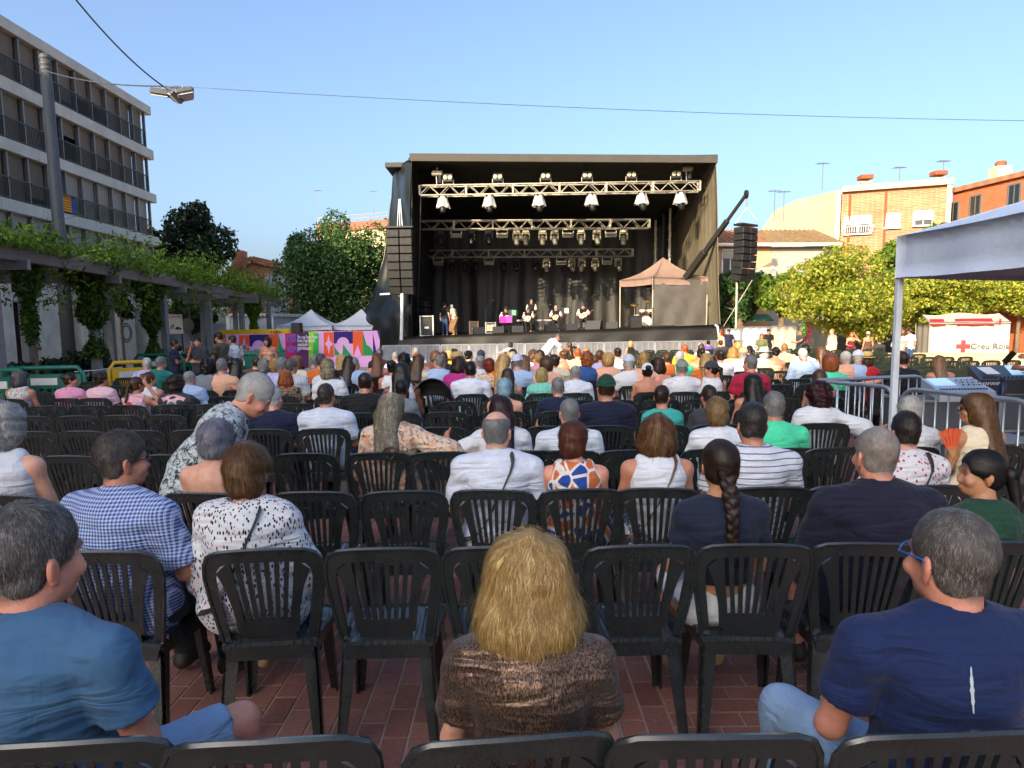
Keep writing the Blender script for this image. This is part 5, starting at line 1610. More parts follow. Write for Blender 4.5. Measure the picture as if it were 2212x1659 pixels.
def skin(tone, hairc='#3a2c22'):
    key = 'skin_' + tone + hairc
    if key in MATS: return MATS[key]
    c = hexc(SKINS[tone]); t = NT('skin_' + tone)
    a = t.new('Attribute'); a.attribute_name = 'mask'
    r, g, b = t.sep(a.outputs['Color'])
    v = t.coord()
    n = t.noise(v, 22, 5, .6)
    n3 = t.noise(v, 75, 4, .7)
    base = t.ramp(n, [(.3, (c[0] * .84, c[1] * .76, c[2] * .72)), (.7, tuple(min(1, k * 1.08) for k in c))])
    base = t.mix(t.ramp(n3, [(.52, (0, 0, 0)), (.75, (.45, .45, .45))]), base, (c[0] * .72, c[1] * .52, c[2] * .45))
    base = t.mix(t.math('MULTIPLY', b, .45), base, (c[0] * .95, c[1] * .55, c[2] * .5))
    base = t.mix(t.math('MULTIPLY', r, .8), base, (c[0] * .72, c[1] * .38, c[2] * .38))
    st = t.math('MULTIPLY', g, t.math('MULTIPLY_ADD', t.noise(v, 330, 2), .5, .52), clamp=True)
    base = t.mix(st, base, hexc(hairc))
    bp = t.bump(t.noise(t.coord('Object', (1, 1, 2.4)), 95, 4, .6), .3, .0035)
    MATS[key] = t.fin(base, .5, bp, 0, .4, Subsurface_Weight=.12, Subsurface_Radius=(.012, .005, .003), Subsurface_Scale=1.0)
    return MATS[key]
def hairm(c1, c2=None, gloss=.42):
    key = 'hair_' + c1 + (c2 or '')
    if key in MATS: return MATS[key]
    a = hexc(c1); b = hexc(c2) if c2 else tuple(min(1, k * 1.9 + .01) for k in a)
    t = NT('hair_' + c1.strip('#'))
    g = t.new('NewGeometry')
    v = t.coord('Object')
    n = t.noise(v, 26, 3, .6)
    n2 = t.noise(t.coord('Object', (1, 1, .12)), 160, 3, .7)
    f = t.math('MULTIPLY_ADD', g.outputs['Random Per Island'], .4, t.math('MULTIPLY_ADD', n, .55, t.math('MULTIPLY', n2, .25)))
    col = t.ramp(f, [(.25, tuple(k * .6 for k in a)), (.6, a), (1.0, b)])
    MATS[key] = t.fin(col, gloss, t.bump(n2, .5, .004), 0, .35)
    return MATS[key]
HS = {}
def hair_field(style, J, h, hs=1.0, seed=0):
    H, c = J['H'], J['hd']
    reach = {'long': .46, 'vlong': .52, 'wavy': .34, 'bob': .22, 'braid': .50, 'pony': .36}.get(style, .20)
    lo = c - np.array([.19, .22, reach]); hi = c + np.array([.19, .20, .19])
    F = Field(lo, hi, h)
    L = lambda *p: c + H @ (np.array(p) * hs)
    E = lambda p, r, k=.02, op='u': F.el(L(*p), np.array(r) * hs, H, k, op)
    D = np.array([0, 0, -1.0]); back = H @ np.array([0, -1.0, 0])
    def face(fr=.0):
        E((0, .105, -.045), (.078, .075, .105 + fr), .012, 's')
        for s in (-1, 1): pass
    if style in ('short', 'thin', 'bald', 'buzz', 'crew'):
        o = {'buzz': .003, 'thin': .005, 'bald': .007, 'short': .013, 'crew': .016}[style]
        E((0, -.014, .034), (.0765, .0965, .0855), 0)
        E((0, -.012, .034 + o * 1.25), (.0755 + o * .15, .0965 + o * .15, .086), .01)
        E((0, -.036, -.03), (.066, .0465, .06), .02)
        n = H @ np.array([0, -.62, 1.0]); F.cut(n, L(0, 0, -.030))
        E((0, .125, .01), (.07, .055, .075), .012, 's')
        for s in (-1, 1): E((s * .088, .012, -.028), (.022, .034, .042), .01, 's')
        if style == 'bald': E((0, .012, .125), (.074, .115, .082), .015, 's')
        F.wrinkle(.0025 if style in ('short', 'crew') else .001, 55, seed)
    elif style in ('pixie',):
        E((0, -.018, .038), (.095, .116, .102), 0); E((0, -.05, -.035), (.082, .068, .07), .03)
        face(); n = H @ np.array([0, -.7, 1.0]); F.cut(n, L(0, 0, -.055)); F.wrinkle(.004, 50, seed)
    elif style in ('bob', 'wavy'):
        lowz = -.15 if style == 'bob' else -.165
        E((0, -.016, .036), (.098, .118, .100), 0)
        E((0, -.03, -.05), (.105, .095, .10), .05)
        if style == 'wavy': E((0, -.035, -.085), (.122, .098, .085), .05)
        face(); F.cut(H @ np.array([0, -.12, 1.0]), L(0, 0, lowz)); F.wrinkle(.008 if style == 'wavy' else .004, 62 if style == 'wavy' else 46, seed, .06, .0)
    elif style in ('long', 'vlong'):
        E((0, -.016, .036), (.094, .114, .098), 0); E((0, -.035, -.05), (.100, .088, .10), .05)
        b = L(0, -.075, -.06); lh_ = .24 if style == 'long' else .32
        e = J['chs'] + J['tor'] @ np.array([(b - c)[0] * .6, -.165, 0]); e[2] = b[2] - lh_
        X = H @ np.array([1.0, 0, 0])
        X = nrm(X + np.array([1.0, 0, 0]))
        for o in (-.062, -.02, .02, .062): F.rc(b + X * o * .8, e + X * o * 1.1, .050 * hs, .026 * hs, .05)
        face(); F.wrinkle(.005, 48, seed, .06, .0)
    elif style in ('curly', 'afro'):
        o = .022 if style == 'curly' else .045
        E((0, -.022, .038), (.08 + o, .10 + o, .09 + o), 0); E((0, -.05, -.06), (.085 + o * .8, .075 + o * .6, .075), .05)
        if style == 'afro': E((0, -.05, -.08), (.115, .09, .07), .05)
        face(); F.cut(H @ np.array([0, -.3, 1.0]), L(0, 0, -.12 if style == 'curly' else -.15)); F.wrinkle(.010, 70, seed); F.wrinkle(.005, 120, seed + 3)
    elif style in ('bun', 'pony', 'braid'):
        E((0, -.014, .036), (.083, .103, .092), 0); E((0, -.04, -.03), (.072, .068, .06), .03)
        E((0, .118, -.02), (.078, .07, .100), .012, 's')
        n = H @ np.array([0, -.55, 1.0]); F.cut(n, L(0, 0, -.05))
        for s in (-1, 1): E((s * .09, .008, -.03), (.02, .03, .036), .01, 's')
        if style == 'bun': E((0, -.115, .06), (.045, .036, .042), .012)
        if style == 'pony':
            a = L(0, -.108, .03); F.rc(a, a + back * .035 + D * .03, .022, .03, .01); F.rc(a + back * .035 + D * .03, a + back * .06 + np.array([0, -.05, 0]) + D * .27, .030, .012, .015)
        F.wrinkle(.002, 60, seed)
        if style == 'braid':
            a = L(0, -.095, -.02)
            X = H @ np.array([1.0, 0, 0])
            for i in range(18):
                t_ = i / 17
                sx = 1 if i % 2 else -1
                p = a + D * (.01 + .35 * t_) + np.array([0, -1.0, 0]) * (.018 + .105 * min(1, t_ * 2.2) - .01 * t_) + X * .013 * sx * (1 - .4 * t_)
                rr = .0235 * (1 - .45 * t_)
                F.el(p, (rr * .95, rr * .85, rr * 1.55), rotm(0, 0, .55 * sx), .004)
    return F
def strands(F, V, n, J, style, seed=0, hs=1.0, w=.0032):
    r = np.random.RandomState(seed + 17)
    H, c = J['H'], J['hd']
    crown = c + H @ (np.array([0, -.035, .115]) * hs)
    P = V[r.randint(0, len(V), n)] + r.normal(0, .004, (n, 3))
    loc = ((P - c) @ H)
    keep = (loc[:, 1] < .10) & ~((np.abs(loc[:, 0]) < .062) & (loc[:, 1] > .05) & (loc[:, 2] < .05))
    if style == 'thin': keep &= ~((np.linalg.norm(loc - np.array([.015, -.08, .085]) * hs, axis=1) < .055) & (r.rand(len(P)) < .3))
    P = P[keep]; n = len(P)
    L = {'short': .020, 'crew': .016, 'thin': .018, 'bald': .016, 'buzz': .007, 'pixie': .07, 'bob': .15, 'wavy': .20, 'long': .20, 'vlong': .24, 'curly': .06, 'afro': .05, 'bun': .07, 'pony': .09, 'braid': .06}[style]
    L = L * r.uniform(.55, 1.2, n)
    seg = 9 if style in ('wavy', 'long', 'vlong', 'bob') else 6
    amp = {'wavy': .007, 'curly': .010, 'afro': .011, 'long': .003, 'vlong': .002, 'bob': .0015, 'pixie': .003}.get(style, .0006)
    lift = {'short': .0045, 'crew': .005, 'thin': .003, 'bald': .003, 'buzz': .0015, 'curly': .012, 'afro': .016, 'wavy': .015, 'bob': .006, 'pixie': .015}.get(style, .003)
    # locks: neighbouring strands share phase and lift so they fall together
    cell = np.floor((P - c) @ np.array([[61.0, 23, 7], [17, 59, 11], [5, 13, 53]]) * (.55 if style == 'wavy' else .9))
    hsh = np.abs(np.sin(cell @ np.array([12.98, 78.23, 37.71])) * 43758.5) % 1
    hs2 = np.abs(np.sin(cell @ np.array([39.3, 11.1, 83.1])) * 24634.6) % 1
    ph = hsh * 6.3 + r.normal(0, .12 if style == 'wavy' else .35, n); fq = (1.0 + hs2 * .9) * (2.2 if style in ('curly', 'afro') else .6 if style == 'wavy' else .6 if style in ('long', 'vlong') else 1.0)
    lr = np.clip(hs2 * .8 + r.uniform(0, .35, n), .05, 1.1) + (r.rand(n) < .035) * r.uniform(.5, 2.2, n)
    lowz = {'bob': -.15, 'wavy': -.165}.get(style, -9) * hs
    pts, wid = [], []
    Q = P.copy()
    tie = c + H @ np.array([0, -.12, .04])
    for i in range(seg + 1):
        N = F.grad(Q); d = F.sample(Q)
        if i: fr = (((Q - c) @ H)[:, 2] < lowz + .02); N = np.where(fr[:, None], Nl, N); d = np.where(fr, 0, d)
        Nl = N
        Q = Q - N * np.clip(d, -.03, .03)[:, None]
        if style in ('bun', 'pony', 'braid'):
            fl = np.where(((Q - c) @ H)[:, 2:3] * 0 + (np.linalg.norm(Q - tie, axis=1) > .06)[:, None], tie - Q, np.array([[0, 0, -1.0]]))
        else:
            fl = Q - crown
            fl = fl / (np.linalg.norm(fl, axis=1)[:, None] + 1e-6) + np.array([0, 0, -.9]) * np.clip(np.linalg.norm(Q - crown, axis=1) / .10, .1, 2.2)[:, None]
        fl = fl - N * (fl * N).sum(1)[:, None]
        fl = fl / (np.linalg.norm(fl, axis=1)[:, None] + 1e-6)
        sd = np.cross(fl, N)
        s_ = i / seg
        if i and style in ('bob', 'wavy', 'long', 'vlong'): fl = np.where(fr[:, None], np.array([[0, 0, -1.0]]) + N * .15, fl)
        o = N * (.001 + lift * lr * s_ ** 1.4)[:, None] + sd * (amp * np.sin(ph + fq * i * 1.3))[:, None] + N * (amp * .6 * np.cos(ph * 1.3 + fq * i * 1.3))[:, None]
        pts.append(Q + o); wid.append(sd * (w * (1.0 - .75 * s_ ** 2)))
        Q = Q + fl * (L / seg)[:, None] + sd * (r.normal(0, .0012, n))[:, None]
    A = np.stack(pts, 1); Wd = np.stack(wid, 1) * .5
    Vv = np.stack([A - Wd, A + Wd], 2).reshape(-1, 3)
    base = (np.arange(n) * (seg + 1) * 2)[:, None]
    k = np.arange(seg)[None] * 2
    Fq = np.stack([base + k, base + k + 1, base + k + 3, base + k + 2], 2).reshape(-1, 4)
    return Vv, Fq
def top_field(J, h, kind, g, fem, belly, seed=0):
    lo, hi = bounds(J); F = Field(lo, hi, h)
    T = J['tor']; nkb = J['nkb']
    loose = {'tee': .016, 'shirt': .020, 'polo': .016, 'blouse': .026, 'tank': .010, 'sleeveless': .012, 'dress': .014, 'crop': .010, 'vest': .030, 'strapless': .010}[kind]
    sleeve = {'tee': .62, 'shirt': .80, 'polo': .62, 'blouse': .92, 'crop': .5}.get(kind, 0)
    torso(F, J, g, fem, belly, loose, yoke=sleeve > 0 or kind in ('vest',))
    if kind in ('tank', 'sleeveless', 'dress', 'strapless'):
        Z = T @ np.array([0, 0, 1.0])
        if kind != 'strapless':
            for n, s in (('l', -1), ('r', 1)):
                a = chs_ = J['chs'] + T @ np.array([s * .075, -.06, .09]); b = nkb + T @ np.array([s * (.085 if kind == 'sleeveless' else .08), -.01, .0]); cc = J['chs'] + T @ np.array([s * .075, .07, .06])
                rr = .050 if kind == 'sleeveless' else .026 if kind == 'dress' else .020
                F.rc(a, b, rr, rr * .9, .02); F.rc(b, cc, rr * .9, rr, .02)
        cutz = {'tank': .145, 'sleeveless': .02, 'dress': .10, 'strapless': .16}[kind]
        if kind in ('tank', 'dress', 'strapless'):
            # bare upper back: trim trunk above the hem, then re-add straps
            F.cut(T @ np.array([0, .15, -1.0]), nkb + T @ np.array([0, 0, -cutz]))
            if kind != 'strapless':
                for n, s in (('l', -1), ('r', 1)):
                    o_ = .085
                    q = [nkb + T @ np.array([s * o_, -.105 * (.6 + .4 * g), -cutz - .03]), nkb + T @ np.array([s * o_, -.085, -.07]), nkb + T @ np.array([s * o_, -.01, .005 - .018]), nkb + T @ np.array([s * o_, .075, -.09])]
                    for i in range(3): F.rc(q[i], q[i + 1], .014 if kind == 'tank' else .017, .014, .006)
    if kind == 'blouse' or kind == 'shirt':
        F.el(J['wst'] + T @ np.array([0, -.005, -.08]), np.array([.168 * g, .135 * g, .14]), T, .06)
    for n, s in (('l', -1), ('r', 1)):
        sh, e, w = J['sh' + n], J['el' + n], J['wr' + n]
        if sleeve:
            q = sh + (e - sh) * sleeve; d = nrm(e - sh)
            rr = .050 * (.85 + .15 * g) - .004 * fem
            S2 = Field(np.minimum(sh, w) - .14, np.maximum(sh, w) + .14, h)
            S2.rc(sh, q + d * .06, rr + loose, rr + loose + (.014 if kind != 'blouse' else .03), .04)
            if kind == 'blouse': S2.rc(q, e + (w - e) * .35, rr + loose + .02, rr + .012, .03)
            else: S2.cut(-d, q)
            # merge into the trunk on the shared lattice
            o3 = np.round((S2.lo - F.lo) / h).astype(int)
            a0 = np.maximum(o3, 0); b0 = np.minimum(o3 + S2.D.shape, F.D.shape)
            if (b0 > a0).all():
                sl = tuple(slice(a0[i], b0[i]) for i in range(3)); sm = tuple(slice(a0[i] - o3[i], b0[i] - o3[i]) for i in range(3))
                F._comb(sl, S2.D[sm], .03, 'u')
    F.wrinkle(.0045 if kind in ('shirt', 'blouse') else .0036, 30, seed, .8)
    nk = {'tee': .070, 'shirt': .062, 'polo': .064, 'blouse': .088, 'crop': .08, 'sleeveless': .085, 'vest': .075}.get(kind, 0)
    up = nkb + T @ np.array([0, .012, .055])
    if nk: F.el(up, np.array([nk, nk * 1.1, .062]), T, .006, 's')
    if kind in ('shirt', 'polo'):
        ring = []
        for i in range(13):
            a = 2 * PI * i / 12
            ring.append(nkb + T @ np.array([.064 * math.sin(a), .004 - .066 * math.cos(a), .040 - .022 * (1 - math.cos(a))]))
        for i in range(12): F.rc(ring[i], ring[i + 1], .017, .017, .006)
        F.rc(nkb + T @ np.array([0, -.004, .02]), nkb + T @ np.array([0, .02, .12]), .056, .056, .004, 's')
    if kind == 'crop': F.cut(T @ np.array([0, 0, 1.0]), J['wst'] + T @ np.array([0, 0, -.06]))
    return F
def bottom_field(J, h, kind, g, fem, seed=0):
    lo, hi = bounds(J); F = Field(lo, hi, h)
    pel = J['pel']; X = np.array([1.0, 0, 0])
    o = .010
    F.rc(pel - X * .088 * g, pel + X * .088 * g, .108 * (.7 + .3 * g) + o, .108 * (.7 + .3 * g) + o, .05)
    for n in 'lr':
        hp, k, a = J['hp' + n], J['kn' + n], J['an' + n]
        if kind == 'trousers': F.rc(hp, k, .100 * (.8 + .2 * g), .072, .04); F.rc(k, a + np.array([0, 0, .02]), .070, .056, .03)
        elif kind == 'shorts': F.rc(hp, hp + (k - hp) * .85, .102 * (.8 + .2 * g), .080, .03); F.rc(k + nrm(k - hp) * .0, k + nrm(k - hp) * .2, .1, .1, .002, 's')
        elif kind == 'skirt': F.rc(hp, k, .108 * (.8 + .2 * g), .085, .10); F.rc(k, k + (a - k) * .45, .08, .085, .08)
    F.cut((0, 0, -1), pel + np.array([0, 0, .11]))
    F.wrinkle(.0035, 26, seed + 5)
    return F
def fmesh(F, name, mat):
    V, Fc = F.net()
    return np_mesh(name, V, Fc, mat, True), V
def mslot(o, mat):
    o.material_slots[0].link = 'OBJECT'; o.material_slots[0].material = mat
SHOE = M('dark_shoe', '#2a2522', .6); SHOEW = M('tan_espadrille', '#a58c68', .85)
BCACHE = {}
def build_person(P):
    """P: dict of the figure. Returns root empty."""
    d = P['Y']
    q = P.get('q')                      # detail class
    h = {0: .0085, 1: .0100, 2: .0135, 3: .020, 4: .026}[q]
    seated = P.get('seated', True)
    fem = P.get('fem', 0); g = P.get('g', 1.0); belly = P.get('belly', 0)
    pose = dict(seated=seated, yaw=R(P.get('yaw', 0)), pitch=R(P.get('pitch', 0)), roll=R(P.get('roll', 0)), lean=R(P.get('lean', 0)), twist=R(P.get('twist', 0)), sw=P.get('sw', .185 if not fem else .165), arms=P.get('arms', ('lap', 'lap')), legs=P.get('legs', 'chair'), slump=R(P.get('slump', 0)))
    J = joints(**pose)
    hs = P.get('hs', 1.0 - .03 * fem)
    style, top, bot = P.get('hair'), P.get('top', 'tee'), P.get('bot', 'trousers')
    stub = P.get('stub', 'bald' if style == 'bald' else 'thin' if style == 'thin' else 'full' if style else None)
    root = thing('person', P['label'], 'person', (0, 0, 0), 0, P.get('group'))
    key = (q, str(pose), fem, g, belly, hs, stub) if q >= 3 else None
    hairc = P.get('hc', '#3a2c22')
    sk = skin(P.get('skin', 'fair'), hairc)
    def cached(k, fn):
        if q >= 3:
            if k not in BCACHE: BCACHE[k] = fn()
            return BCACHE[k]
        return fn()
    def mk_body():
        me, V = fmesh(body_field(J, h, fem, g, hs, belly, q <= 2 or not seated, seated, .012 if top in ('tee', 'shirt', 'polo', 'blouse') else .003), 'body', sk)
        attr(me, V, J, hs, stub, fem)
        return me
    o = obj('body', cached(('b', key, top in ('tee', 'shirt', 'polo', 'blouse')), mk_body), root); mslot(o, sk)
    o = obj({'tee': 'tee_shirt', 'shirt': 'shirt', 'polo': 'polo_shirt', 'blouse': 'blouse', 'tank': 'tank_top', 'sleeveless': 'sleeveless_top', 'dress': 'dress_top', 'crop': 'crop_top', 'vest': 'waistcoat', 'strapless': 'strapless_top'}[top],
            cached(('t', key, top), lambda: fmesh(top_field(J, h * (.85 if q < 2 else 1), top, g, fem, belly, P.get('seed', 1)), 'top', P['tm'])[0]), root); mslot(o, P['tm'])
    if bot:
        bm = P.get('bm') or cloth('dark_trousers', '#20242c')
        o = obj({'trousers': 'trousers', 'shorts': 'shorts', 'skirt': 'skirt'}[bot], cached(('p', key, bot), lambda: fmesh(bottom_field(J, h * 1.1, bot, g, fem, 2), 'bottom', bm)[0]), root); mslot(o, bm)
    if q <= 2:
        for n in 'lr':
            a = J['an' + n]
            F = Field(a - .16, a + np.array([.16, .26, .1]), .011)
            ft = nrm(np.array([(J['kn' + n] - J['hp' + n])[0] * .25, 1.0, 0]))
            F.rc(a + np.array([0, -.03, -.048]), a + ft * .15 + np.array([0, 0, -.055]), .040, .034, .03); F.rc(a + np.array([0, -.01, -.03]), a + np.array([0, -.005, .0]), .045, .044, .03); F.cut((0, 0, 1), a + np.array([0, 0, -.085]))
            F.rc(a + np.array([0, 0, .0]), a + np.array([0, 0, .1]), .036, .042, .003, 's')
            obj('shoe', fmesh(F, 'shoe', P.get('shoe', SHOE))[0], root)
    if style and style != 'none':
        hm = hairm(P['hc'], P.get('hc2'))
        hh = {0: .0065, 1: .0075, 2: .010, 3: .016, 4: .02}[q]
        Jk = dict(J)
        def mk_hair():
            F = hair_field(style, Jk, hh, hs, P.get('seed', 1))
            V, Fq = F.net()
            me = np_mesh('hair', V, Fq, hm, True)
            ns = P.get('ns', {0: 9000, 1: 3600, 2: 1200, 3: 260, 4: 90}[q])
            if style in ('thin', 'bald'): ns = int(ns * .6)
            if style == 'buzz': ns = 0 if q else 2500
            sv = None
            if ns and len(V):
                sv = np_mesh('hair_strands', *strands(F, V, ns, Jk, style, P.get('seed', 1), hs, {0: .0019, 1: .0032, 2: .005, 3: .010, 4: .014}[q]), hm, True)
            return me, sv
        me, sv = cached(('h', key, style), mk_hair)
        ho = obj('hair', me, root); mslot(ho, hm)
        if sv is not None:
            so_ = obj('hair_strands', sv, ho); mslot(so_, hm); so_['kind'] = 'stuff'
    Hm, hc_ = Matrix(J['H'].tolist()), Vector(J['hd'])
    def hl(*p): return hc_ + Hm @ (Vector(p) * hs)
    if P.get('glasses'):
        gm = M('glasses_' + P['glasses'].strip('#'), P['glasses'], .3)
        m = MB()
        for s in (-1, 1):
            m.tube([hl(s * .031 + .021 * math.cos(a), .097, .004 + .016 * math.sin(a)) for a in [2 * PI * i / 12 for i in range(13)]], .0028, 5)
            m.tube([hl(s * .052, .096, .008), hl(s * .082, .07, .01), hl(s * .086, -.005, .012), hl(s * .083, -.03, -.008)], .0028, 5)
        m.bar(hl(-.008, .108, .006), hl(.008, .108, .006), .003, n=5)
        go = m.build('glasses', gm, root, True)
        if P.get('shades'):
            m = MB()
            for s in (-1, 1): m.lathe([(.001, -.002), (.023, -.001), (.023, .001), (.001, .002)], 12, hl(s * .031, .106, .004), Hm @ Matrix.Rotation(PI / 2, 3, 'X'))
            m.build('lens', M('sunglass_lens', '#1a1512', .1, bump=0), go)
    if P.get('eyes'):
        for s in (-1, 1):
            m = MB(); m.lathe([(.0001, -.0115)] + [(.0115 * math.cos(a), .0115 * math.sin(a)) for a in [R(-75 + i * 15) for i in range(11)]] + [(.0001, .0115)], 14, hl(s * .031, .0722, .004), Hm @ Matrix.Rotation(-PI / 2, 3, 'X'))
            e = m.build('eye', M('eye_white', '#cfc6bd', .25, bump=0), root, True)
            m = MB(); m.lathe([(.0052, .0), (.0045, .0014), (.0001, .0018)], 12, hl(s * .031, .0832, .004), Hm @ Matrix.Rotation(-PI / 2, 3, 'X'))
            m.build('iris', M('eye_iris', '#241710', .15, bump=0), e, True)
    hat = P.get('hat')
    if hat:
        hm_ = P['hatm']
        m = MB()
        if hat == 'cap':
            m.grid(lambda u, v: hl(.092 * math.sin(v * PI / 2) * math.cos(u * 2 * PI), -.014 + .110 * math.sin(v * PI / 2) * math.sin(u * 2 * PI), .030 + .104 * math.cos(v * PI / 2)), 24, 8, -.004)
            co_ = m.build('cap', hm_, root, True)
            m = MB(); m.grid(lambda u, v: hl((.085 - .015 * v) * math.sin((u - .5) * PI * .9), .075 + .09 * v * math.cos((u - .5) * PI * .9) + .02 * math.cos((u - .5) * PI), .036 - .012 * v - .012 * abs(u - .5)), 12, 4, .004); m.build('brim', hm_, co_, True)
        else:
            rb_ = {'straw': .17, 'sun': .20}[hat]
            m.lathe([(rb_, .045), (.105, .06), (.10, .10), (.088, .145), (.05, .157), (.001, .158)], 24, (0, 0, 0))
            m.v = [tuple(hl(x, y - .014, z + .015 * math.sin(3 * math.atan2(y, x)) * (math.hypot(x, y) > .11))) for x, y, z in m.v]
            co_ = m.build('sun_hat', hm_, root, True)
            m = MB(); m.tube([hl(.103 * math.cos(a), -.014 + .106 * math.sin(a), .068) for a in [2 * PI * i / 20 for i in range(21)]], .008, 6); m.build('hat_band', P.get('bandm', hm_), co_, True)
    if P.get('strap'):
        # crossbody strap over the back: from left/right shoulder down to the other hip
        sm_, sgn = P['strap']
        T = J['tor']; nk = J['nkb']
        L = [(sgn * .075, .05, -.01), (sgn * .078, -.015, .022), (sgn * .07, -.12, -.05), (sgn * .03, -.17, -.16), (-sgn * .05, -.18, -.30), (-sgn * .13, -.16, -.42), (-sgn * .19, -.05, -.47)]
        pts = [Vector(nk + T @ (np.array(p) * np.array([1, .92 + .12 * g, 1]))) for p in L]
        Ft = top_field(J, .012, top, g, fem, belly, P.get('seed', 1))
        dense = np.array([_spl(pts, i / 22) for i in range(23)])
        for _ in range(5): dense = dense - Ft.grad(dense) * (np.clip(Ft.sample(dense), -.03, .03) - .007)[:, None]
        pts = [Vector(p) for p in dense]
        m = MB(); m.grid(lambda u, v: _spl(pts, u) + Vector(T @ np.array([.024 * (v - .5) * 1.0, 0, .030 * (v - .5) * sgn])), 22, 2, .004); m.build('bag_strap', sm_, root, True)
    if P.get('scarf'):
        T = J['tor']; nk = J['nkb']
        m = MB(); m.grid(lambda u, v: Vector(nk + T @ np.array([(u - .5) * .34 * (1 - v * .9), -.075 - .085 * math.cos((u - .5) * 2.2) * (.35 + .65 * min(1, v * 2)), .03 - .24 * v - .05 * (2 * u - 1) ** 2])), 14, 12, .006); so2 = m.build('neck_scarf', P['scarf'], root, True)
        if P.get('print'):
            m = MB(); m.grid(lambda u, v: Vector(nk + T @ np.array([.045 * (u - .5) * 2 * math.sin(PI * (v * .9 + .05)), -.1665 - .002, -.06 - .07 * v])), 8, 6, .003); m.build('print', P['print'], so2, True)
    s = P.get('s', 1.0)
    root.scale = (s, s, s)
    root.location = P['loc']
    root.rotation_euler = (0, 0, R(P.get('rz', 0)))
    return root
def _spl(p, u):
    k = u * (len(p) - 1); i = min(int(k), len(p) - 2); t_ = k - i
    g_ = lambda j: p[max(0, min(len(p) - 1, j))]
    a, b, c, d = g_(i - 1), g_(i), g_(i + 1), g_(i + 2)
    return .5 * ((2 * b) + (c - a) * t_ + (2 * a - 5 * b + 4 * c - d) * t_ ** 2 + (3 * b - a - 3 * c + d) * t_ ** 3)
# ================================================================== CHAIRS
t = NT('black_green_plastic')
vv = t.coord('Object')
nn_ = t.noise(vv, 14, 4)
sc_ = t.noise(t.coord('Object', (1, 1, .2)), 90, 3, .7)
CHM = t.fin(t.ramp(nn_, [(.3, (.012, .0155, .016)), (.75, (.021, .027, .027))]), t.math('MULTIPLY_ADD', sc_, .22, t.math('MULTIPLY_ADD', t.new('ObjectInfo').outputs['Random'], .14, .05)), t.bump(t.noise(vv, 70, 3), .08, .003), 0, .75)
t = NT('chair_seat_plastic')
vv = t.coord('Object')
rib = t.wave(vv, 9.0, .2, 'X')
CHS = t.fin((.018, .028, .032), t.math('MULTIPLY_ADD', t.noise(vv, 18, 4), .2, .04), t.bump(rib, .18, .005), 0, 1.0)
t = NT('sun_faded_green_plastic')  # greener tone for the chairs of the farther rows
vv = t.coord('Object')
CHG = t.fin(t.ramp(t.noise(vv, 9, 4), [(.3, (.011, .017, .013)), (.75, (.020, .028, .020))]), .3, None, 0, .5)
def BK(u, z, o=0.0):
    return Vector((u, -.150 - .085 * ((z - .42) / .40) - .030 * (1 - (u / .235) ** 2) - o, z))
def strip(m, L, Rr, th=.014, seg=1):
    """thick ribbon between two edge polylines given as (u,z)"""
    n = len(L)
    m.grid(lambda a, b: BK(*( (lambda i, f: (lambda p, q: (p[0] + (q[0] - p[0]) * b, p[1] + (q[1] - p[1]) * b))(
        (L[i][0] + (L[min(i + 1, n - 1)][0] - L[i][0]) * f, L[i][1] + (L[min(i + 1, n - 1)][1] - L[i][1]) * f),
        (Rr[i][0] + (Rr[min(i + 1, n - 1)][0] - Rr[i][0]) * f, Rr[i][1] + (Rr[min(i + 1, n - 1)][1] - Rr[i][1]) * f)))(min(int(a * (n - 1) + 1e-6), n - 1), a * (n - 1) - min(int(a * (n - 1) + 1e-6), n - 1)))), n - 1, seg, th)
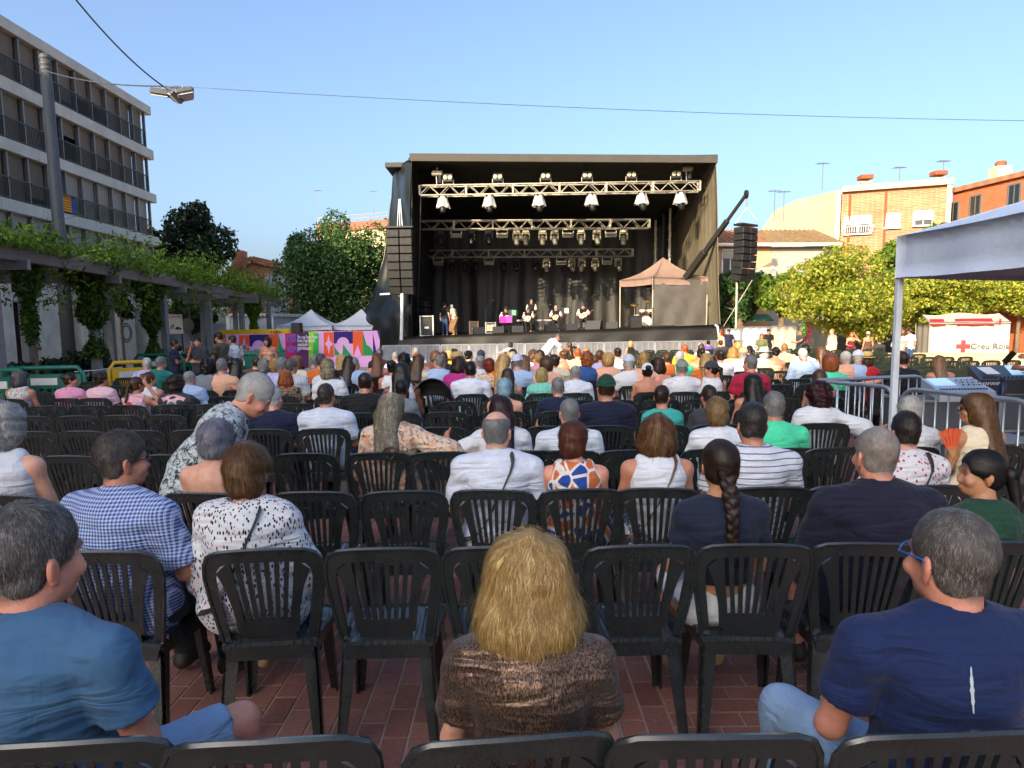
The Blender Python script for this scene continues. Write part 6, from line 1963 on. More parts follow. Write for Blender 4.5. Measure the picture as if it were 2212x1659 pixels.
def chair_parts(lod):
    """list of (name, MB, material)"""
    out = []
    half = [(.182, .425), (.200, .52), (.216, .62), (.2265, .71), (.222, .765), (.203, .802), (.165, .818), (.10, .825), (0, .828)]
    hin = [(.150, .425), (.165, .52), (.178, .62), (.186, .695), (.181, .735), (.162, .760), (.13, .770), (.08, .775), (0, .777)]
    if lod: half, hin = half[::2], hin[::2]
    O = half + [(-u, z) for u, z in half[-2::-1]]
    I = hin + [(-u, z) for u, z in hin[-2::-1]]
    m = MB(); strip(m, O, I, .013, 1)
    if not lod: m.tube([BK(u, z, -.002) for u, z in O], .0095, 6)
    out.append(('backrest_frame', m, CHM))
    for s in (-1, 1):
        A = [(s * .118, .46), (s * .128, .56), (s * .150, .66), (s * .178, .73)]
        B = [(s * .086, .46), (s * .094, .56), (s * .108, .66), (s * .122, .785)]
        m = MB(); strip(m, A if s > 0 else B, B if s > 0 else A, .012); out.append(('backrest_side', m, CHM))
    ns = 6
    for i in range(ns):
        c0, c1 = (i - (ns - 1) / 2) * .0272, (i - (ns - 1) / 2) * .0385
        L = [(c0 + .0085, .515), ((c0 + c1) / 2 + .009, .65), (c1 + .0095, .785)]; Q = [(c0 - .0085, .515), ((c0 + c1) / 2 - .009, .65), (c1 - .0095, .785)]
        if lod: L, Q = L[::2], Q[::2]
        m = MB(); strip(m, L, Q, .011); out.append(('slat', m, CHM))
    m = MB(); strip(m, [(.105, .40), (.104, .46), (.095, .522)], [(-.105, .40), (-.104, .46), (-.095, .522)], .012, 4); out.append(('back_panel', m, CHM))
    # seat: dished slab with rolled edge
    def seat(u, v):
        a = (u - .5) * 2; y = -.19 + v * .44
        w = .185 + .035 * v
        return (a * w, y - .02 * (a * a) * (v > .8), .428 - .012 * (1 - a * a) * math.sin(min(v * 1.1, 1) * PI) - .022 * max(0, v - .85) / .15 - .012 * a ** 6)
    m = MB(); m.grid(seat, 4 if lod else 10, 3 if lod else 8, .018); out.append(('seat', m, CHS))
    m = MB()
    for s in (-1, 1):
        m.poly([(s * .188, -.17, .42), (s * .222, .22, .41), (s * .215, .22, .355), (s * .18, -.17, .36)], (-s * .012, 0, 0))
    m.poly([(-.215, .238, .405), (.215, .238, .405), (.19, .232, .35), (-.19, .232, .35)], (0, -.012, 0))
    m.poly([(-.18, -.185, .415), (.18, -.185, .415), (.165, -.185, .35), (-.165, -.185, .35)], (0, .012, 0))
    for s in (-1, 1): m.bar((s * .19, -.16, .44), (s * .188, -.02, .425), .03, .02)
    out.append(('seat_apron', m, CHM))
    for x, y, bx_, by_ in ((-.18, -.165, -.205, -.245), (.18, -.165, .205, -.245), (-.19, .2, -.205, .235), (.19, .2, .205, .235)):
        m = MB()
        t0, t1 = Vector((x, y, .41)), Vector((bx_, by_, 0))
        s = 1 if x > 0 else -1; f = 1 if y > 0 else -1
        for a, w0, w1 in ((Vector((-s, 0, 0)), .062, .036), (Vector((0, -f, 0)), .062, .036)):
            b = Vector((0, -f * .010, 0)) if a.x else Vector((-s * .010, 0, 0))
            m.poly([t0, t0 + a * w0, t1 + a * w1, t1], b)
        out.append(('leg', m, CHM))
    return out
CH_HI = []
for nm, m, mt in chair_parts(0):
    me = m.mesh(nm); me.materials.append(mt); shade(me, 40); CH_HI.append((nm, me))
jm = MB()
for nm, m, mt in chair_parts(1): jm.add(m.v, m.f)
CH_LO = jm.mesh('plastic_chair'); CH_LO.materials.append(CHM)
CHAIR_N = [0]
FARCH = MB()
def add_chair(x, y, rz, label, hi, mat=None, group='dark plastic chairs set out in rows'):
    CHAIR_N[0] += 1
    if CHAIR_N[0] > 300:
        c, s = math.cos(rz), math.sin(rz)
        FARCH.add([(x + p[0] * c - p[1] * s, y + p[0] * s + p[1] * c, p[2]) for p in jm.v], jm.f)
        return
    if hi:
        o = thing('plastic_chair', label, 'chair', (x, y, 0), rz, group)
        for nm, me in CH_HI:
            c = obj(nm, me, o)
    else:
        o = obj('plastic_chair', CH_LO, None, (x, y, 0), rz)
        tag(o, label, 'chair', group)
        if mat: mslot(o, mat)

# ================================================================== PEOPLE
HC = {'black': ('#14110f', None), 'dark brown': ('#281b14', '#4a3424'), 'brown': ('#432c1c', '#70502f'), 'chestnut': ('#55301d', '#86552f'), 'light brown': ('#6b4c30', '#a37d50'), 'blonde': ('#94703c', '#cfae72'),
      'ash blonde': ('#7d7058', '#b8ab90'), 'grey': ('#6d6d6d', '#a9a9a8'), 'dark grey': ('#434242', '#858483'), 'white': ('#a9a8a4', '#dedcd6'), 'red': ('#6a2412', '#a4482a'), 'ginger': ('#8a4520', '#c47a3c'), 'burgundy': ('#28090e', '#571824'), 'pale cyan': ('#7ba3b5', '#b4d0dc'), 'silver violet': ('#6c6c78', '#adacb8'), 'auburn': ('#4a2416', '#7c4528')}
C_ = {'white': '#c9ccd2', 'black': '#16171a', 'navy': '#151c38', 'blue': '#2b4f86', 'light blue': '#9db4d6', 'lavender': '#a5a6d0', 'grey': '#6f7680', 'red': '#b01e2a', 'pink': '#d58fb0', 'pale pink': '#dbb2bd', 'magenta': '#a82a78', 'green': '#2f6a48', 'mint': '#4ecf9e', 'teal': '#1e6a66', 'cream': '#d3c8ae', 'beige': '#b9a687', 'orange': '#c9692e', 'peach': '#d8a488', 'olive': '#5b6440', 'yellow': '#d0a93a', 'purple': '#6a4a9c', 'turquoise': '#37a39d', 'brown': '#5a3f30', 'charcoal': '#33363c'}
def cl(c): return cloth(c.replace(' ', '_') + '_cloth', C_[c])
rows_y = [1585, 1180, 1058, 975, 922, 889, 867, 850, 836]
RY = [depth_for(1106, y, .825) for y in rows_y]
for i in range(22): RY.append(RY[-1] + 1.06)
SEATED = []                                  # (row, X, short description)
def seat_at(row, px, py, dY=.2, s_rng=(.84, 1.10)):
    Yh = RY[row] + dY
    p = at(px, py, Yh)
    s = (p.z - .43) / (1.283 - .43)
    s = max(s_rng[0], min(s_rng[1], s))
    return p.x, Yh, s
def NP(row, px, py, label, desc, hair, hcol, top, tm, dY=.2, chair=True, **k):
    X, Yh, s = seat_at(row, px, py, dY)
    q = 0 if Yh < 3.4 else 1 if Yh < 5.6 else 2 if Yh < 10.2 else 3
    P = dict(label=label, hair=hair, hc=HC[hcol][0], hc2=HC[hcol][1], top=top, tm=tm, Y=Yh, q=q, s=s, seed=int(px) % 17 + row)
    P.update(k)
    ox = P.pop('ox', 0)
    P['loc'] = (X - ox, Yh + .03 * s + max(0, P.get('g', 1) - 1.12) * .25 * (row > 0), .43 * (1 - s))
    P['group'] = 'seated audience'
    build_person(P)
    if chair: SEATED.append((row, X - ox + P.pop('cx', 0), desc))
    return P
JEANS = cloth('light_denim', '#7f9bba'); DENIM = cloth('blue_denim', '#2d4368'); KHAKI = cloth('khaki_cotton', '#8c8268'); WHITEC = cl('white'); BLACKC = cl('black')
BAGB = M('brown_leather', '#5a3a26', .55); BAGK = M('black_strap', '#1d1e22', .6); BAGG = M('dark_canvas_strap', '#3c3631', .8)
# ---- row 0 (nearest)
NP(0, 72, 1112, 'man in blue tee and denim shorts, grey hair, at the left photo edge', 'man in the blue tee', 'short', 'dark grey', 'tee', cloth('steel_blue_tee', '#3a5e80'), dY=.27, yaw=-12, rz=-12, g=1.22, sw=.225, hs=1.14, arms=('lapin', 'lapin'), bot='shorts', bm=JEANS, legs='wide', skin='pink', roll=3, hc='#4d4a47', hc2='#96928d')
NP(0, 1142, 1172, 'woman with blonde layered hair in bronze metallic top, nearest centre', 'blonde woman in bronze top', 'wavy', 'blonde', 'tee', cloth('bronze_metallic_knit', '#3a2e27', 'metallic', '#7d6554'), dY=.26, fem=1, hc='#9c7c48', hc2='#e6cf98', sw=.172, g=1.04, hs=1.16, ns=13000, skin='fair')
NP(0, 2058, 1118, 'grey balding man in navy tee with white mark, blue glasses, front right', 'man in navy tee with white mark', 'thin', 'grey', 'tee', cloth('navy_cotton_tee', '#16264f'), dY=.28, yaw=14, g=1.28, sw=.235, hs=1.14, bot='trousers', bm=JEANS, legs='wide', skin='pink', glasses='#2456a0', hc='#55504c', hc2='#a9a49e')
# ---- row 1
NP(1, 258, 940, 'man in blue gingham shirt with thinning dark grey hair', 'man in gingham shirt', 'crew', 'dark grey', 'shirt', cloth('blue_gingham', '#a9b8d8', 'gingham', '#1f3a7c', 1.3), yaw=-28, rz=-14, g=1.2, sw=.205, skin='tan', glasses='#2a2a2a', hc='#3d3833', hc2='#7d766d', stub='thin', chair=True)
NP(1, 530, 968, 'woman with short brown hair in white blouse with black dashes', 'woman in dashed white blouse', 'pixie', 'light brown', 'blouse', cloth('white_dash_print', '#c9ccd0', 'dashes', '#1c1d26', 1.0, c3='#a8304c'), fem=1, g=1.18, hc='#553a22', hc2='#94703f', strap=(BAGK, 1), bot='trousers', skin='fair', shoe=SHOEW, hs=1.04)
NP(1, 1556, 950, 'girl with long dark braid in navy tee and white shorts', 'girl with the braid', 'braid', 'dark brown', 'crop', cloth('navy_girl_tee', '#171e33'), fem=1, g=.92, sw=.15, bot='shorts', bm=WHITEC, skin='olive', shoe=SHOEW, hc='#241812', hc2='#4a3222')
NP(1, 1905, 930, 'large shaven-headed man in dark navy shirt seated at right', 'shaven-headed man in navy shirt', 'buzz', 'grey', 'shirt', cloth('dark_navy_shirt', '#15182b'), g=1.28, sw=.215, yaw=5, hs=1.03, bot='shorts', bm=cl('navy'), skin='pink', stub='thin', hc='#7a6f66')
NP(1, 2118, 1005, 'dark-haired girl in green top looking left in profile', 'girl in the green top', 'pony', 'black', 'tee', cloth('bottle_green_tee', '#173b2c'), fem=1, g=.9, sw=.14, yaw=66, twist=14, skin='olive')
# ---- row 2
NP(2, 2, 880, 'white curly-haired woman in white sleeveless top at left edge', 'white-haired woman at left edge', 'curly', 'white', 'sleeveless', cl('white'), fem=1, g=1.2, skin='fair', yaw=-15)
NP(2, 466, 912, 'woman with short silver hair and bare back with black straps', 'silver-haired woman with black straps', 'pixie', 'silver violet', 'tank', cl('black'), fem=1, g=1.1, skin='fair', hs=1.05)
NP(2, 1073, 890, 'bald man in white shirt with dark crossbody strap', 'bald man in white shirt', 'bald', 'grey', 'shirt', cloth('crisp_white_shirt', '#c3cad8'), g=1.12, sw=.20, yaw=-14, strap=(BAGG, 1), glasses='#1d1d1f', bot='trousers', bm=cloth('sage_trousers', '#8d9388'), skin='fair', hs=1.03)
NP(2, 1240, 915, 'woman with short auburn hair in blue and orange patterned dress', 'auburn woman in patterned dress', 'pixie', 'auburn', 'sleeveless', cloth('blue_orange_geo_print', '#cfc9c2', 'geo', '#20408c', c3='#b86038'), fem=1, g=1.15, yaw=-20, skin='pink', glasses='#7a5c3a')
NP(2, 1418, 895, 'woman with curly brown hair in white sleeveless top, tan strap', 'curly brown-haired woman', 'wavy', 'chestnut', 'sleeveless', cloth('white_linen_top', '#cdd2da'), fem=1, g=1.02, strap=(BAGB, 1), skin='tan', bot='skirt', bm=cloth('navy_white_floral_skirt', '#151c38', 'floral', '#aab3c6'), hc='#4a2f1c', hc2='#9a7442')
NP(2, 1626, 876, 'balding dark-haired man in white and grey striped tee', 'man in striped tee', 'crew', 'dark brown', 'tee', cloth('grey_striped_tee', '#c2c8d2', 'hstripe', '#5c6076'), g=1.15, sw=.205, skin='tan', stub='thin', hc='#262322', hc2='#565250')
NP(2, 1957, 895, 'dark-haired man in white shirt with small red marks', 'man in red-dotted shirt', 'crew', 'dark brown', 'shirt', cloth('red_dot_shirt', '#c9c8cc', 'dots', '#a83c34'), g=1.02, skin='fair', strap=(BAGK, 1), hc='#211a17', hc2='#43372f')
# ---- row 3
NP(3, 846, 850, 'woman with long grey-blonde hair in patterned blouse reaching sideways', 'grey-blonde woman in patterned blouse', 'long', 'ash blonde', 'blouse', cloth('paisley_blouse', '#cbb9a6', 'floral', '#8d6454', 1.5, c3='#cf9a72'), fem=1, g=1.2, yaw=-32, arms=('lap', 'out'), skin='tan', bot='skirt', bm=cloth('brown_print_skirt', '#8d7868', 'floral', '#30231d'), hc='#5c5548', hc2='#bdb49c')
NP(3, 1082, 856, 'woman with dark red hair and sunglasses on head, arm out', 'dark red-haired woman', 'long', 'burgundy', 'tee', cl('white'), fem=1, arms=('outf', 'lap'), skin='tan', hc='#200c10', hc2='#4a1c22')
NP(3, 1229, 862, 'grey crew-cut man with glasses in white polo', 'grey man in white polo', 'buzz', 'grey', 'polo', cloth('white_polo', '#c2cbd6'), g=1.12, yaw=12, skin='pink', glasses='#2b2b2b', sw=.2)
NP(3, 1548, 862, 'woman with short blonde bob in white top, third row', 'short-haired blonde woman in white', 'pixie', 'blonde', 'tee', cloth('white_scoop_top', '#cfd4da'), fem=1, g=1.05, hc='#6d5535', hc2='#bfa470', skin='tan')
NP(3, 1672, 850, 'grey-haired man in mint green polo', 'man in mint polo', 'short', 'grey', 'polo', cloth('mint_polo', '#47c79a'), g=1.15, yaw=10, skin='tan', sw=.2)
NP(3, 1968, 866, 'white-haired woman in white top beside the metal fence', 'white-haired woman by the fence', 'pixie', 'white', 'tee', cl('white'), fem=1, yaw=-40, skin='pink')
NP(3, 2108, 850, 'woman with very long light brown hair and sunglasses, orange fan', 'long-haired woman with fan', 'vlong', 'light brown', 'sleeveless', cl('cream'), fem=1, yaw=55, twist=10, arms=('gest', 'lap'), skin='olive', glasses='#1c1613', shades=1, dY=-.1, hc='#4d3521', hc2='#93703f')
# ---- row 4
NP(4, 703, 833, 'dark-haired man with glasses in white shirt, fourth row', 'dark-haired man in white shirt', 'crew', 'dark brown', 'shirt', cloth('pale_white_shirt', '#bfc8d8'), g=1.2, sw=.21, yaw=-15, skin='tan', glasses='#1d1d1f', hc='#2a2320', hc2='#4d4642', stub='thin')
NP(4, 590, 838, 'white-haired man in navy shirt behind the floral-shirted man', 'white-haired man in navy', 'short', 'white', 'tee', cl('navy'), g=1.15, yaw=-10, skin='pink')
NP(4, 1765, 832, 'woman with burgundy afro curls, arm on next chair', 'woman with burgundy curls', 'afro', 'burgundy', 'blouse', cloth('white_frill_blouse', '#ccd2da'), fem=1, yaw=45, arms=('lap', 'out'), skin='tan', g=1.08)
NP(4, 1430, 850, 'boy with dark hair in teal shirt', 'boy in teal', 'short', 'dark brown', 'tee', cl('turquoise'), g=.8, sw=.145, hs=.97, yaw=-25, skin='tan')
NP(4, 1309, 812, 'man in dark green cap and navy tee', 'man in green cap', 'short', 'dark brown', 'tee', cloth('midnight_tee', '#121830'), g=1.1, sw=.2, skin='tan', hat='cap', hatm=cloth('forest_cap', '#12402f'), hatrev=1)
NP(4, 1531, 850, 'boy with dark hair in charcoal shirt half hidden', 'boy in charcoal', 'short', 'dark brown', 'tee', cl('charcoal'), g=.8, sw=.14, hs=.95, yaw=10, skin='tan')
# ---- row 5
NP(5, 788, 805, 'bald man in black shirt with big shoulders', 'bald man in black', 'buzz', 'dark brown', 'tee', cl('black'), g=1.2, sw=.22, skin='tan', stub=None)
NP(5, 868, 835, 'boy with black hair before the woman in white top', 'small black-haired boy', 'short', 'black', 'tee', cl('grey'), g=.75, sw=.13, hs=.95, skin='brown')
NP(5, 1090, 822, 'woman with pale cyan cropped hair and bare shoulders', 'cyan-haired woman', 'pixie', 'pale cyan', 'tank', cl('beige'), fem=1, g=1.1, skin='fair', yaw=-12)
NP(5, 1205, 822, 'grey-haired man in dark navy tee, fifth row', 'grey man in navy', 'short', 'grey', 'tee', cl('navy'), g=1.1, skin='pink')
NP(5, 1626, 812, 'woman with voluminous long black hair', 'woman with big black hair', 'long', 'black', 'sleeveless', cl('black'), fem=1, skin='tan', g=1.1, hs=1.15)
# ---- row 6
NP(6, 868, 785, 'woman with long straight black hair in white top', 'black-haired woman in white', 'vlong', 'black', 'sleeveless', cl('white'), fem=1, g=1.02, skin='brown', hs=1.05)
NP(6, 297, 825, 'girl with brown ponytail, pink scarf with red print, hand on head', 'girl with red-print scarf', 'pony', 'brown', 'sleeveless', cl('pale pink'), fem=1, yaw=-20, rz=-8, arms=('lap', 'head'), scarf=cloth('pink_scarf', '#d8a5b4'), print=M('red_scarf_print', '#c22a2a', .8), skin='tan')
NP(6, 381, 813, 'young man with messy dark hair, pink scarf with green print', 'man with green-print scarf', 'curly', 'dark brown', 'tee', cl('charcoal'), scarf=cloth('pink_scarf', '#d8a5b4'), print=M('green_scarf_print', '#1f7a44', .8), skin='tan', yaw=-15)
NP(6, 1770, 800, 'woman with long brown hair and bare shoulders beside fence', 'long brown-haired woman by the fence', 'vlong', 'brown', 'strapless', cl('navy'), fem=1, skin='tan')
# ---- row 7
NP(7, 44, 802, 'woman with long dark grey curls in white floral top, far left', 'woman with grey curls', 'wavy', 'dark grey', 'sleeveless', cloth('white_floral_top', '#cfd0cc', 'floral', '#7e9a72', c3='#c46a86'), fem=1, yaw=-50, skin='tan', g=1.1)
NP(7, 153, 813, 'woman with dark bun in bright pink tee looking right', 'woman in bright pink', 'bun', 'dark brown', 'tee', cl('pink'), fem=1, yaw=-65, skin='tan', g=1.1, arms=('lap', 'lap'))
NP(7, 216, 805, 'woman with dark bun in large pale pink tee', 'woman in pale pink', 'bun', 'dark brown', 'tee', cl('pale pink'), fem=1, g=1.25, yaw=-30, skin='tan')
NP(7, 323, 807, 'woman with brown bun in white top behind the scarf girl', 'woman with brown bun', 'bun', 'brown', 'sleeveless', cl('white'), fem=1, yaw=-40, skin='tan')
NP(7, 409, 803, 'balding grey man in light blue shirt at left', 'balding man in light blue', 'thin', 'grey', 'shirt', cl('light blue'), g=1.15, yaw=-20, skin='pink')
NP(7, 617, 813, 'woman with long ginger curls in dark floral top', 'ginger woman in dark floral', 'wavy', 'ginger', 'tee', cloth('dark_floral_top', '#2a2624', 'floral', '#8e8a5a', c3='#b0586a'), fem=1, skin='fair')
NP(7, 1016, 783, 'man with black hair in white tee, wide shoulders, arm along chair', 'black-haired man in white tee', 'short', 'black', 'tee', cloth('bright_white_tee', '#ccd2de'), g=1.15, sw=.21, skin='tan')
NP(7, 1097, 797, 'woman with long dark brown hair in sage top', 'brown-haired woman in sage', 'long', 'dark brown', 'sleeveless', cloth('sage_top', '#7d8a7c'), fem=1, skin='tan')
NP(7, 1170, 803, 'woman with blonde bob in mint striped tee', 'blonde bob in mint stripes', 'bob', 'blonde', 'tee', cloth('mint_stripe_tee', '#8fd0c0', 'vstripe', '#3f9e90'), fem=1, skin='fair', hc='#9a8450', hc2='#d8c48c')
NP(7, 1243, 790, 'bald man in white shirt, seventh row centre', 'bald man far centre', 'buzz', 'grey', 'shirt', cloth('soft_white_shirt', '#c6ccd8'), g=1.12, skin='pink', stub='bald')
NP(7, 1398, 785, 'woman in white cap and black tank top', 'woman in white cap', 'bun', 'black', 'tank', cl('black'), fem=1, g=1.05, skin='tan', hat='cap', hatm=cloth('white_cap', '#c9d0dc'))
NP(7, 1473, 778, 'man in grey-green cap and white tee', 'man in grey-green cap', 'short', 'grey', 'tee', cl('white'), g=1.15, skin='pink', hat='cap', hatm=cloth('sage_cap', '#7d8a80'), sw=.205)
NP(7, 1535, 780, 'woman in dark cap with black ponytail looking left', 'woman in dark cap', 'pony', 'black', 'sleeveless', cl('white'), fem=1, yaw=70, skin='tan', hat='cap', hatm=cloth('charcoal_cap', '#3a3840'))
NP(7, 1621, 768, 'bald man in crimson polo with white beard', 'bald man in crimson', 'buzz', 'grey', 'polo', cloth('crimson_polo', '#9c1c3c'), g=1.12, skin='pink', yaw=25, stub=None)
NP(7, 723, 804, 'boy with black cropped hair in white tee looking right', 'boy in white tee', 'short', 'black', 'tee', cl('white'), g=.8, sw=.14, hs=.96, yaw=-60, skin='brown')

# ---- rest of the audience: px, py, style, hair colour, top, colour, extras
FAR = [
 (316,774,'short','white','shirt','lavender',''),(340,771,'short','grey','tee','teal','g'),(390,782,'curly','black','tee','pale pink','s'),(450,775,'curly','black','tee','grey','o'),(489,773,'short','black','tee','blue',''),
 (513,774,'long','black','tee','black','f'),(479,776,'short','grey','tee','peach',''),(546,771,'buzz','brown','tee','brown',''),(530,783,'short','grey','tee','white',''),(569,777,'curly','grey','tee','charcoal','f'),
 (592,776,'curly','blonde','tee','lavender','f'),(610,774,'short','grey','shirt','lavender',''),(629,777,'short','dark grey','shirt','white','t'),(642,769,'bob','light brown','tee','cream','f'),(655,791,'curly','white','tee','pale pink','f'),
 (678,767,'short','grey','tee','grey',''),(677,778,'long','black','tee','magenta','f'),(693,765,'short','dark grey','tee','orange',''),(708,775,'bob','light brown','tee','white','f'),(718,783,'curly','ash blonde','tee','white','f'),
 (728,766,'long','blonde','tee','white','f'),(745,768,'vlong','dark brown','tee','black','f'),(745,788,'short','black','tee','pale pink','s'),(773,772,'short','grey','shirt','light blue',''),(815,763,'long','chestnut','dress','red','f'),
 (820,754,'short','dark grey','tee','black',''),(847,778,'bun','black','sleeveless','white','f'),(855,760,'buzz','grey','shirt','lavender',''),(873,764,'curly','black','tee','black','f'),(888,773,'thin','grey','shirt','blue','p'),
 (896,765,'long','brown','tee','cream','f'),(910,761,'vlong','light brown','tank','brown','f'),(898,751,'short','grey','tee','light blue',''),(932,757,'bob','brown','tee','brown','f'),(947,768,'short','grey','shirt','light blue','w'),
 (957,760,'long','dark brown','tee','navy','f'),(968,757,'bob','blonde','tee','yellow','f'),(980,755,'curly','black','tee','navy','f'),(991,771,'wavy','dark brown','tee','magenta','f'),(998,763,'bob','blonde','tee','teal','fh'),
 (1013,757,'bun','black','tee','charcoal','f'),(1027,767,'buzz','grey','tee','white',''),(1040,757,'short','black','tee','navy','k'),(1057,775,'pixie','red','blouse','cream','fl'),(1079,765,'vlong','blonde','tee','orange','f'),
 (1101,778,'curly','dark brown','tee','white','fo'),(1103,757,'bob','ash blonde','tee','grey','f'),(1117,765,'short','grey','tee','light blue','k'),(1132,767,'vlong','light brown','tee','beige','f'),(1116,754,'short','black','tee','navy',''),
 (1151,757,'curly','brown','tee','white','f'),(1161,764,'buzz','light brown','tee','pink',''),(1172,756,'bob','dark brown','tee','grey','f'),(1180,770,'bob','brown','tee','peach','f'),(1196,766,'bun','dark brown','shirt','cream','w'),
 (1203,751,'short','white','tee','white',''),(1216,757,'bun','brown','dress','orange','f'),(1233,748,'long','black','tee','black','fg'),(1248,752,'buzz','ginger','tee','peach',''),(1230,778,'bob','brown','tee','brown','f'),
 (1259,761,'curly','ginger','tee','blue','f'),(1274,752,'short','blonde','tee','cream',''),(1284,769,'short','brown','tank','orange','y'),(1296,756,'thin','brown','tee','lavender',''),(1334,751,'bun','dark brown','sleeveless','white','f'),
 (1312,762,'bob','blonde','tee','peach','f'),(1367,766,'short','white','tee','white','k'),(1364,777,'curly','blonde','sleeveless','black','f'),(1390,762,'pixie','blonde','tee','peach','f'),(1420,773,'wavy','dark brown','tank','black','fo'),
 (1447,761,'short','brown','tee','orange',''),(1469,760,'short','white','tee','mint',''),(1479,744,'buzz','ginger','tee','yellow','w'),(1506,752,'bun','black','dress','orange','f'),(1519,741,'long','brown','tee','white','fk'),
 (1525,763,'long','blonde','tee','orange','f'),(1529,777,'bun','black','tee','purple','f'),(1560,735,'short','dark brown','tee','charcoal',''),(1556,755,'bun','dark brown','tee','white','f'),(1584,750,'wavy','blonde','tee','peach','f'),
 (1594,739,'bob','blonde','tee','yellow','f'),(1606,751,'short','grey','tee','white','kb'),(1619,746,'pony','dark brown','tee','navy','f'),(1644,752,'bob','white','tee','cream','fh'),(1669,749,'bun','black','dress','peach','f'),
 (1695,743,'short','light brown','shirt','beige','w'),(1732,745,'short','black','tee','white',''),(1743,753,'short','white','shirt','light blue','w'),(1773,750,'vlong','brown','tank','peach','f'),(1793,765,'bob','ginger','tee','mint','f'),
 (1827,759,'thin','white','shirt','peach',''),(1846,757,'short','white','tee','light blue','k'),(1871,763,'bob','brown','tee','red','fh'),(1895,765,'short','brown','tee','charcoal','w'),(1949,761,'short','dark brown','tee','black','o'),(2030,768,'vlong','light brown','tank','peach','f'),
]
fr_ = random.Random(21)
used = set()
for px, py, st_, hcn, tp_, cn, ex in FAR:
    fem = 1 if 'f' in ex else 0
    s0 = fr_.choice([.94, .97, 1.0]) if 'y' not in ex else .86
    Yh = depth_for(px, py, .43 + .853 * s0)
    if not (9.6 < Yh < 27): Yh = 27
    row = min(range(len(RY)), key=lambda i: abs(RY[i] + .2 - Yh))
    if RY[row] + .2 > 29: row -= 1
    X, Yh, s = seat_at(row, px, py, .2, (.86, 1.06))
    q = 3 if Yh < 15 else 4
    hw = {'short': 'short', 'buzz': 'cropped', 'curly': 'curly', 'thin': 'thinning', 'bob': 'bobbed', 'long': 'long', 'vlong': 'very long', 'wavy': 'wavy', 'bun': 'tied-up', 'pony': 'ponytailed', 'pixie': 'short'}[st_]
    tw = {'tee': 'tee', 'shirt': 'shirt', 'sleeveless': 'sleeveless top', 'dress': 'strappy dress', 'tank': 'strap top', 'blouse': 'blouse'}[tp_]
    zone = 'in left shade' if px < 830 else 'in shaded centre' if px < 1020 else 'in sunlit centre' if px < 1560 else 'at sunlit right'
    if 'k' in ex: hw = 'capped ' + hw
    if 'h' in ex: hw = 'hatted ' + hw
    lab = 'seated person with %s %s hair, %s %s, %s' % (hw, hcn, cn, tw, zone)
    if lab in used: lab = lab.replace('seated person', 'second seated person')
    used.add(lab)
    tm = cl(cn)
    if 'p' in ex: tm = cloth('blue_plaid', '#a9bbdc', 'plaid', '#2c58a4')
    if 'l' in ex: tm = cloth('cream_floral', '#cfc3a8', 'floral', '#a86a58')
    if 't' in ex: tm = cloth('fine_striped_shirt', '#c9ccd2', 'vstripe', '#8d9098')
    P = dict(label=lab, hair=st_, hc=HC[hcn][0], hc2=HC[hcn][1], top=tp_, tm=tm, Y=Yh, q=q, s=s, fem=fem, g=1.18 if 'w' in ex else 1.05, sw=.205 if 'w' in ex else (.165 if fem else .185), skin=fr_.choice(['fair', 'tan', 'pink', 'tan']), seed=3,
             yaw=fr_.choice([0, 0, -15, 15, -38, 38]), roll=fr_.choice([0, 0, -7, 7]), slump=fr_.choice([0, 0, 0, -6, 6]), group='seated audience', bot='trousers')
    if 'o' in ex: P['arms'] = ('out', 'lap') if px in (1101, 1949) else ('lap', 'out')
    if 'g' in ex: P['yaw'] = 60 if px > 1200 else -30
    if 'k' in ex: P['hat'], P['hatm'] = 'cap', (cloth('beige_cap', '#a89a80') if 'b' in ex else cloth('navy_cap', '#1a2340') if px < 1100 else cloth('pale_cap', '#b8bfce'))
    if 'h' in ex: P['hat'], P['hatm'], P['bandm'] = ('sun', cloth('white_sun_hat', '#cfc8b8'), cl('beige')) if px == 1644 else ('straw', cloth('straw_hat', '#b59a63'), cl('beige')), None, None
    if 'h' in ex:
        if px == 1644: P['hat'], P['hatm'], P['bandm'] = 'sun', cloth('white_sun_hat', '#cfc8b8'), cl('beige')
        else: P['hat'], P['hatm'], P['bandm'] = 'straw', cloth('straw_hat', '#b59a63'), cl('black')
    if 's' in ex: P['scarf'], P['print'] = cloth('pink_scarf', '#d8a5b4'), M('green_scarf_print', '#1f7a44', .8)
    P['loc'] = (X, Yh + .03 * s, .43 * (1 - s))
    if P.get('hat') or P.get('scarf'): pass
    build_person(P)
    SEATED.append((row, X, '%s %s-haired person in %s %s' % (hw, hcn, cn, tw)))

# ---- standing people
def SP(px, py, Y, label, hair, hcol, top, tm, rz=0, ground=0.0, hs_=None, **k):
    p = at(px, py, Y)
    s = (p.z - ground) / 1.733
    if hs_: s = hs_
    q = 1 if Y < 6 else 2 if Y < 18 else 3
    P = dict(label=label, hair=hair, hc=HC[hcol][0], hc2=HC[hcol][1], top=top, tm=tm, Y=Y, q=q, s=s, seated=False, rz=rz, loc=(p.x, Y, ground), seed=int(px) % 13, group='standing people')
    P.update(k)
    return build_person(P)
SP(375, 733, 15.6, 'standing man with shaved head and folded arms in navy tee', 'buzz', 'black', 'tee', cl('navy'), -70, arms=('cross', 'cross'), skin='brown', g=1.1, bot='trousers', eyes=1)
SP(428, 728, 15.2, 'standing man in dark grey polo with hand at mouth', 'short', 'black', 'polo', cloth('dark_grey_polo', '#2c2e38'), 150, arms=('gest', 'mouth'), skin='tan', g=1.2, yaw=40, sw=.205)
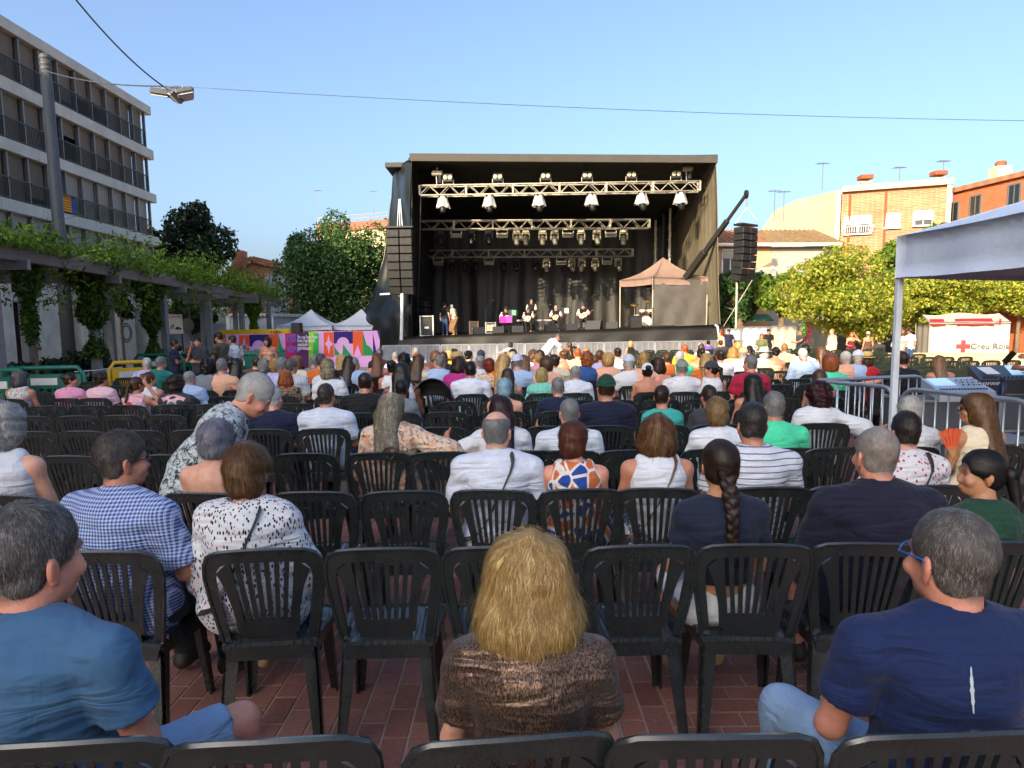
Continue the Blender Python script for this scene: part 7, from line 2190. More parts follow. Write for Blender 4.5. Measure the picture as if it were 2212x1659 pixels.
SP(474, 719, 15.8, 'standing man in olive brown tee holding food', 'short', 'black', 'tee', cloth('olive_brown_tee', '#4c463a'), 75, arms=('gest', 'gest'), skin='tan', g=1.1, pitch=-15, sw=.2)
SP(503, 725, 16.2, 'standing man in white tee with dark shoulder strap', 'short', 'dark brown', 'tee', cl('white'), 70, arms=('down', 'down'), skin='fair', strap=(BAGK, 1), g=.98)
SP(577, 728, 17.5, 'standing woman with brown bob in peach top and shoulder bag', 'bob', 'dark brown', 'tank', cloth('peach_top', '#cf9a82'), 195, fem=1, arms=('down', 'down'), skin='tan', yaw=-35, strap=(BAGB, -1), eyes=1)
Pf = SP(556, 787, 4.15, 'standing man in palm-print shirt bending forward to the right', 'short', 'white', 'shirt', cloth('palm_print_shirt', '#b9bfc4', 'floral', '#4e6258', c3='#1f2c30'), -74, hs_=1.0, lean=34, pitch=-2, legs='crouch', arms=('down', 'down'), skin='pink', g=1.15, belly=1, q=0, eyes=1, bot='trousers', bm=KHAKI, hs=1.04)
# bring his head to the place the photo shows
_J = joints(False, 0, 0, 0, R(34), legs='crouch')
_h = Matrix.Rotation(R(-74), 3, 'Z') @ Vector(_J['hd']) * 1.0
_t = at(548, 833, 4.15)
Pf.location = (_t.x - _h.x, _t.y - _h.y, min(0, 0))
SP(1176, 739, 22, 'man in white shirt bending between rows before the stage', 'short', 'dark grey', 'shirt', cloth('plain_white_shirt', '#c9cdd6'), -70, hs_=.98, lean=42, arms=('down', 'reach'), skin='tan', q=3)
SP(1558, 713, 27, 'standing woman with short red hair and bare arms near stage corner', 'curly', 'red', 'dress', cl('peach'), 100, fem=1, skin='fair', arms=('down', 'down'))
SP(1646, 720, 25, 'standing woman with red-blonde hair, sunglasses and olive top', 'long', 'ginger', 'tee', cl('olive'), 150, fem=1, skin='fair', glasses='#1c1613', shades=1, arms=('down', 'gest'), g=1.1)
SP(1660, 711, 31, 'standing man in black cap and black tee behind the barrier', 'short', 'black', 'tee', cl('black'), 175, skin='tan', hat='cap', hatm=cl('black'), arms=('down', 'down'))
SP(1730, 712, 29, 'standing man in dark cap reaching out in black tee', 'short', 'dark brown', 'tee', cl('charcoal'), 110, skin='tan', hat='cap', hatm=cl('olive'), arms=('reach', 'gest'), g=1.1)
SP(1798, 710, 27, 'standing woman with tied blonde hair in long white dress', 'bun', 'blonde', 'dress', cl('cream'), 110, fem=1, skin='fair', bot='skirt', bm=cl('cream'), g=1.15, arms=('down', 'down'))
SP(1840, 717, 28, 'standing woman in dark red top shading her eyes', 'long', 'ginger', 'strapless', cloth('dark_red_top', '#6a1f2a'), 165, fem=1, skin='tan', arms=('head', 'lap'))
SP(1876, 716, 27.5, 'standing woman in pale cap and brown strapless top', 'pony', 'light brown', 'strapless', cl('brown'), 0, fem=1, skin='tan', hat='cap', hatm=cloth('pale_cap', '#b8bfce'), arms=('down', 'down'))
SP(1944, 714, 26.5, 'standing woman in black and white print blouse', 'long', 'light brown', 'blouse', cloth('black_white_print', '#c9c6c0', 'floral', '#2a2624'), 150, fem=1, skin='fair', arms=('down', 'down'))
SP(1967, 710, 26, 'standing man with dark hair in white tee beside print blouse', 'short', 'dark brown', 'tee', cl('white'), 20, skin='tan', arms=('down', 'down'), bot='shorts', bm=DENIM)
SP(1574, 722, 33.5, 'dark-clothed man in cap behind the stage barrier', 'short', 'black', 'tee', cl('navy'), 170, skin='tan', hat='cap', hatm=cl('navy'), hs_=.9, arms=('down', 'down'))

# ---- musicians and crew on the stage
BLKV = cloth('black_waistcoat', '#101114')
WSH = cloth('white_stage_shirt', '#c9c8c4')
GUITM = M('varnished_spruce', '#b8742a', .3, var=.2, scale=8); GUITN = M('dark_neck_wood', '#33241a', .5)
def guitar(label, root, kind):
    """held across the lap in the player's frame"""
    g = thing(kind, label, kind.replace('_', ' '), root.location, root.rotation_euler.z, 'instruments held by the musicians')
    m = MB()
    if kind == 'guitar': out = [(.0, .17), (.10, .155), (.16, .10), (.20, .095), (.26, .12), (.33, .115), (.38, .07), (.40, 0)]
    else: out = [(.0, .10), (.08, .15), (.16, .155), (.24, .13), (.32, .08), (.38, .03), (.40, 0)]
    pts = [(x, z) for x, z in out] + [(x, -z) for x, z in out[-2::-1]]
    ux, uz = Vector((-.80, .18, .42)).normalized(), None
    n_ = Vector((.1, .95, .2)); n_ = (n_ - ux * n_.dot(ux)).normalized(); uz = ux.cross(n_)
    o_ = Vector((.20, .20, .62))
    m.poly([o_ + ux * x + uz * z for x, z in pts], -n_ * .09); m.build('body', GUITM, g)
    m = MB(); m.bar(o_ + ux * .36 + n_ * .012, o_ + ux * .80 + n_ * .012, .05, .03); m.build('neck', GUITN, g)
    m = MB(); m.bar(o_ + ux * .80, o_ + ux * .95 - n_ * .03, .075, .02); m.build('headstock', GUITN, g)
    m = MB(); m.lathe([(.045, -.002), (.045, .004), (.001, .005)], 16, o_ + ux * .24 + n_ * .004, n_.to_track_quat('Z', 'Y').to_matrix()); m.build('sound_hole', BLKP, g)
    m = MB(); m.bar(o_ + ux * .1 + n_ * .01 - uz * .05, o_ + ux * .1 + n_ * .01 + uz * .05, .02, .015); m.build('bridge', GUITN, g)
    return g
def stool(label, p, rz):
    t_ = thing('stage_stool', label, 'stool', p, rz)
    m = MB(); m.box((0, -.05, .43), (.42, .4, .05), .02); m.build('seat', BLACKP, t_)
    for x in (-.17, .17):
        for y in (-.2, .12):
            m = MB(); m.bar((x, y, 0), (x * .9, y * .9, .41), .014, n=6); m.build('leg', BLACKM, t_)
mus = [(1093, 663, 'seated guitarist in hat behind the pink music stand', 'short', 'dark grey', 0, 'guitar', 'classical guitar of the musician in hat'),
       (1141, 664, 'seated musician with dark hair playing a large lute', 'short', 'dark brown', 0, 'lute', 'large lute of the dark-haired seated musician'),
       (1201, 660, 'seated bald musician playing a small lute', 'buzz', 'grey', 0, 'lute', 'small lute of the bald musician'),
       (1260, 656, 'seated musician in sunglasses and hat playing guitar', 'short', 'dark grey', 0, 'guitar', 'guitar of the musician in sunglasses')]
for i, (px, py, lab, hr, hcn, _, ins, il) in enumerate(mus):
    Y = 38.0
    x = at(px, py, Y).x; dz = deckz(x)
    s = (at(px, py, Y).z - dz) / 1.283; s = max(.92, min(1.12, s))
    P = dict(label=lab, hair=hr, hc=HC[hcn][0], hc2=HC[hcn][1], top='shirt', tm=WSH, Y=Y, q=3, s=s, rz=180, loc=(x, Y, dz), arms=('fret', 'strumr'), bot='trousers', bm=BLACKC, skin='tan', group='musicians on the stage', pitch=-12 if i < 3 else 0, yaw=20 if i != 3 else 35)
    if i == 0: P['hat'], P['hatm'] = 'cap', cl('black')
    if i == 3: P['hat'], P['hatm'], P['glasses'], P['shades'] = 'cap', cl('charcoal'), '#111111', 1
    if i == 2: P['stub'] = None
    rt = build_person(P)
    J = joints(True, arms=('fret', 'strumr'))
    o = obj('waistcoat', fmesh(top_field(dict(J), .02, 'vest', 1.06, 0, 0, 2), 'waistcoat', BLKV)[0], rt)
    gi = guitar(il, rt, ins); gi.scale = (s, s, s)
    if i == 2: gi.scale = (s * .8, s * .8, s * .9); gi.location.z += .06
    stool(['black stool under the musician in hat', 'black stool under the dark-haired musician', 'black stool under the bald musician', 'black stool under the musician in sunglasses'][i], (x, Y, dz), PI)
x = at(1148, 648, 39.2).x
rt = SP(1148, 647, 39.2, 'standing bald musician in black waistcoat behind the lute player', 'buzz', 'grey', 'shirt', WSH, 180, deckz(x), arms=('gest', 'gest'), skin='tan', bot='trousers', bm=BLACKC, glasses='#1c1c1c', stub=None)
J = joints(False, arms=('gest', 'gest'))
obj('waistcoat', fmesh(top_field(dict(J), .02, 'vest', 1.06, 0, 0, 2), 'waistcoat', BLKV)[0], rt)
x = at(960, 654, 37.4).x
SP(960, 654, 37.4, 'stagehand in black tee and jeans seen from behind on stage', 'short', 'black', 'tee', cl('black'), -15, deckz(x), arms=('down', 'down'), bm=DENIM, g=1.2)
SP(981, 657, 37.6, 'stagehand in cream shirt and tan trousers carrying a case', 'short', 'white', 'shirt', cl('cream'), 60, deckz(x), arms=('down', 'down'), bm=cloth('tan_trousers', '#93764c'), lean=14)

# ================================================================== chairs under and between people
ANCH = {0: [110, 560, 1078, 1548, 2025], 1: [215, 550, 820, 1080, 1378, 1638, 1892, 2160], 2: [25, 235, 445, 677, 865, 1075, 1252, 1432, 1663, 1840, 2010, 2190],
        3: [45, 145, 345, 470, 662, 813, 945, 1138, 1232, 1360, 1545, 1700, 1798, 1965, 2150]}
def x_of(px, row): return at(px, rows_y[row], RY[row]).x
CH = []
for row in range(len(RY)):
    occ = [(x, d) for r, x, d in SEATED if r == row]
    xs = []
    if row in ANCH:
        for px in ANCH[row]:
            x = x_of(px, row); d = None
            near_ = [o for o in occ if abs(o[0] - x) < .26]
            if near_: d = min(near_, key=lambda o: abs(o[0] - x))[1]
            xs.append([x, d])
        for x, d in occ:
            if not any(abs(x - c[0]) < .30 for c in xs): xs.append([x, d])
    else:
        for x, d in sorted(occ):
            if xs and abs(x - xs[-1][0]) < .36: continue
            xs.append([x, d])
        lo = -6.9 if row > 4 else -4.2
        hi = 3.0 + (0.45 if row > 5 else 0) if row < 8 else 6.6 if row < 11 else 12.5
        if row > 9: lo = -7.4
        if row < 25:
            x = lo
            while x < hi:
                dense = row <= 12 or (x > 4.2 and row % 2 == 0)
                if dense and not any(abs(x - c[0]) < .43 for c in xs): xs.append([x + fr_.uniform(-.01, .01), None])
                x += .24
    for x, d in xs:
        y = RY[row] + .235
        if row < 12 and not inframe((x, y, .6), 160): continue
        CH.append([row, x, y, d])
NUMW = 'zero one two three four five six seven eight nine ten eleven twelve thirteen fourteen fifteen sixteen seventeen eighteen nineteen'.split()
occd = {}
for c in sorted(CH, key=lambda c: (c[0], c[1])): occd.setdefault(c[0], []).append(c)
for row in sorted(occd):
    L = occd[row]
    for i, (r_w, x, y, d) in enumerate(L):
        if d: lab = 'dark plastic chair under the %s' % d
        elif row < 13:
            best = None
            for j, c in enumerate(L):
                if c[3] and (best is None or abs(j - i) < abs(best[0] - i)): best = (j, c[3])
            if best:
                k = best[0] - i
                lab = 'empty dark chair %s %s of the %s' % ({1: 'just'}.get(abs(k), NUMW[min(abs(k), 19)] + ' places'), 'left' if k > 0 else 'right', best[1])
            else: lab = 'empty dark chair in the shaded rows'
        else: lab = 'empty green plastic chair in the sunlit rows at right'
        lab = ' '.join(lab.split()[:14])
        if lab in used and (row < 13 or d): lab += ', farther back'
        used.add(lab)
        rz = fr_.uniform(-.12, .12)
        hi = row <= 6
        px_ = None
        add_chair(x, y, rz, lab, hi, CHG if row >= 9 else None, 'empty sunlit chairs at right' if (row >= 13 and not d) else 'dark plastic chairs set out in rows')
if FARCH.v:
    fc = FARCH.build('distant_chairs', CHG)
    fc['kind'] = 'stuff'; fc['label'] = 'distant rows of green plastic chairs before the stage'
print('chairs', CHAIR_N[0], 't', round(time.time() - T0, 1))
# ================================================================== SOUND DESK, FENCE AND CANOPY AT RIGHT
CANB = M('pale_blue_canvas', '#c0ccdc', .7, var=.04, scale=2, bump=.4, bdist=.02)  # white canvas; the blue cast of the sky is put into its colour
YT = 6.1
x1 = at(1930, 750, YT).x
zE, zV = at(1940, 510, YT).z, at(1940, 600, YT).z
cs = [Vector((x1, YT - 3, 0)), Vector((x1 + 3, YT - 3, 0)), Vector((x1 + 3, YT, 0)), Vector((x1, YT, 0))]
CANB = CANB
gazebo('canopy_tent', 'pale blue pop-up canopy over the sound desk at the right edge', cs, zE, zE - zV, zE + .52, CANB, M('white_leg_paint', '#c6d2de', .4), res=14, sag=.12)
FENCE = M('galvanised_fence', '#a9aeb4', .35, .75, var=.12)
def fence(label, a, b, z=1.08):
    t = thing('crowd_fence', label, 'fence', a)
    e = b - a; L = e.length; d = e.normalized()
    up = Vector((0, 0, 1))
    c = .16
    path = [Vector((0, 0, 0)), up * (z - c)] + [up * (z - c) + d * (c - c * math.cos(k * PI / 8)) + up * c * math.sin(k * PI / 8) for k in range(1, 5)]
    path += [d * (L - c) + up * z] + [d * (L - c) + d * c * math.sin(k * PI / 8) + up * (z - c + c * math.cos(k * PI / 8)) for k in range(1, 5)] + [d * L]
    m = MB(); m.tube(path, .021, 10); m.build('frame', FENCE, t, True)
    m = MB(); m.bar(up * .22, d * L + up * .22, .014, n=8); m.build('bottom_rail', FENCE, t, True)
    n = int(L / .125)
    bar = MB(); bar.bar(up * .22, up * (z - .01), .0085, n=8); bme = bar.mesh('bar'); bme.materials.append(FENCE); shade(bme)
    for i in range(1, n): obj('bar', bme, t, d * L * i / n)
    for f in (.12, .88):
        m = MB(); nn_ = Vector((-d.y, d.x, 0)); p = d * L * f
        m.tube([p - nn_ * .28, p - nn_ * .22 + up * .05, p + up * .2, p + nn_ * .22 + up * .05, p + nn_ * .28], .014, 6); m.build('foot', FENCE, t, True)
    return t
def g0(px, py, z=1.08):
    p = onz(px, py, z); p.z = 0
    return p
Fa, Fb, Fc2, Fd, Fe = g0(1748, 822), g0(2000, 812), g0(1936, 837), g0(1948, 839), g0(2240, 869)
fence('steel crowd fence behind the sound desk, farthest', Fa, Fb)
fence('steel crowd fence running from far corner to canopy leg', Fa + Vector((.05, -.1, 0)), Fc2)
fence('nearest steel crowd fence beside the long-haired woman', Fd, Fe)
def quadbox(name, P4, drop, mat, par):
    """four top corners, vertical sides down by drop"""
    m = MB(); n = 4
    vs_ = [Vector(p) for p in P4] + [Vector((p.x, p.y, p.z - drop)) for p in P4]
    m.add(vs_, [(0, 1, 2, 3), (7, 6, 5, 4)] + [(i, i + 4, (i + 1) % 4 + 4, (i + 1) % 4) for i in range(4)])
    return m.build(name, mat, par)
DESKG = M('light_grey_console', '#aab4bf', .4, var=.05); DESKD = M('dark_console', '#23272f', .4, var=.1)
t_ = NT('console_screen')
t_.fin((.35, .52, .68), .15, None, 0, .5, Emission_Color=(.35, .55, .75), Emission_Strength=.25)
SCR = t_.m
def console(label, q4, mat, drop, scr, rows, fad):
    bl, br, fr_2, fl_2 = q4
    t = thing('mixing_console', label, 'mixing desk', (0, 0, 0))
    quadbox('body', [fl_2, fr_2, br, bl], drop, mat, t)
    def P(u, v, o=.012):
        p = fl_2.lerp(fr_2, u).lerp(bl.lerp(br, u), v); p.z += o; return p
    def panel(nm, u0, u1, v0, v1, mt, o=.004):
        m = MB(); m.poly([P(u0, v0, 0), P(u1, v0, 0), P(u1, v1, 0), P(u0, v1, 0)], (0, 0, o)); return m.build(nm, mt, t)
    for a in scr: panel('screen', *a, SCR, .012)
    for i in range(fad):
        u = .06 + .88 * i / fad
        m = MB(); m.box(P(u, .12), (.012, .03, .014), .003); m.build('fader', BLACKP, t)
    for j in range(rows):
        for i in range(8):
            m = MB(); m.lathe([(.008, 0), (.008, .012), (.006, .015)], 8, P(.56 + .4 * i / 8, .35 + .5 * j / rows)); m.build('knob', [BLACKP, STEEL][(i + j) % 2], t)
    return t
console('light grey mixing console with blue screen behind the fence', [at(1990, 818, 7.9), at(2098, 814, 7.9), at(2152, 846, 7.25), at(2030, 847, 7.25)], DESKG, .10, [(.06, .46, .42, .92)], 3, 16)
console('dark mixing console with tilted screen at the right edge', [at(2092, 790, 8.6), at(2270, 787, 8.6), at(2300, 820, 8.1), at(2118, 821, 8.1)], DESKD, .16, [(.42, .66, .3, .92)], 4, 18)
m = MB(); c0_ = at(2135, 806, 8.3); m.box(c0_ + Vector((0, 0, .03)), (.16, .2, .004), 0, Matrix.Rotation(.35, 3, 'X')); tag(m.build('paper_sheet', WHITEP), 'white paper sheet lying on the dark mixing console', 'paper')
text('lettering', 'YAMAHA', .05, WHP, [o for o in bpy.data.objects if o.name.startswith('mixing_console')][-1], at(2122, 832, 8.07), ext=.002)
for lab, pa, pb, y0, y1, zt in [('grey flight case carrying the light console', 1985, 2160, 7.3, 8.0, at(2090, 850, 7.25).z - .08), ('black flight case carrying the dark console', 2120, 2330, 8.15, 8.8, at(2170, 824, 8.1).z - .15)]:
    t = thing('flight_case', lab, 'case')
    xa, xb = at(pa, 850, y0).x, at(pb, 850, y0).x
    m = MB(); m.box(((xa + xb) / 2, (y0 + y1) / 2, zt / 2 + .05), (xb - xa, y1 - y0, zt - .1), .01); m.build('body', M('case_laminate', '#4b5058', .5), t)
    m = MB()
    for z in (.12, zt * .5, zt):
        m.bar((xa, y0 - .012, z), (xb, y0 - .012, z), .035, .02); m.bar((xa - .012, y0, z), (xa - .012, y1, z), .02, .035)
    for x in (xa, xb): m.bar((x, y0 - .008, .1), (x, y0 - .008, zt), .035)
    m.build('edge_trim', STEEL, t)
    for x in (xa + .15, xb - .15):
        m = MB(); m.lathe([(.02, -.02), (.05, -.02), (.05, .02), (.02, .02)], 10, (x, y0 + .1, .05), Matrix.Rotation(PI / 2, 3, 'Y')); m.build('castor', BLACKP, t)
bt = thing('water_bottle', 'navy water bottle standing beside the light console', 'bottle', at(2163, 868, 7.3))
m = MB(); m.lathe([(.034, 0), (.036, .01), (.036, .17), (.026, .2), (.022, .21)], 14); m.build('body', M('navy_bottle', '#1b2f58', .3), bt, True)
m = MB(); m.lathe([(.024, .21), (.024, .245), (.018, .25)], 12); m.build('cap', BLACKP, bt)
tb = thing('side_table', 'low grey folding table with papers inside the fence', 'table', at(2080, 960, 6.6))
tb.location.z = 0
m = MB(); m.box((0, 0, .6), (1.1, .6, .03), .008); m.build('table_top', M('grey_table_top', '#7d838a', .5), tb)
for x in (-.5, .5):
    for y in (-.25, .25):
        m = MB(); m.bar((x, y, 0), (x, y, .59), .02, n=8); m.build('leg', STEEL, tb)
m = MB(); m.box((0, 0, .625), (.42, .3, .008), 0, Matrix.Rotation(.3, 3, 'Z')); 
pp = m.build('paper_stack', WHITEP); pp.location = tb.location; tag(pp, 'stack of papers on the low folding table', 'paper')
# technician whose hand enters from the right
SP(2290, 655, 8.0, 'sound technician at right edge holding a phone over the console', 'short', 'dark brown', 'tee', cl('black'), 95, hs_=1.0, arms=((np.array([-.22, .14, 1.20]), np.array([-.15, .40, 1.28])), 'gest'), skin='tan', q=2)
ph = at(2180, 772, 7.82)
m = MB(); m.box((0, 0, 0), (.075, .012, .15), .006, Matrix.Rotation(.5, 3, 'Y') @ Matrix.Rotation(.4, 3, 'X'))
pm_ = m.build('mobile_phone', BLACKP); pm_.location = ph; tag(pm_, 'dark phone held over the dark mixing console', 'phone')
# orange hand fan
fp = at(2060, 962, 4.55)
fan = thing('hand_fan', 'orange folding fan held by the long-haired woman', 'fan', fp)
FANM = M('orange_paper', '#c8542a', .7); FANW = M('fan_wood', '#b9895a', .6)
for i in range(9):
    a = -.5 + i * .09
    m = MB(); p0_, p1_ = Vector((0, 0, -.09)), Vector((math.sin(a) * .2, .01 * (i % 2), -.09 + math.cos(a) * .2))
    m.poly([p0_.lerp(p1_, .35) - Vector((.006, 0, 0)), p0_.lerp(p1_, .35) + Vector((.006, 0, 0)), p1_ + Vector((.014, .008, 0)), p1_ - Vector((.008, -.004, 0))], (0, .002, 0)); m.build('leaf', FANM, fan)
    m = MB(); m.bar(p0_, p0_.lerp(p1_, .4), .006, .003); m.build('rib', FANW, fan)

# ================================================================== THINGS ON THE STAGE
def on_deck(px, Y):
    x = at(px, 700, Y).x
    return Vector((x, Y, deckz(x)))
def wedge(label, px, Y, rz=0, s=1.0):
    t = thing('monitor_wedge', label, 'loudspeaker', on_deck(px, Y), rz, 'floor monitors along the stage front')
    m = MB(); m.poly([(-.3 * s, -.22 * s, 0), (-.3 * s, .25 * s, 0), (-.3 * s, .18 * s, .36 * s), (-.3 * s, -.05 * s, .36 * s)], (.6 * s, 0, 0)); m.build('cabinet', BLACKP, t)
    m = MB(); m.poly([(-.25 * s, .255 * s, .05), (-.25 * s, .195 * s, .33 * s), (.25 * s, .195 * s, .33 * s), (.25 * s, .255 * s, .05)], (0, .01, 0)); m.build('grille', M('speaker_grille', '#0e0f11', .65), t)
    return t
wedge('black floor monitor left of the pink music stand', 1076, 37.0); wedge('black floor monitor before the standing musician', 1118, 36.8); wedge('black floor monitor before the bald musician', 1190, 36.8, .3)
wedge('large grey floor monitor right of the guitar player', 1283, 37.0, -.4, 1.3); wedge('floor monitor at centre stage edge', 1235, 36.9)
wedge('floor monitor beside the stagehands', 1035, 37.2, .2); wedge('floor monitor left of the gazebo', 1322, 37.2, -.2)
def flightcase(label, px, Y, w, h, trim, face=None):
    t = thing('flight_case', label, 'case', on_deck(px, Y))
    m = MB(); m.box((0, 0, h / 2), (w, .6, h), .02); m.build('body', BLACKP, t)
    m = MB()
    for x in (-w / 2, w / 2): m.bar((x, -.31, 0), (x, -.31, h), .06, .03)
    for z in (.03, h - .03): m.bar((-w / 2, -.31, z), (w / 2, -.31, z), .06, .03)
    m.build('edge_trim', trim, t)
    m = MB(); m.box((0, -.31, h * .42), (.22, .02, .1)); m.build('latch_plate', trim, t)
    if face:
        m = MB(); m.grid(lambda u, v: (-w * .38 + w * .76 * u, -.33 - .03 * math.sin(u * 9), h * .8 - h * .55 * v), 8, 6, .01); m.build('cloth', face, t, True)
    return t
flightcase('tall black flight case with white edges at stage left', 923, 36.7, .65, 1.05, WHITEP)
flightcase('black amplifier case with steel edges and yellow cloth', 1060, 37.4, .5, .6, STEEL, cl('beige'))
flightcase('brown guitar amplifier beside the stagehands', 1024, 38.2, .45, .7, M('brown_amp', '#5a4636', .7))
flightcase('black speaker cabinet inside the gazebo corner', 1372, 38.0, .55, .65, BLACKM)
ms = thing('music_stand', 'bright pink music stand before the guitarist in hat', 'music stand', on_deck(1093, 37.3))
PINKM = M('bright_pink_board', '#d0188c', .6)
zz = at(1093, 690, 37.3).z - ms.location.z
for s in (-1, 1):
    m = MB(); m.box((s * .165, 0, zz), (.32, .02, .36), .005, Matrix.Rotation(-.15, 3, 'X') @ Matrix.Rotation(-.1 * s, 3, 'Z')); m.build('board', PINKM, ms)
m = MB(); m.bar((0, .02, 0), (0, .02, zz), .02, n=6); m.bar((0, .02, .2), (.25, -.1, 0), .015); m.bar((0, .02, .2), (-.25, -.1, 0), .015); m.bar((0, .02, .2), (0, .3, 0), .015); m.build('tripod', BLACKM, ms)
for k, px in enumerate((1222, 1108)):
    t = thing('music_stand', ['black music stand with white sheet beside the bald musician', 'small music stand with green sheet beside pink stand'][k], 'music stand', on_deck(px, 37.5))
    m = MB(); m.box((0, 0, 1.05), (.45, .02, .32), .005, Matrix.Rotation(-.2, 3, 'X')); m.build('board', BLACKM, t)
    m = MB(); m.box((.05, -.025, 1.05), (.2, .01, .26), 0, Matrix.Rotation(-.2, 3, 'X')); m.build('sheet', WHITEP if k == 0 else flat('#5fae7d'), t)
    m = MB(); m.bar((0, .02, 0), (0, .02, 1.0), .018, n=6); m.bar((0, .02, .2), (.25, -.1, 0), .015); m.bar((0, .02, .2), (-.25, -.1, 0), .015); m.build('tripod', BLACKM, t)
kb = thing('keyboard_table', 'long low white keyboard table behind the seated musicians', 'table', on_deck(1163, 39.6))
m = MB(); m.box((0, 0, .62), (2.4, .4, .1), .02); m.build('table_top', M('grey_keyboard', '#8e8e8c', .5), kb)
for x in (-1, 1):
    m = MB(); m.bar((x - .2, 0, 0), (x + .2, 0, .6), .03); m.bar((x + .2, 0, 0), (x - .2, 0, .6), .03); m.build('leg', BLACKM, kb)
for k, (px, Y, h) in enumerate([(1158, 37.6, 1.3), (1172, 37.9, 1.4), (1216, 37.6, 1.2), (1243, 37.7, 1.3), (1128, 37.6, 1.2), (1268, 39.5, 1.9), (1050, 39.0, 1.8)]):
    t = thing('microphone_stand', 'thin black microphone stand on stage, %s from left' % ORD[[2, 3, 4, 5, 1, 6, 0][k]], 'microphone stand', on_deck(px, Y))
    m = MB(); m.bar((0, 0, 0), (0, 0, h * .75), .014, n=6); m.bar((0, 0, h * .75), (.35, -.1, h), .012, n=6)
    for a in (0, 2.1, 4.2): m.bar((0, 0, .12), (.28 * math.cos(a), .28 * math.sin(a), 0), .012, n=5)
    m.build('stand', BLACKM, t)
    m = MB(); m.bar((.35, -.1, h), (.45, -.13, h + .02), .025, n=8); m.build('microphone', BLACKP, t)
dk = thing('drum_kit', 'drum kit with cymbals and chrome stands inside the gazebo', 'drum kit', on_deck(1394, 39.2))
def drum(nm, c, r, h, ax, mat):
    m = MB(); m.lathe([(r, -h / 2), (r, h / 2)], 20, c, ax); d_ = m.build(nm, mat, dk, True)
    m = MB(); m.lathe([(r * 1.03, h / 2 - .02), (r * 1.03, h / 2 + .01), (r * .98, h / 2 + .012)], 20, c, ax); m.build('drum_head', M('drum_skin', '#b9b4a6', .5), d_)
IDM = Matrix.Identity(3)
DRB = M('drum_shell', '#4a3a33', .3)
drum('bass_drum', Vector((0, 0, .32)), .3, .45, Matrix.Rotation(PI / 2, 3, 'X'), DRB)
drum('tom_drum', Vector((-.2, -.1, .82)), .16, .22, Matrix.Rotation(.4, 3, 'X'), DRB); drum('tom_drum', Vector((.2, -.1, .82)), .17, .24, Matrix.Rotation(.4, 3, 'X'), DRB)
drum('floor_tom', Vector((.5, .2, .45)), .22, .4, IDM, DRB); drum('snare_drum', Vector((-.4, .3, .62)), .18, .14, IDM, STEEL)
for x, y, z, r in [(-.6, 0, 1.25, .24), (.55, -.1, 1.3, .26), (.1, -.2, 1.45, .22)]:
    m = MB(); m.lathe([(.01, .03), (.05, .02), (r, -.01), (r, -.014), (.01, .0)], 20, (x, y, z), Matrix.Rotation(.3, 3, 'X')); m.build('cymbal', M('bronze_cymbal', '#a8843c', .3, .8), dk, True)
    m = MB(); m.bar((x, y, 0), (x, y, z), .014, n=6); m.bar((x, y, .3), (x + .2, y, 0), .01); m.bar((x, y, .3), (x - .2, y, 0), .01); m.build('cymbal_stand', STEEL, dk)
sf = line_array('dark side-fill speaker stack leaning at stage left', on_deck(915, 38.5) + Vector((0, 0, 1.9)), 4, .6, .36, R(-20), 1)
m = MB(); m.box((0, 0, -1.65), (.62, .6, .5), .03); m.build('sub_base', BLACKP, sf)
gcase = thing('guitar_case', 'brown guitar case carried by the stagehand in cream shirt', 'case', at(978, 700, 37.5))
m = MB(); m.box((0, 0, 0), (.35, .12, .9), .05, Matrix.Rotation(.35, 3, 'Y')); m.build('shell', M('case_brown', '#7c5a3a', .6), gcase)
m = MB(); m.bar((-.05, -.07, .1), (.05, -.07, .1), .02); m.build('handle', BLACKM, gcase)

# ================================================================== SMALL NEAR DETAILS placed on the surfaces they lie on
bpy.context.view_layer.update()
DG = bpy.context.evaluated_depsgraph_get()
def surf(px, py):
    v = ray(px, py).normalized()
    ok, loc, nrm_, idx, ob, mw = S.ray_cast(DG, Vector((0, 0, CAM_H)), v)
    return (loc, nrm_, ob) if ok else (None, None, None)
def child_keep(o, par):
    o.parent = par
    o.matrix_parent_inverse = par.matrix_world.inverted()
pts = []
for i in range(13):
    y = 1440 + i * 8.3
    a = surf(2096 + 6 * i / 12, y)
    if a[0] is not None and a[2].name.startswith('tee_shirt'): pts.append((a[0] + a[1] * .003, a[1], a[2]))
if len(pts) > 5:
    m = MB(); vs_, fs_ = [], []
    for i, (p, n_, o_) in enumerate(pts):
        w = .0042 * math.sin(PI * (i + .3) / (len(pts))) * (1 + .4 * math.sin(i * 2.3)) + .0006
        vs_ += [p - Vector((w, 0, 0)), p + n_ * .002, p + Vector((w * .8, 0, 0))]
    fs_ = [(3 * i + k, 3 * i + k + 1, 3 * i + k + 4, 3 * i + k + 3) for i in range(len(pts) - 1) for k in (0, 1)]
    m.add(vs_, fs_)
    tr_ = m.build('torn_seam', M('pale_lining', '#b9c6cc', .8), None, True); child_keep(tr_, pts[0][2].parent)
a = surf(1082, 1222)
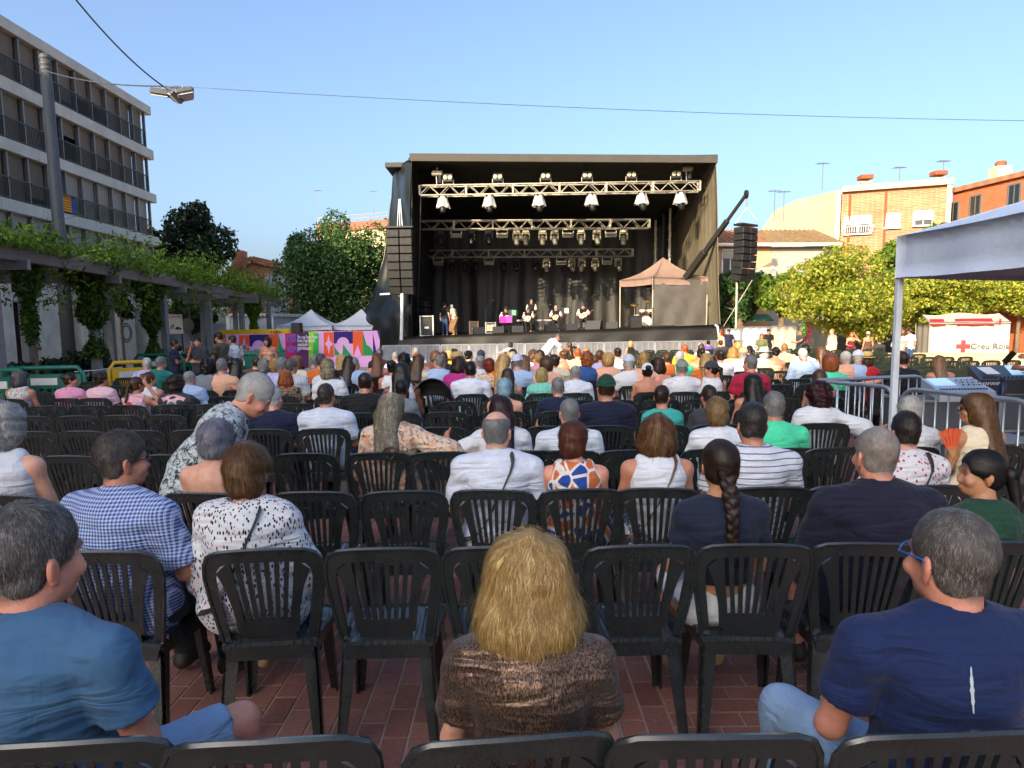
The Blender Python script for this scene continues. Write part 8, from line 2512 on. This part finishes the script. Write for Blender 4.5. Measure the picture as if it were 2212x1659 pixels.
if a[0] is not None:
    m = MB(); 
    for k in range(2): m.tube([a[0] + a[1] * .003 + Vector((-.009, 0, -.018 + k * .007)), a[0] + a[1] * .007 + Vector((0, 0, -.002 + k * .007)), a[0] + a[1] * .003 + Vector((.009, 0, .014 + k * .007))], [.002, .005, .002], 6)
    hcl = m.build('hair_clip', M('cream_hair_clip', '#b8a468', .5), None, True)
    par = a[2].parent if a[2].parent.parent is None else a[2].parent.parent
    child_keep(hcl, par)
# necklace of the silver-haired woman
for px, py, lab in [(466, 1000, None)]:
    pass
# black handbag / pushchair hood among empty chairs
bag = thing('folded_pushchair', 'black folded pushchair hood among the empty chairs', 'pushchair', at(934, 870, RY[6] + .1)); bag.location.z = 0
zb2 = at(934, 815, RY[6] + .1).z
m = MB(); m.grid(lambda u, v: (.24 * math.cos(u * PI) * (1 + .03 * math.sin(u * 40)), -.02 + .22 * math.sin(v * PI * .9), zb2 - .32 + .3 * math.sin(u * PI) * math.cos(v * 1.2)), 20, 10, .01); m.build('hood', M('black_nylon', '#15161a', .7, bump=.5), bag, True)
m = MB()
for s in (-1, 1): m.bar((s * .22, 0, zb2 - .3), (s * .2, .35, .08), .015, n=6); m.bar((s * .22, .25, zb2 - .4), (s * .2, -.2, .08), .015, n=6)
m.build('frame', BLACKM, bag)
for s in (-1, 1):
    m = MB(); m.lathe([(.03, -.02), (.08, -.02), (.08, .02), (.03, .02)], 12, (s * .2, .35, .08), Matrix.Rotation(PI / 2, 3, 'Y')); m.build('wheel', BLACKP, bag)
# ================================================================== closing tidy-up: lettering becomes plain meshes, labels stay short
DG = bpy.context.evaluated_depsgraph_get()
for o in [o for o in bpy.data.objects if o.type == 'FONT']:
    me = bpy.data.meshes.new_from_object(o.evaluated_get(DG))
    n = o.name.split('.')[0]
    k = bpy.data.objects.new(n, me)
    C.objects.link(k)
    k.parent = o.parent
    k.matrix_parent_inverse = o.matrix_parent_inverse
    k.location, k.rotation_euler, k.scale = o.location, o.rotation_euler, o.scale
    bpy.data.objects.remove(o)
for o in bpy.data.objects:
    if 'label' in o.keys():
        w = o['label'].split()
        if len(w) > 16: o['label'] = ' '.join(w[:16])
print('built in', round(time.time() - T0, 1), 's', len(bpy.data.objects), 'objects')
